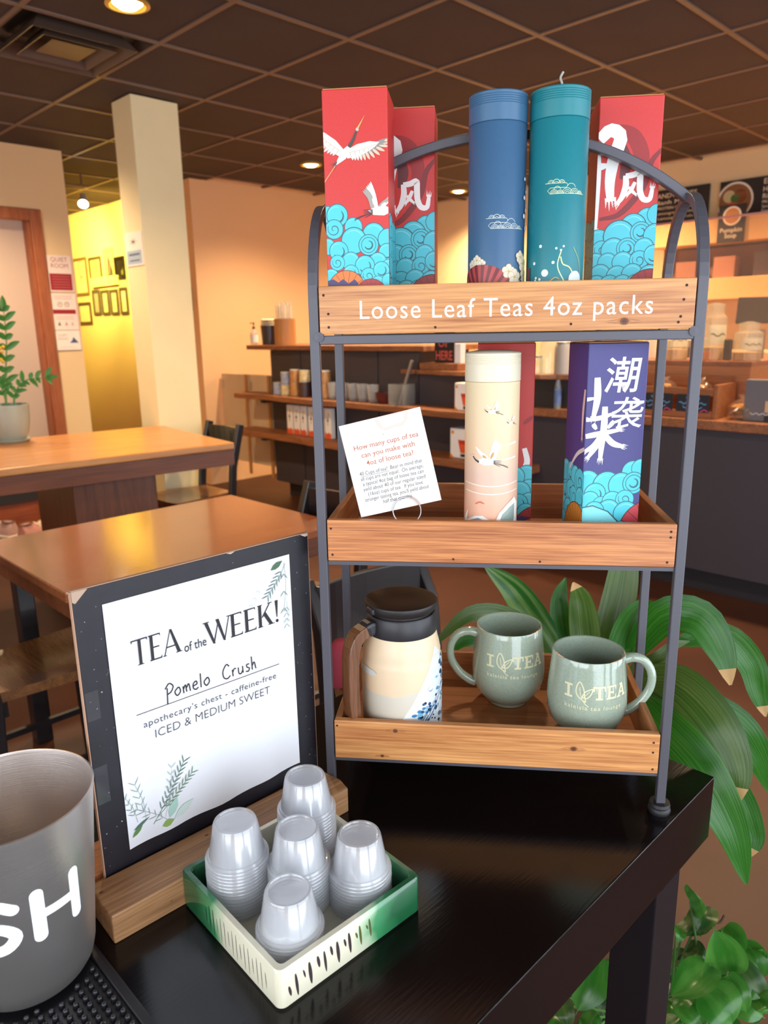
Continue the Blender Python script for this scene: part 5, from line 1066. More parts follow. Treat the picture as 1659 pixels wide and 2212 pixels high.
def art_teal(a):
    mini_cloud(a, 0.002, 0.138, 0.036, 'dfe6b8')
    a.stroke([(0.008, 0.045), (0.000, 0.062), (0.004, 0.080)], 0.0012, 'cfe8b0', False, 12); a.stroke([(0.028, 0.030), (0.016, 0.058), (0.006, 0.064), (0.003, 0.072)], 0.0014, 'd6e39a', False, 14); a.stroke([(0.032, 0.04), (0.028, 0.065), (0.018, 0.082)], 0.0008, '9cc080', False, 12)
    random.seed(3)
    for x, y, r in ((-0.020, 0.084, 0.0018), (-0.028, 0.066, 0.0018), (-0.005, 0.066, 0.0017), (-0.002, 0.081, 0.0013), (0.003, 0.079, 0.0011), (0.006, 0.083, 0.0012), (-0.014, 0.055, 0.004), (-0.028, 0.040, 0.002), (-0.030, 0.034, 0.0015), (0.022, 0.048, 0.009), (0.028, 0.040, 0.007)): a.disk(x, y, r, 'dfeef0', 16)
    for k in range(16): a.disk(-0.024+0.004*math.sin(k*1.9), 0.026+0.0016*k, 0.0016, 'e8e8dc', 8)
    # koi
    a.fill([(-0.018, 0.012), (-0.022, 0.028), (-0.016, 0.044), (-0.008, 0.047), (-0.003, 0.036), (0.0, 0.020), (0.004, 0.006), (-0.006, 0.0), (-0.016, 0.002)], 'c84f2a')
    a.fill([(-0.015, 0.004), (-0.018, 0.020), (-0.006, 0.024), (0.002, 0.010), (-0.006, 0.002)], 'd9a648'); a.disk(-0.011, 0.040, 0.0030, 'f0dcc8'); a.disk(-0.007, 0.040, 0.0012, '241a18')
    for k in range(3): a.arc(-0.008, 0.012+0.005*k, 0.008, 0.2, PI-0.2, 0.0006, '8a3a1c', 8)
    a.stroke([(-0.008, 0.046), (-0.002, 0.050), (0.002, 0.048)], 0.0008, 'e0a848', False, 8)
    a.fill([(0.004, 0.022), (0.000, 0.040), (0.006, 0.036), (0.012, 0.048), (0.018, 0.034), (0.014, 0.022), (0.020, 0.008), (0.006, 0.008)], 'c9552a')
    for k in range(4): a.stroke([(0.008, 0.014), (0.003+0.004*k, 0.036)], 0.0006, 'f0b870')
    for x, y, r, c in ((0.022, 0.022, 0.010, '1f5a66'), (0.030, 0.014, 0.010, '2a7a7a'), (0.012, 0.008, 0.009, '2a5a6a'), (0.032, 0.030, 0.008, '3a6a8a'), (0.026, 0.006, 0.008, 'a8c8d8')): a.disk(x, y, r, c); a.ring(x, y, r*0.8, 0.0006, 'cfe0a8'); a.ring(x, y, r*0.5, 0.0005, 'cfe0a8')
    a.fill([(-0.0385, 0.046), (-0.0345, 0.046), (-0.0345, 0.062), (-0.0385, 0.062)], '8a2f34')
cB = canister('matte navy blue canister with red folding fan on the top tray', 'tea_canister', 0.2035, 0.047, FZ3, 0.0325, 0.246, '3f6488', '416a8c', 0.031, art_blue, dome=0.001)
cT = canister('teal canister with orange koi on the top tray', 'tea_canister', 0.2715, 0.047, FZ3, 0.0325, 0.247, '1f7d88', '217f89', 0.031, art_teal, dome=0.001)
b = MB(); b.tube(catmull([(0, 0.0, 0.248), (0.001, 0, 0.256), (-0.001, 0, 0.262), (0.002, 0, 0.268)], 10), 0.0013, 7); b.build('cord', mat('cord_grey', 'a8a49c', 0.7), cT)
def tum_mat():
    m = bpy.data.materials.new('tumbler_sunset'); m.use_nodes = True; nt = m.node_tree; b = nt.nodes['Principled BSDF']; b.inputs['Roughness'].default_value = 0.4
    tc = nt.nodes.new('ShaderNodeTexCoord'); sp = nt.nodes.new('ShaderNodeSeparateXYZ'); mr = nt.nodes.new('ShaderNodeMapRange'); mr.inputs[2].default_value = 0.21; cr = nt.nodes.new('ShaderNodeValToRGB')
    nt.links.new(tc.outputs['Object'], sp.inputs[0]); nt.links.new(sp.outputs['Z'], mr.inputs[0]); nt.links.new(mr.outputs[0], cr.inputs[0]); nt.links.new(cr.outputs[0], b.inputs['Base Color'])
    e = cr.color_ramp.elements; e[0].position = 0.0; e[0].color = lin('eecb92'); e[1].position = 1.0; e[1].color = lin('f0dcb4')
    for p, c in ((0.12, 'edc596'), (0.24, 'e2a88c'), (0.38, 'e4b79c'), (0.46, 'ddb8a4'), (0.62, 'ecc9a4'), (0.82, 'efd5ae')): k = e.new(p); k.color = lin(c)
    return m
def art_tumbler(a):
    _p = a._put; a._put = lambda poly, col: _p([(x, y+0.012) for x, y in poly] if max(y for x, y in poly) < 0.09 else poly, col)
    for y, x0, x1 in ((0.066, -0.04, 0.04), (0.076, -0.04, 0.04)): a.stroke([(x0, y), (0, y-0.003), (x1, y+0.001)], 0.0012, 'f6e8dc', False, 10)
    a.stroke([(-0.005, 0.118), (0.012, 0.1175), (0.034, 0.120)], lambda t: 0.0022*t, 'f6e8dc', False, 10); a.stroke([(0.010, 0.134), (0.034, 0.138)], lambda t: 0.003*t, 'f6e8dc', False, 8)
    crane(a, -0.007, 0.116, 0.041, 1, 1, True); crane(a, -0.001, 0.176, 0.020, 1, 1, True); crane(a, 0.0235, 0.162, 0.014, 1, 1, True)
    a.fill([(-0.032, 0.042), (-0.034, 0.028), (-0.020, 0.035), (-0.010, 0.036), (0.000, 0.030), (0.004, 0.022), (0.004, 0), (-0.04, 0), (-0.04, 0.03)], 'f3efe6'); a.fill([(-0.028, 0.028), (-0.016, 0.033), (-0.004, 0.028), (0.001, 0.018), (0.0, 0), (-0.034, 0), (-0.034, 0.02)], '93a7ad')
    a.fill([(0.002, 0.022), (0.010, 0.040), (0.020, 0.050), (0.032, 0.058), (0.040, 0.050), (0.040, 0), (0.002, 0)], 'f3efe6'); a.fill([(0.008, 0.022), (0.014, 0.038), (0.024, 0.046), (0.033, 0.050), (0.033, 0.030), (0.020, 0.0), (0.008, 0.0)], '9db0a8')
    for k in range(9): a.stroke([(0.010+0.0026*k, 0.006), (0.012+0.0026*k, 0.030+0.002*k)], 0.0005, '7a928c'); a.stroke([(-0.030+0.0036*k, 0.004), (-0.028+0.0034*k, 0.026)], 0.0005, '7a8c96')
    a.fill([(0.020, 0.0), (0.024, 0.030), (0.028, 0.018), (0.030, 0.0)], 'd9683a'); a.fill([(0.030, 0.012), (0.036, 0.026), (0.038, 0.010)], 'd9683a'); a.stroke([(-0.020, 0.050), (-0.014, 0.053), (-0.008, 0.051)], 0.0018, 'd9683a', True, 8)
cM = canister('cream tumbler with flying cranes on the middle tray', 'tumbler', 0.2025, 0.048, FZ2, 0.0332, 0.2445, 'efd5ae', 'e6dcc2', 0.0345, art_tumbler, 'tumbler', 0.003, 0.4, tum_mat())

# ------------------------------------------------------------------ note card with ring holder
cp = RW(0.019, 0.0, 0.0)
ca = math.radians(13.2)
card = thing('note_card', 'white tilted card about cups of tea in a wire ring on the middle tray', 'card', RW(0.041, 0.016, 0.3895), AZ)
CW, CH = 0.1035, 0.117
cmx = Matrix.Rotation(-ca, 4, 'Y') @ Matrix.Rotation(math.radians(-4), 4, 'X')
b = MB(); b.box(0, 0, 0, CW, 0.0006, CH, M=cmx); b.build('card_sheet', mat('card_white', 'eeecea', 0.6), card)
a = Art(0, 0, CW, CH)
a.fill([(0.045, CH), (0.047, CH-0.012), (0.055, CH-0.019), (0.066, CH-0.017), (0.078, CH-0.018), (0.086, CH-0.010), (0.088, CH)], 'f0cdc2'); a.fill([(0.050, CH-0.002), (0.054, CH-0.015), (0.066, CH-0.014), (0.080, CH-0.012), (0.083, CH-0.002)], 'f3d8cf'); a.fill([(0.062, 0), (0.066, 0.014), (0.085, 0.018), (CW, 0.010), (CW, 0)], 'f4dcd4'); a.disk(0.052, CH-0.022, 0.0005, '5a5048', 8)
for k, (s_, w_) in enumerate((('How many cups of tea', 0.082), ('can you make with', 0.068), ('4oz of loose tea?', 0.060))): a.text(s_, 0.053, CH-0.034-0.0105*k, 0.0088, 'bf7354', 'c', 0.006, width=w_)
for k, (s_, w_) in enumerate((('40 Cups of tea!  Bear in mind that', 0.080), ('all cups are not equal.  On average,', 0.080), ('a typical 4oz bag of loose tea can', 0.078), ('yield about 40 of our regular sized', 0.080), ('(16oz) cups of tea.  If you love', 0.070), ('stronger tasting tea, you\'ll yield about', 0.082), ('half that quantity.', 0.038))): a.text(s_, 0.051, CH-0.0660-0.0066*k, 0.0068, '47423b', 'c', -0.004, 0.12, width=w_)
a.stroke([(0.012, CH-0.0675), (0.049, CH-0.0675)], 0.0004, '5c564e')
_c = face_fn((0, 0, 0), (1, 0, 0), (0, 0, 1))
a.emit('printed_text', lambda x, y, e: cmx @ Vector((x, -e, y)), card, 0.6)
b = MB()
for k in range(3): b.tube([(0.058+0.0175*math.cos(2*PI*i/36), -0.0014-0.0016*k*0.6, 0.010+0.0175*math.sin(2*PI*i/36)) for i in range(36)], 0.0007, 7, closed=True)
b.build('wire_ring', mat('steel', 'b8b8b8', 0.35, 0.9), card)
b = MB(); b.tube([(0.058, -0.002, -0.0075), (0.058, 0.002, -0.0425)], 0.0009, 7); b.lathe([(0, 0), (0.016, 0), (0.016, 0.003), (0, 0.003)], 20, M=Matrix.Translation((0.058, 0.011, -0.0438))); b.build('holder_base', MATS['steel'], card)
# ================================================================== CARAFE AND MUGS
def interp(prof):
    P = sorted((z, r) for r, z in prof)
    def f(z):
        for (z0, r0), (z1, r1) in zip(P, P[1:]):
            if z0 <= z <= z1: return r0+(r1-r0)*(z-z0)/max(z1-z0, 1e-9)
        return P[-1][1] if z > P[-1][0] else P[0][1]
    return f
cf = thing('carafe', 'cream thermal carafe with black lid and wood handle on the bottom tray', 'carafe', RW(0.085, 0.067, FZ1), AZ)
prof = [(0.0535, 0.001), (0.0550, 0.004), (0.0555, 0.02), (0.0555, 0.112), (0.0548, 0.117), (0.0532, 0.121), (0.0535, 0.126), (0.0515, 0.136), (0.0490, 0.146), (0.0478, 0.153)]
def car_mat():
    m = bpy.data.materials.new('carafe_cream'); m.use_nodes = True; nt = m.node_tree; b = nt.nodes['Principled BSDF']; b.inputs['Roughness'].default_value = 0.33
    tc = nt.nodes.new('ShaderNodeTexCoord'); sp = nt.nodes.new('ShaderNodeSeparateXYZ'); n = nt.nodes.new('ShaderNodeTexNoise'); n.inputs['Scale'].default_value = 22; ad = nt.nodes.new('ShaderNodeMath'); ad.operation = 'MULTIPLY_ADD'; ad.inputs[1].default_value = 0.03
    cr = nt.nodes.new('ShaderNodeValToRGB'); mr = nt.nodes.new('ShaderNodeMapRange'); mr.inputs[2].default_value = 0.16
    L = nt.links.new; L(tc.outputs['Object'], sp.inputs[0]); L(tc.outputs['Object'], n.inputs['Vector']); L(n.outputs['Fac'], ad.inputs[0]); L(sp.outputs['Z'], ad.inputs[2]); L(ad.outputs[0], mr.inputs[0]); L(mr.outputs[0], cr.inputs[0]); L(cr.outputs[0], b.inputs['Base Color'])
    e = cr.color_ramp.elements; e[0].position = 0.0; e[0].color = lin('bfb29c'); e[1].position = 1.0; e[1].color = lin('ecd2b0')
    for p, c in ((0.40, 'cdc4b2'), (0.585, 'd2cabb'), (0.60, 'e8ccaa')): k = e.new(p); k.color = lin(c)
    return m
b = MB(); b.lathe([(0, 0.0)]+prof, 72); b.build('body', car_mat(), cf)
a = Art(-0.075, 0.002, 0.090, 0.150, strip=0.002, eps=4e-6, stripy=0.004)
# plain stand-in print: white band with dabs of blue
a.fill([(-0.06, 0.006), (-0.040, 0.010), (-0.018, 0.018), (0.000, 0.036), (0.018, 0.064), (0.034, 0.092), (0.050, 0.122), (0.058, 0.138), (0.075, 0.125), (0.090, 0.10), (0.09, 0.0), (-0.06, 0.0)], 'dfe9ec')
random.seed(21)
for k in range(230):
    x = random.uniform(-0.03, 0.085); top = 0.004+max(0, x+0.012)*1.35; y = random.uniform(0.004, max(0.010, top)); r = random.uniform(0.0012, 0.0042)
    if y > top+0.006: continue
    a.disk(x, y, r, random.choice(('2c4f7c', '3f7fb4', '6fb4d4', '1d2c4a', '2a2a33', 'eef3f4', '8fb6cc')), 9, ry=r*random.uniform(0.5, 1.0))
for k in range(5): a.stroke([(-0.045+0.010*k, 0.004+0.002*k), (-0.005+0.012*k, 0.014+0.006*k), (0.03+0.012*k, 0.040+0.012*k)], 0.0013, random.choice(('3f6f9c', '9cc0d0')), True, 10)
a.fill([(-0.075, 0.108), (-0.055, 0.112), (-0.035, 0.110), (-0.029, 0.106), (-0.036, 0.102), (-0.075, 0.100)], 'd9dbd4')
a.emit('printed_art', cyl_fn(interp(prof), 0, -PI/2), cf, 0.35)
M_cblk = mat('carafe_black_plastic', '2a282c', 0.4)
b = MB(); b.lathe([(0.0480, 0.1532), (0.0488, 0.155), (0.0472, 0.166), (0.0468, 0.178), (0.0455, 0.180), (0.043, 0.1795)], 72); b.build('collar', M_cblk, cf)
b = MB(); b.lathe([(0.0425, 0.1795), (0.0425, 0.1825), (0.0455, 0.1835), (0.0480, 0.1875), (0.0495, 0.1945), (0.0488, 0.1962), (0.046, 0.1966), (0.02, 0.1950), (0, 0.1948)], 72); lid = b.build('lid', mat('carafe_lid_black', '241f1f', 0.45), cf)
hd = math.radians(219); hx, hy = math.cos(hd), math.sin(hd); hs = (-hy, hx, 0)
lv = Matrix.Rotation(hd, 4, 'Z')
b = MB(); b.lathe([(0.0, -0.004), (0.006, -0.003), (0.0078, 0.004), (0.0078, 0.024), (0.006, 0.029), (0.0, 0.030)], 20, M=lv@Matrix.Translation((0.018, 0, 0.1955))@Matrix.Rotation(math.radians(82), 4, 'Y')@Matrix.Scale(0.6, 4, (1, 0, 0))); b.build('thumb_lever', M_cblk, cf)
part('lever_tab', M_cblk, cf)
b = MB(); b.box(0.040, -0.0085, 0.184, 0.0515, 0.0085, 0.1935, M=lv); bpy.data.objects.remove(cf.children[-1]); b.build('lever_tab', M_cblk, cf, 0.003)
b = MB(); b.bar([(hx*r, hy*r, z) for r, z in ((0.044, 0.166), (0.052, 0.1665), (0.060, 0.164))], hs, 0.024, 0.020); b.build('handle_socket', M_cblk, cf, 0.005)
hp = catmull([(hx*r, hy*r, z) for r, z in ((0.058, 0.1645), (0.071, 0.158), (0.079, 0.142), (0.0815, 0.115), (0.0815, 0.075), (0.079, 0.040), (0.075, 0.016), (0.073, 0.010))], 22)
b = MB(); b.bar(hp, hs, 0.021, 0.0155); b.build('handle', wood('handle_walnut', '8a5a3a', '4c2a18', 'Z', 2.2, 0.35, 0.3), cf, 0.0055, segs=3)

M_mug = mat('mug_sage_glaze', '9fae9c', 0.16, coat=1.0, var=0.08, var_scale=350)
MP = [(0.0, 0.0), (0.0270, 0.0), (0.0290, 0.001), (0.0295, 0.004), (0.0330, 0.0075), (0.0420, 0.0150), (0.0495, 0.0270), (0.0532, 0.0420), (0.0540, 0.0560), (0.0530, 0.0740), (0.0508, 0.0950), (0.0490, 0.1130), (0.0483, 0.1215)]
mug_prof = MP + [(0.0475, 0.1230), (0.0455, 0.1225), (0.0452, 0.1130), (0.0475, 0.090), (0.0495, 0.060), (0.046, 0.030), (0.034, 0.013), (0.0, 0.010)]
CREAM = 'ddd9b4'
def slab(a, ch, x, y, h, col):
    w = h*0.17; s = h*0.12
    F = lambda *p: a.fill([(x+u*h, y+v*h) for u, v in p], col)
    R = lambda u0, v0, u1, v1: F((u0, v0), (u1, v0), (u1, v1), (u0, v1))
    if ch == 'I': R(0, 0, 0.62, 0.15); R(0, 0.85, 0.62, 1); R(0.21, 0.1, 0.41, 0.9); return 0.62
    if ch == 'T': R(0, 0.85, 0.92, 1); R(0, 0.62, 0.12, 0.9); R(0.80, 0.62, 0.92, 0.9); R(0.36, 0.1, 0.56, 0.9); R(0.20, 0, 0.72, 0.14); return 0.92
    if ch == 'E': R(0, 0, 0.80, 0.14); R(0, 0.86, 0.80, 1); R(0.10, 0.1, 0.30, 0.9); R(0.3, 0.43, 0.56, 0.57); R(0.50, 0.34, 0.58, 0.66); R(0.70, 0.1, 0.80, 0.32); R(0.70, 0.68, 0.80, 0.9); return 0.80
    if ch == 'A': F((0.10, 0.1), (0.26, 0.1), (0.56, 0.9), (0.36, 0.9)); F((0.56, 1.0), (0.36, 1.0), (0.66, 0.1), (0.86, 0.1)); R(0.0, 0, 0.36, 0.13); R(0.58, 0, 0.96, 0.13); R(0.28, 0.28, 0.66, 0.41); R(0.22, 0.88, 0.54, 1.0); return 0.96
    return 0.5
def mug(label, u, v, hdeg, shift):
    t = thing('mug', label, 'mug', RW(u, v, FZ1), AZ, 'sage green mugs on the bottom tray')
    b = MB(); b.lathe(mug_prof, 72); b.build('cup', M_mug, t)
    q = math.radians(hdeg); cx, cy = math.cos(q), math.sin(q)
    pts = catmull([(cx*r, cy*r, z) for r, z in ((0.046, 0.108), (0.060, 0.1115), (0.076, 0.106), (0.0865, 0.088), (0.0855, 0.066), (0.074, 0.046), (0.060, 0.034), (0.049, 0.029))], 24)
    b = MB(); b.tube(pts, [0.0072-0.0012*math.sin(PI*i/24) for i in range(25)], 12); b.build('handle', M_mug, t)
    a = Art(-0.06, 0.02, 0.07, 0.12, strip=0.002, eps=8e-6, stripy=0.004); x = -0.039+shift; y = 0.0745; h = 0.0185
    x += slab(a, 'I', x, y, h, CREAM)*h + 0.003
    lx, ly = x+0.0105, y-0.004
    def leafo(pts, w=0.0013): a.stroke(pts, w, CREAM, False, 22)
    leafo([(lx+0.004, ly), (lx-0.007, ly+0.008), (lx-0.0085, ly+0.018), (lx-0.004, ly+0.027), (lx+0.001, ly+0.018), (lx+0.0025, ly+0.009), (lx+0.004, ly)], 0.0016)
    leafo([(lx-0.001, ly+0.006), (lx+0.003, ly+0.014), (lx+0.010, ly+0.018), (lx+0.0125, ly+0.0185), (lx+0.011, ly+0.012), (lx+0.006, ly+0.006), (lx-0.001, ly+0.006)], 0.0015)
    leafo([(lx-0.001, ly+0.004), (lx-0.003, ly+0.012), (lx-0.004, ly+0.020)], 0.0009); leafo([(lx+0.001, ly+0.007), (lx+0.006, ly+0.012), (lx+0.009, ly+0.015)], 0.0008); leafo([(lx, ly+0.002), (lx+0.004, ly-0.003), (lx+0.008, ly-0.006)], 0.0012)
    x += 0.0235
    for ch in 'TEA': x += slab(a, ch, x, y, h, CREAM)*h + 0.0012
    a.text('kaleisia tea lounge', -0.038+shift, 0.0600, 0.0082, CREAM, 'l', 0.008, width=0.079, spacing=1.15)
    a.emit('printed_logo', cyl_fn(interp(MP[1:]), 0, -PI/2), t, 0.4)
mug('sage green mug at the back with its handle on the left', 0.2365, 0.166, 183, 0.0035)
mug('sage green mug in front with its handle on the right', 0.3400, 0.084, 4, 0.0005)

# ================================================================== SIGN ON ITS PLANK
M_plank = wood('plank_walnut', 'b98a5e', '6d4428', 'X', 1.4, 0.5, 0.0, 0.45, True)
pk = thing('sign_stand', 'walnut plank stand with a slot holding the tea sign', 'stand', (0.245, 0.661, T), math.radians(-2.2))
b = MB(); b.prism([(0, 0), (0.318, 0.0), (0.323, 0.022), (0.318, 0.060), (0, 0.060)], 0.0, 0.035); b.build('front_rail', M_plank, pk, 0.002)
b = MB(); b.prism([(0, 0.0725), (0.316, 0.0725), (0.318, 0.100), (0.310, 0.128), (0, 0.128)], 0.0, 0.035); b.build('back_rail', wood('plank_walnut_back', 'b4703e', '7a3f20', 'X', 1.4, 0.5), pk, 0.002)
part('slot_floor', M_plank, pk, (0, 0.0602, 0.0, 0.314, 0.0723, 0.027))
BX0, BX1, BZ0, BY = 0.268, 0.570, T+0.0275, 0.7235
sg = thing('chalkboard_sign', 'black board with white TEA of the WEEK sheet standing in the plank', 'sign', (BX0, BY, BZ0), math.radians(-0.6))
BW, BH = BX1-BX0, 0.340
b = MB(); b.prism([(0, 0.008), (0.004, 0.0), (BW, 0), (BW, BH), (0.0, BH)][0:0] or [(0, 0), (BW, 0), (BW, BH), (0, BH)], 0, 0.0055, M=Matrix(((1, 0, 0, 0), (0, 0, 1, 0), (0, 1, 0, 0), (0, 0, 0, 1)))); b.build('board', [mat('slate_black', '1c1921', 0.5, var=0.18, var_scale=45, bump=0.06, bump_scale=120)], sg, 0.0006)
# worn light-brown board edges and corners
Mk = mat('board_edge_tan', 'b78e74', 0.7)
part('board_edge', Mk, sg, (-0.0012, 0.0004, 0, -0.0001, 0.0052, BH), (0, 0.0004, BH+0.0001, BW, 0.0052, BH+0.0010), (BW+0.0001, 0.0004, 0, BW+0.0008, 0.0052, BH))
bp = lambda x, y: (lambda p: (p.x-BX0, p.z-BZ0))(ony(x, y, BY))
a = Art(0, 0, BW, BH)
a.fill([(0, BH), (0.017, BH), (0.003, BH-0.013), (0, BH-0.011)], 'b79a86'); a.fill([(BW, BH), (BW-0.012, BH), (BW-0.004, BH-0.004), (BW, BH-0.003)], 'd8c4b8'); a.fill([(BW*0.60, BH), (BW*0.64, BH), (BW*0.62, BH-0.002)], 'cdb8a8')
for x, y, x2, y2 in ((0.028, 0.245, 0.040, 0.256), (0.026, 0.240, 0.034, 0.249), (0.034, 0.236, 0.038, 0.243)): a.stroke([(x, y), (x2, y2)], 0.0006, '6a6672')
random.seed(4)
for k in range(70):
    x = random.choice((random.uniform(0.002, 0.03), random.uniform(BW-0.03, BW-0.002), random.uniform(0, BW))); y = random.uniform(0.002, BH)
    if 0.03 < x < BW-0.03 and 0.03 < y < BH-0.025: continue
    a.disk(x, y, random.uniform(0.0003, 0.0009), random.choice(('8a8790', '6a6672', 'a8a4ac')), 6)
a.emit('scuffs', face_fn((0, 0, 0), (1, 0, 0), (0, 0, 1)), sg, 0.7)
for z0, z1 in ((0.195, 0.228), (0.095, 0.140)):
    part('clear_tape', glass('tape', 'f8f8fa', 0.03, 0.08), sg, (0.001, -0.0006, z0, 0.015, -0.0003, z1))
PX0, PZ0, PX1, PZ1 = 0.0295, 0.0240, 0.2710, 0.3190
b = MB(); n = 24; vs = []; fs = []
for j in range(n+1):
    for i in range(n+1):
        x = PX0+(PX1-PX0)*i/n; z = PZ0+(PZ1-PZ0)*j/n
        if j == 0: z += 0.0010*math.sin(i*0.9)+0.0010*math.sin(i*0.35)
        vs.append((x, -0.0008-0.0010*abs(math.sin(i*0.45+j*0.08))*(0.3+0.7*(1-j/n)), z))
for j in range(n):
    for i in range(n): k = j*(n+1)+i; fs.append((k, k+1, k+n+2, k+n+1))
b.add(vs, fs, 0, True); paper = b.build('paper_sheet', mat('paper_white', 'e8e9ee', 0.6), sg)
INK = '231f24'
def serif(a, ch, x, y, h, col=INK):
    F = lambda *p: a.fill([(x+u*h, y+v*h) for u, v in p], col)
    R = lambda u0, v0, u1, v1: F((u0, v0), (u1, v0), (u1, v1), (u0, v1))
    tk, th = 0.15, 0.045
    if ch == 'T': R(0.0, 1-th, 0.80, 1); F((0, 1-th), (0.02, 0.86), (0.06, 1-th)); F((0.80, 1-th), (0.78, 0.86), (0.74, 1-th)); F((0.325, 1), (0.475, 1), (0.47, 0), (0.33, 0)); R(0.25, 0, 0.55, 0.03); return 0.80
    if ch == 'E': F((0.05, 1), (0.20, 1), (0.20, 0), (0.05, 0)); R(0, 0, 0.60, th); R(0, 1-th, 0.58, 1); R(0.2, 0.48, 0.50, 0.48+th); F((0.60, 0), (0.60, 0.16), (0.55, th)); F((0.58, 1), (0.58, 0.86), (0.53, 1-th)); return 0.62
    if ch == 'A': F((0.0, 0), (0.05, 0), (0.42, 1.0), (0.38, 1.0)); F((0.36, 1.0), (0.47, 1.0), (0.88, 0), (0.70, 0)); R(0.14, 0.30, 0.68, 0.30+th); R(-0.04, 0, 0.13, 0.03); R(0.62, 0, 0.94, 0.03); return 0.92
    if ch == 'W': F((0.0, 1), (0.16, 1), (0.48, 0), (0.38, 0)); F((0.38, 0.0), (0.44, 0.0), (0.70, 0.92), (0.66, 0.92)); F((0.55, 1), (0.70, 1), (0.98, 0), (0.88, 0)); F((0.90, 0.0), (0.95, 0.0), (1.22, 1), (1.18, 1)); R(-0.06, 0.97, 0.24, 1); R(1.08, 0.97, 1.30, 1); return 1.26
    if ch == 'K': F((0.05, 1), (0.20, 1), (0.20, 0), (0.05, 0)); R(0, 0, 0.26, 0.03); R(0, 0.97, 0.26, 1); F((0.20, 0.42), (0.26, 0.42), (0.70, 1), (0.64, 1)); F((0.30, 0.52), (0.42, 0.64), (0.80, 0), (0.62, 0)); R(0.54, 0, 0.88, 0.03); R(0.54, 0.97, 0.78, 1); return 0.86
    if ch == '!': F((0.02, 1), (0.18, 1), (0.12, 0.24), (0.08, 0.24)); a.disk(x+0.10*h, y+0.07*h, 0.075*h, col, 12); return 0.22
def serif_word(a, s_, x, y, h, width):
    adv = {'T': .80, 'E': .64, 'A': .92, 'W': 1.24, 'K': .84, '!': .22}; gap = {'T': 0.06, 'E': .06, 'A': .05, 'W': .0, 'K': .08, '!': 0}
    tot = sum(adv[c]+gap[c] for c in s_)*h; k = width/tot
    b0 = Art(-9, -9, 9, 9); cx = 0
    for c in s_: serif(b0, c, cx, 0, h); cx += (adv[c]+gap[c])*h
    for poly, ci, ly in b0.P: a.layer += 1; a._put([(x+px*k, y+py) for px, py in poly], INK)
a = Art(PX0, PZ0, PX1, PZ1, eps=2e-6)
L2 = lambda x, z: (x-BX0, z-BZ0)
serif_word(a, 'TEA', *L2(0.323, 0.9485+0.1-0.0), 0.0300, 0.060); serif_word(a, 'WEEK!', *L2(0.412, 1.0440), 0.0290, 0.106)
a.text('of the', *L2(0.385, 1.0455), 0.0160, INK, 'l', 0.0, width=0.0285)
H = lambda pts, x, y, s_, w=0.0014: a.stroke([(x+u*s_, y+v*s_*1.3) for u, v in pts], w, INK, False, 5*len(pts))
hx0, hz0 = L2(0.356, 0.9965); s_ = 0.0105
for glyph, dx in ((([(0.25, -0.45), (0.35, 1.0)], [(0.1, 0.95), (0.6, 1.35), (1.05, 1.0), (0.75, 0.55), (0.3, 0.42)]), 0), (([(0.5, 0.75), (0.1, 0.45), (0.35, 0.05), (0.75, 0.3), (0.65, 0.7), (0.45, 0.75)],), 1.1), (([(0.1, 0.7), (0.15, 0.05)], [(0.15, 0.45), (0.4, 0.75), (0.5, 0.1)], [(0.5, 0.45), (0.8, 0.75), (0.95, 0.05)]), 2.1), (([(0.1, 0.4), (0.6, 0.5), (0.5, 0.78), (0.15, 0.6), (0.15, 0.2), (0.45, 0.02), (0.75, 0.15)],), 3.3), (([(0.2, 1.35), (0.18, 0.05)],), 4.2), (([(0.5, 0.75), (0.1, 0.45), (0.35, 0.05), (0.75, 0.3), (0.65, 0.7), (0.45, 0.75)],), 4.7),
                  (([(0.9, 1.1), (0.55, 1.35), (0.05, 0.8), (0.15, 0.2), (0.6, 0.0), (1.0, 0.2)],), 7.2), (([(0.1, 0.7), (0.15, 0.05)], [(0.15, 0.45), (0.35, 0.72), (0.6, 0.68)]), 8.4), (([(0.1, 0.72), (0.15, 0.15), (0.45, 0.05), (0.65, 0.3)], [(0.68, 0.72), (0.72, 0.05)]), 9.2), (([(0.6, 0.72), (0.25, 0.70), (0.3, 0.45), (0.6, 0.3), (0.45, 0.04), (0.1, 0.1)],), 10.2), (([(0.15, 1.35), (0.2, 0.05)], [(0.2, 0.45), (0.5, 0.72), (0.7, 0.05)]), 11.0)):
    for st in glyph: H(st, hx0+dx*s_, hz0-dx*s_*0.035, s_)
a.stroke([L2(0.321, 0.9915), L2(0.514, 0.9870)], 0.0007, INK)
a.text("apothecary's chest - caffeine-free", *L2(0.328, 0.9735), 0.0112, '3c3a42', 'l', -0.006, rot=-0.022, width=0.180, spacing=1.1)
a.text('ICED & MEDIUM SWEET', *L2(0.3405, 0.9560), 0.0150, '3c3a42', 'l', -0.016, rot=-0.025, width=0.157, spacing=1.0)
def sprig(x, z, ang, ln, col, n, ll, w=0.0006):
    ex, ez = x+ln*math.cos(ang), z+ln*math.sin(ang); a.stroke([(x, z), ((x+ex)/2+0.003, (z+ez)/2), (ex, ez)], w, col, False, 8)
    for k in range(n):
        t = 0.25+0.75*k/max(n-1, 1); px, pz = x+(ex-x)*t, z+(ez-z)*t
        for s2 in (-1, 1): q = ang+s2*0.7; a.stroke([(px, pz), (px+ll*math.cos(q), pz+ll*math.sin(q))], w*2.2, col, True, 4)
def lf(x, z, ang, ln, wd, col):
    c, s2 = math.cos(ang), math.sin(ang); a.fill([(x+c*ln*t-s2*wd*o, z+s2*ln*t+c*wd*o) for t, o in ((0, 0), (0.3, 0.8), (0.6, 0.9), (1, 0), (0.6, -0.9), (0.3, -0.8))], col)
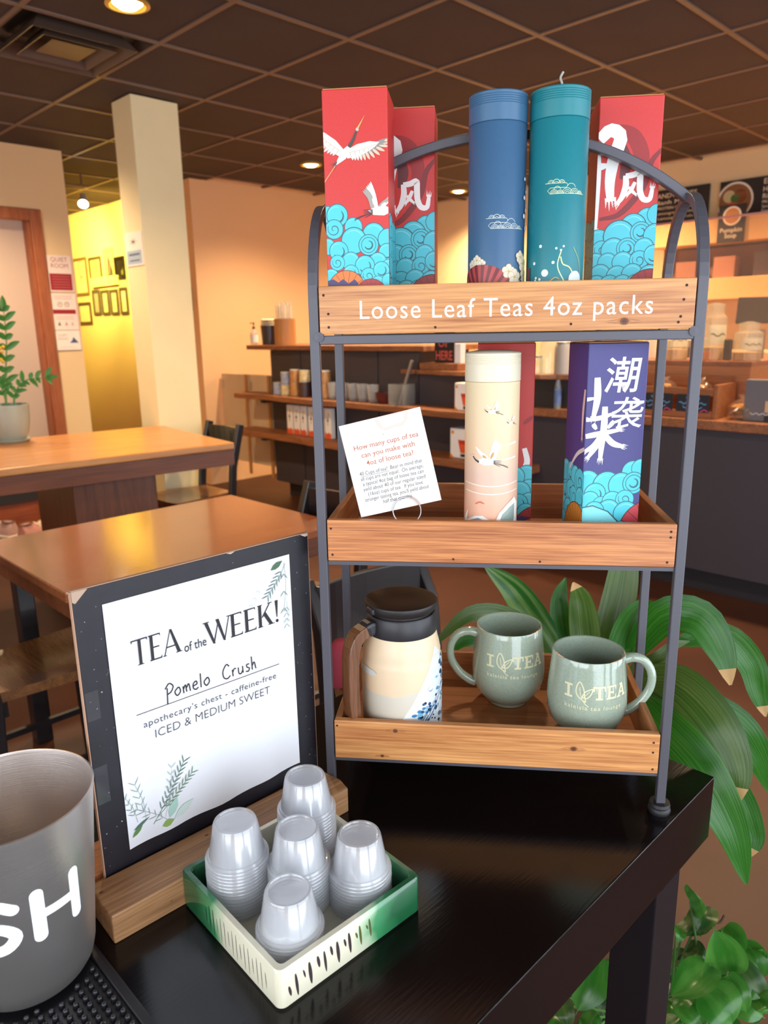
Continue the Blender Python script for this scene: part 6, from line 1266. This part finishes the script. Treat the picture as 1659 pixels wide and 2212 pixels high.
x0, z0 = PX0, PZ0
sprig(x0+0.030, z0+0.018, 0.95, 0.075, '5d7a6c', 10, 0.010); sprig(x0+0.022, z0+0.028, 1.75, 0.050, '8aa29a', 5, 0.010, 0.0004); sprig(x0+0.035, z0+0.024, 0.65, 0.060, '6f8a70', 9, 0.009); sprig(x0+0.012, z0+0.030, 1.9, 0.045, '7a9488', 5, 0.008, 0.0004); sprig(x0+0.045, z0+0.020, 1.35, 0.060, 'a3b5b0', 6, 0.008, 0.0004); sprig(x0+0.050, z0+0.012, 2.4, 0.050, '8a9a90', 5, 0.010, 0.0004)
lf(x0+0.050, z0+0.016, 1.1, 0.026, 0.006, 'a9cfc0'); lf(x0+0.056, z0+0.012, 0.5, 0.030, 0.006, 'cfe0d8'); lf(x0+0.040, z0+0.010, 0.1, 0.016, 0.005, '8fae5a'); lf(x0+0.004, z0+0.014, 0.7, 0.018, 0.003, '5f8a4a'); lf(x0+0.006, z0+0.022, 0.4, 0.022, 0.002, '56726a')
x1, z1 = PX1, PZ1
sprig(x1-0.008, z1-0.010, -2.25, 0.045, '5f7a72', 7, 0.010); sprig(x1-0.010, z1-0.008, -1.62, 0.060, '6a8478', 3, 0.009, 0.0005); sprig(x1-0.009, z1-0.060, -1.6, 0.030, '8aa294', 4, 0.008, 0.0004); lf(x1-0.030, z1-0.014, 0.45, 0.020, 0.004, '4a6a4c'); sprig(x1-0.045, z1-0.030, -2.2, 0.025, 'b9c6c4', 3, 0.006, 0.0003)
a.emit('printed_text', lambda x, y, e: Vector((x, -0.0020-e, y)), paper, 0.6)

# ================================================================== GREEN TRAY WITH PORTION CUPS
def tray_mat():
    m = bpy.data.materials.new('oribe_glaze'); m.use_nodes = True; nt = m.node_tree; b = nt.nodes['Principled BSDF']; b.inputs['Roughness'].default_value = 0.12; b.inputs['Coat Weight'].default_value = 0.6
    N = nt.nodes.new; L = nt.links.new; tc = N('ShaderNodeTexCoord'); sp = N('ShaderNodeSeparateXYZ'); L(tc.outputs['Object'], sp.inputs[0])
    sb = N('ShaderNodeMath'); sb.operation = 'SUBTRACT'; L(sp.outputs['X'], sb.inputs[0]); L(sp.outputs['Y'], sb.inputs[1])
    ab = N('ShaderNodeMath'); ab.operation = 'ABSOLUTE'; L(sb.outputs[0], ab.inputs[0])
    n = N('ShaderNodeTexNoise'); n.inputs['Scale'].default_value = 22; L(tc.outputs['Object'], n.inputs['Vector'])
    ma = N('ShaderNodeMath'); ma.operation = 'MULTIPLY_ADD'; ma.inputs[1].default_value = 0.05; L(n.outputs['Fac'], ma.inputs[0]); L(ab.outputs[0], ma.inputs[2])
    cr = N('ShaderNodeValToRGB'); mr = N('ShaderNodeMapRange'); mr.inputs[1].default_value = 0.0; mr.inputs[2].default_value = 0.22; L(ma.outputs[0], mr.inputs[0]); L(mr.outputs[0], cr.inputs[0]); L(cr.outputs[0], b.inputs['Base Color'])
    e = cr.color_ramp.elements; e[0].position = 0.54; e[0].color = lin('e4dfc6'); e[1].position = 0.82; e[1].color = lin('1f5c38')
    k = e.new(0.61); k.color = lin('a9c6a0'); k = e.new(0.66); k.color = lin('3f8f5c')
    return m
gt = thing('ceramic_tray', 'square green and cream ceramic tray holding the portion cups', 'tray', (0.317, 0.472, T), math.radians(-2.4))
GW, GD, GH, GT = 0.186, 0.190, 0.045, 0.0085
b = MB()
def rring(x0, y0, x1, y1, z, r, n=5):
    out = []
    for cx, cy, a0 in ((x1-r, y0+r, -PI/2), (x1-r, y1-r, 0), (x0+r, y1-r, PI/2), (x0+r, y0+r, PI)):
        for i in range(n+1): q = a0+PI/2*i/n; out.append((cx+r*math.cos(q), cy+r*math.sin(q), z))
    return out
rings = [rring(0.003, 0.003, GW-0.003, GD-0.003, 0.0, 0.006), rring(0, 0, GW, GD, 0.003, 0.008), rring(0, 0, GW, GD, GH-0.002, 0.008), rring(0.0015, 0.0015, GW-0.0015, GD-0.0015, GH, 0.007), rring(GT-0.0015, GT-0.0015, GW-GT+0.0015, GD-GT+0.0015, GH, 0.006), rring(GT, GT, GW-GT, GD-GT, GH-0.002, 0.006), rring(GT, GT, GW-GT, GD-GT, 0.011, 0.006), rring(GT+0.003, GT+0.003, GW-GT-0.003, GD-GT-0.003, 0.008, 0.005)]
K = len(rings[0]); vs = [p for r in rings for p in r]; fs = [tuple(range(K-1, -1, -1)), tuple((len(rings)-1)*K+i for i in range(K))]
for j in range(len(rings)-1):
    for i in range(K): fs.append((j*K+i, j*K+(i+1) % K, (j+1)*K+(i+1) % K, (j+1)*K+i))
b.add(vs, fs, 0, True)
o = b.build('tray_body', tray_mat(), gt); o.data.polygons[0].use_smooth = False; o.data.polygons[1].use_smooth = False
md = o.modifiers.new('wn', 'WEIGHTED_NORMAL') if False else None
a = Art(0.006, 0.002, GW-0.006, GH-0.003)
for x, y, h, w in ((0.012, 0.018, 0.012, 0.0030), (0.020, 0.020, 0.026, 0.0032), (0.029, 0.026, 0.010, 0.0020), (0.036, 0.022, 0.026, 0.0040), (0.046, 0.028, 0.014, 0.0034), (0.054, 0.023, 0.025, 0.0030), (0.062, 0.030, 0.012, 0.0030), (0.070, 0.023, 0.026, 0.0040), (0.079, 0.028, 0.010, 0.0026), (0.085, 0.024, 0.025, 0.0036), (0.094, 0.027, 0.008, 0.0022), (0.099, 0.024, 0.024, 0.0030), (0.108, 0.028, 0.006, 0.0020), (0.112, 0.025, 0.022, 0.0028)):
    a.stroke([(x-0.0012, y+h/2), (x, y), (x+0.001, y-h/2)], w, '463a3e' if x < 0.09 else '5d6238', True, 8)
a.emit('brush_marks', face_fn((0, 0, 0), (1, 0, 0), (0, 0, 1)), gt, 0.2)
a = Art(0.006, 0.002, GD-0.006, GH-0.003)
for k in range(16): x = 0.055+0.0075*k; hh = 0.030 if k % 3 else 0.018; a.stroke([(x, 0.022+hh/2), (x+0.001, 0.022-hh/2)], 0.0011 if k > 2 else 0.002, '6b6058' if k > 2 else '35463a', True, 6)
a.emit('brush_marks', face_fn((0, GD, 0), (0, -1, 0), (0, 0, 1)), gt, 0.2)
M_cup = glass('cup_plastic', 'fcfdff', 0.33, 0.12, milky='ffffff', gloss=0.10)
b = MB(); b.lathe([(0.0322, 0.0002), (0.0340, 0.0), (0.0346, 0.0008), (0.0342, 0.0018), (0.0322, 0.0022), (0.0314, 0.0048), (0.0300, 0.0056), (0.0238, 0.0400), (0.0226, 0.0424), (0.0205, 0.0426), (0.0196, 0.0412), (0.0180, 0.0408), (0.0, 0.0408)], 40); cup_me = b.mesh('portion_cup', M_cup)
tm = Matrix.Translation((0.317, 0.472, T)) @ Matrix.Rotation(math.radians(-2.4), 4, 'Z')
STK = [(0.045, 0.142, 15, 'left stack next to the sign'), (0.142, 0.146, 17, 'tallest stack at the far corner'), (0.093, 0.095, 13, 'middle stack of the five'), (0.142, 0.050, 11, 'stack nearest the rack foot on the right'), (0.044, 0.044, 9, 'shortest stack at the near corner')]
for i, (x, y, n, lab) in enumerate(STK):
    random.seed(i)
    for k in range(n):
        p = tm @ Vector((x+random.uniform(-.0003, .0003), y+random.uniform(-.0003, .0003), 0.0085+0.00415*k))
        o = place('portion_cup', cup_me, None, p, (0, 0, random.uniform(0, 6)))
        tag(o, ('topmost clear portion cup of the ' if k == n-1 else 'lowest clear portion cup of the ' if k == 0 else 'clear portion cup inside the ')+lab, 'cup', 'clear portion cups, '+lab)

# ================================================================== STEEL BUCKET ON RUBBER MAT
M_mat = mat('bar_mat_rubber', '17151a', 0.4)
MX0, MX1, MY0, MY1 = -0.30, 0.229, 0.345, 0.80
bm_ = thing('bar_mat', 'black studded rubber bar mat under the steel bucket', 'mat', (MX1, MY0, T))
part('base', M_mat, bm_, (MX0-MX1, 0, 0, -0.010, MY1-MY0, 0.0025)); 
part('border', M_mat, bm_, (-0.0098, 0, 0, 0, MY1-MY0, 0.006), bevel=0.0012); part('border', M_mat, bm_, (MX0-MX1, MY1-MY0-0.008, 0.0026, -0.010, MY1-MY0, 0.006)); part('border', M_mat, bm_, (MX0-MX1, 0, 0.0026, -0.010, 0.008, 0.006))
b = MB(); b.lathe([(0.0031, 0.0), (0.0029, 0.0035), (0.0020, 0.0048), (0, 0.0052)], 10); stud_me = b.mesh('stud', mat('stud_rubber', '1d1b20', 0.3))
BCX, BCY, BR0, BR1, BHH = 0.172, 0.690, 0.0605, 0.0785, 0.193
rest = MB(); cnt = 0
for i in range(54):
    for j in range(46):
        x, y = MX1-0.0155-0.0095*i, MY0+0.013+0.0095*j
        if x < MX0+0.01 or y > MY1-0.012: continue
        if math.hypot(x-BCX, y-BCY) < BR0-0.002: continue
        q = Vector((x, y, T)); 
        if i < 13 and 0.43 < y < 0.67 and cnt < 299 and inframe((x, y, T), 10): place('stud', stud_me, bm_, (x-MX1, y-MY0, 0.0026)); cnt += 1
        else: rest.lathe([(0.0031, 0.0), (0.0026, 0.004), (0, 0.0052)], 6, M=Matrix.Translation((x-MX1, y-MY0, 0.0026)))
tag(rest.build('stud_field', MATS['stud_rubber'], bm_), kind='stuff')
bk = thing('steel_bucket', 'brushed steel bucket with white SH lettering at the left edge', 'bucket', (BCX, BCY, T+0.0079))
def steel():
    m = bpy.data.materials.new('brushed_steel'); m.use_nodes = True; nt = m.node_tree; b = nt.nodes['Principled BSDF']; N = nt.nodes.new; L = nt.links.new
    b.inputs['Base Color'].default_value = lin('dcd4d0'); b.inputs['Metallic'].default_value = 0.90; b.inputs['Roughness'].default_value = 0.36; b.inputs['Anisotropic'].default_value = 0.5
    tc = N('ShaderNodeTexCoord'); mp = N('ShaderNodeMapping'); mp.inputs['Scale'].default_value = (20, 20, 900); n = N('ShaderNodeTexNoise'); n.inputs['Scale'].default_value = 1; n.inputs['Detail'].default_value = 2
    L(tc.outputs['Object'], mp.inputs[0]); L(mp.outputs[0], n.inputs['Vector']); bpn = N('ShaderNodeBump'); bpn.inputs['Strength'].default_value = 0.10; bpn.inputs['Distance'].default_value = 0.001; L(n.outputs['Fac'], bpn.inputs['Height']); L(bpn.outputs[0], b.inputs['Normal'])
    n2 = N('ShaderNodeTexNoise'); n2.inputs['Scale'].default_value = 14; n2.inputs['Detail'].default_value = 5; L(tc.outputs['Object'], n2.inputs['Vector']); mr = N('ShaderNodeMapRange'); mr.inputs[3].default_value = 0.28; mr.inputs[4].default_value = 0.44; L(n2.outputs['Fac'], mr.inputs[0]); L(mr.outputs[0], b.inputs['Roughness'])
    return m
BP = [(0.0480, 0.0), (0.0560, 0.0025), (0.0600, 0.009), (0.0625, 0.020), (BR1-0.0006, BHH-0.001)]
b = MB(); b.lathe([(0.0, 0.0)]+BP+[(BR1+0.0004, BHH), (BR1-0.0012, BHH+0.0004), (BR1-0.0018, BHH-0.002), (0.0610, 0.020), (0.0500, 0.006), (0, 0.005)], 96); b.build('pail', steel(), bk)
a = Art(-0.10, 0.03, 0.10, 0.19, strip=0.002, eps=1e-5); WH = 'eef2f6'
def rstroke(pts, w, sm=0):
    if sm: pts = [(p.x, p.y) for p in catmull([(x, y, 0) for x, y in pts], sm)]
    a.stroke(pts, w, WH); a.layer -= 0
    for p in (pts[0], pts[-1]): a.disk(p[0], p[1], w/2, WH, 16)
hx_, hy_, hh_, hw_ = 0.007, 0.0830, 0.046, 0.036
rstroke([(hx_, hy_), (hx_, hy_+hh_)], 0.0120); rstroke([(hx_+hw_, hy_), (hx_+hw_, hy_+hh_)], 0.0110); rstroke([(hx_, hy_+hh_*0.5), (hx_+hw_, hy_+hh_*0.5)], 0.0095)
sx_ = -0.033
rstroke([(sx_+0.020, hy_+hh_*0.86), (sx_+0.006, hy_+hh_*1.02), (sx_-0.013, hy_+hh_*0.98), (sx_-0.020, hy_+hh_*0.75), (sx_-0.012, hy_+hh_*0.56), (sx_+0.010, hy_+hh_*0.45), (sx_+0.020, hy_+hh_*0.22), (sx_+0.010, hy_-0.002), (sx_-0.012, hy_-0.003), (sx_-0.024, hy_+hh_*0.14)], 0.0115, 40)
a.emit('lettering', cyl_fn(interp(BP), 0, math.radians(-100)), bk, 0.5)

# ================================================================== PLANTS BESIDE THE TABLE
M_corn = leaf_mat('leaf_corn_green', '26661a', '4a902e', 0.3, 0.26, 16.0); M_corn2 = leaf_mat('leaf_corn_olive', '3a5e1e', '6e8440', 0.4, 0.30, 14.0); M_var = leaf_mat('leaf_variegated', '235c22', '7d9c58', 0.7, 0.24, 3.0)
M_dry = mat('leaf_tip_dry', 'c9a06a', 0.7)
pc = onz(1330, 1500, 0.80)
pc = atd(1345, 1480, 1.36); PB = Vector((1.19, 0.82, 0))
cp_ = thing('corn_plant', 'tall broad-leaved green plant behind the black table end', 'plant', PB)
b = MB(); b.lathe([(0, 0), (0.13, 0), (0.16, 0.26), (0.165, 0.28), (0.15, 0.28), (0.145, 0.25), (0, 0.25)], 32); b.build('pot', mat('planter_grey', '7a746e', 0.6), cp_)
b = MB(); b.lathe([(0.146, 0.252), (0, 0.258)], 24); b.build('soil', MATS['soil'], cp_)
b = MB(); b.tube(catmull([(0, 0, 0.25), ((pc.x-PB.x)*0.4, (pc.y-PB.y)*0.4, 0.45), (pc.x-PB.x, pc.y-PB.y, pc.z-0.02)], 14), 0.022, 10); b.build('cane', mat('cane_bark', '8a6f4c', 0.8, var=0.2, var_scale=20), cp_)
lvw = lambda P: [atd(x, y, d)-PB for x, y, d in P]
LEAVES = [
 # spine pixels with their distances, width (m), material, tip, fold
 ([(1215, 1420, 1.34), (1150, 1330, 1.33), (1105, 1270, 1.32), (1046, 1221, 1.31)], 0.054, M_var, None, 0.15),
 ([(1200, 1440, 1.34), (1120, 1345, 1.30), (1020, 1325, 1.27), (935, 1395, 1.25)], 0.035, M_corn2, None, 0.1),
 ([(1180, 1440, 1.38), (1080, 1400, 1.36), (1010, 1380, 1.35), (960, 1420, 1.34)], 0.034, M_corn, None, 0.2),
 ([(1265, 1460, 1.36), (1222, 1380, 1.36), (1208, 1300, 1.36), (1222, 1248, 1.36)], 0.039, M_corn, None, 0.35),
 ([(1275, 1470, 1.34), (1265, 1380, 1.32), (1255, 1300, 1.31), (1238, 1258, 1.30)], 0.053, M_corn2, M_dry, 0.15),
 ([(1290, 1480, 1.36), (1315, 1380, 1.35), (1340, 1280, 1.35), (1352, 1190, 1.35), (1356, 1130, 1.35)], 0.061, M_corn2, None, 0.12),
 ([(1325, 1500, 1.32), (1342, 1390, 1.30), (1385, 1318, 1.28), (1450, 1325, 1.27)], 0.045, M_corn, None, 0.2),
 ([(1360, 1420, 1.30), (1430, 1335, 1.24), (1510, 1335, 1.20), (1560, 1410, 1.18), (1578, 1480, 1.17)], 0.063, M_corn, M_dry, 0.12),
 ([(1470, 1385, 1.30), (1560, 1372, 1.28), (1622, 1432, 1.27), (1640, 1500, 1.27), (1654, 1548, 1.27)], 0.048, M_corn, M_dry, 0.12),
 ([(1380, 1470, 1.28), (1460, 1480, 1.22), (1540, 1560, 1.17), (1588, 1660, 1.15), (1590, 1738, 1.15)], 0.076, M_corn2, M_dry, 0.10),
 ([(1370, 1500, 1.27), (1430, 1570, 1.19), (1510, 1660, 1.14), (1580, 1790, 1.12), (1612, 1910, 1.12)], 0.075, M_corn, None, 0.12),
 ([(1410, 1480, 1.32), (1500, 1520, 1.27), (1590, 1570, 1.25), (1640, 1640, 1.25), (1668, 1720, 1.26)], 0.065, M_corn, None, 0.12),
 ([(1380, 1430, 1.30), (1420, 1420, 1.28), (1455, 1395, 1.28), (1490, 1385, 1.29)], 0.020, M_corn2, None, 0.1),
 ([(1360, 1520, 1.36), (1440, 1560, 1.33), (1520, 1620, 1.30), (1560, 1700, 1.30)], 0.065, M_corn, None, 0.2),
 ([(1330, 1520, 1.42), (1400, 1520, 1.42), (1480, 1500, 1.42), (1530, 1560, 1.42)], 0.061, M_corn, None, 0.2),
 ([(1345, 1500, 1.34), (1390, 1440, 1.33), (1440, 1450, 1.32), (1510, 1500, 1.31)], 0.034, M_corn2, None, 0.1),
 ([(1230, 1480, 1.40), (1190, 1400, 1.40), (1160, 1350, 1.41), (1120, 1330, 1.42)], 0.048, M_corn, None, 0.2),
 ([(1300, 1520, 1.42), (1240, 1430, 1.42), (1200, 1400, 1.42), (1170, 1420, 1.41)], 0.041, M_corn2, None, 0.2),
 ([(1500, 1620, 1.24), (1585, 1700, 1.21), (1628, 1800, 1.20), (1622, 1850, 1.20)], 0.042, M_corn, M_dry, 0.15),
]
for P, w, m, tip, fo in LEAVES: leaf('leaf', m, cp_, lvw(P), w, None, fo, 16, wave=0.03, org=PB, tip=tip)
# pothos
M_po = leaf_mat('leaf_pothos', '2f6e22', '56903c', 0.45, 0.25, 2.2); M_pod = leaf_mat('leaf_pothos_dark', '2a5526', '5f783c', 0.5, 0.3, 2.2)
pb = atd(1440, 2290, 1.36); PO = Vector((pb.x, pb.y, 0))
po = thing('pothos_plant', 'trailing heart-leaved green plant under the black table', 'plant', PO)
b = MB(); hpz = max(0.12, pb.z-0.16); b.lathe([(0, 0), (0.11, 0), (0.14, hpz-0.02), (0.145, hpz), (0.13, hpz), (0.125, hpz-0.03), (0, hpz-0.03)], 28); b.build('pot', mat('planter_grey', '7a746e', 0.6), po)
b = MB(); b.lathe([(0.126, hpz-0.028), (0, hpz-0.02)], 20); b.build('soil', MATS['soil'], po)
heart = lambda t: max(0.02, (1.15*math.sin(PI*min(1, (t*0.96+0.12)))**0.62)*(1-0.35*t))
random.seed(9)
PL = [(1160, 1030, 1230, 1010, 150, 1.36, 0), (1130, 1130, 1230, 1260, 190, 1.38, 1), (1260, 1060, 1200, 1230, 120, 1.36, 1), (1400, 1480, 1305, 1190, 200, 1.30, 0), (1370, 1200, 1470, 1390, 150, 1.34, 0), (1490, 1310, 1630, 1540, 150, 1.36, 0), (1570, 1380, 1620, 1330, 70, 1.36, 0), (1290, 1440, 1010, 1650, 180, 1.28, 0), (1400, 1500, 1525, 1760, 110, 1.27, 0), (1460, 1420, 1655, 1740, 130, 1.33, 1), (1280, 1510, 1420, 1620, 120, 1.34, 0), (1110, 1640, 1240, 1840, 180, 1.29, 0), (1270, 1600, 1440, 1830, 230, 1.26, 0), (1420, 1630, 1640, 1780, 150, 1.32, 0), (1010, 1660, 1100, 1830, 110, 1.33, 0), (1075, 1180, 1085, 1300, 60, 1.33, 0), (1130, 1330, 1270, 1400, 110, 1.36, 1), (1040, 1380, 1200, 1420, 90, 1.38, 1), (1060, 1450, 1020, 1560, 90, 1.40, 1), (560, 1380, 425, 1760, 200, 1.24, 0), (640, 1500, 560, 1800, 170, 1.34, 1), (650, 1380, 700, 1500, 100, 1.40, 1), (450, 1790, 600, 1900, 150, 1.22, 0), (330, 1640, 380, 1860, 100, 1.25, 1), (300, 1690, 200, 1860, 150, 1.27, 0), (540, 1850, 430, 1960, 150, 1.22, 0), (560, 1620, 640, 1780, 110, 1.36, 1), (1500, 1640, 1570, 1830, 120, 1.36, 1), (960, 1800, 1080, 1930, 160, 1.28, 0), (1590, 1640, 1680, 1760, 120, 1.30, 0), (1340, 1800, 1420, 1960, 170, 1.25, 0)]
for k, (xa, ya, xb, yb, w, d, dk) in enumerate(PL):
    A_, B_ = ZS(xa, ya), ZS(xb, yb); pA = atd(*A_, d)-PO; pB = atd(*B_, d-0.03)-PO; mid = pA.lerp(pB, 0.5)+Vector((0, 0, 0.006))-FF*0.010
    nn = (CAM-(mid+PO)).normalized()+Vector((random.uniform(-.35, .35), random.uniform(-.35, .35), random.uniform(0, .5)))
    leaf('leaf', M_pod if dk else M_po, po, [pA, mid, pB], w/2.968/FOC*d*1.3, nn, 0.22, 12, heart, 0.02, org=PO)
    root = Vector((random.uniform(-.05, .05), random.uniform(-.05, .05), hpz-0.02))
    b = MB(); b.tube(catmull([root, (root+pA)/2+Vector((0, 0, 0.04)), pA], 10), 0.0022, 6); b.build('stem', M_stem, po)
b = MB(); b.tube(catmull([atd(*ZS(1240, 1220), 1.35)-PO, atd(*ZS(1300, 1170), 1.35)-PO, atd(*ZS(1350, 1165), 1.35)-PO, atd(*ZS(1380, 1118), 1.35)-PO], 10), 0.0022, 6); b.build('vine_tip', mat('vine_brown', '4a3428', 0.7), po)
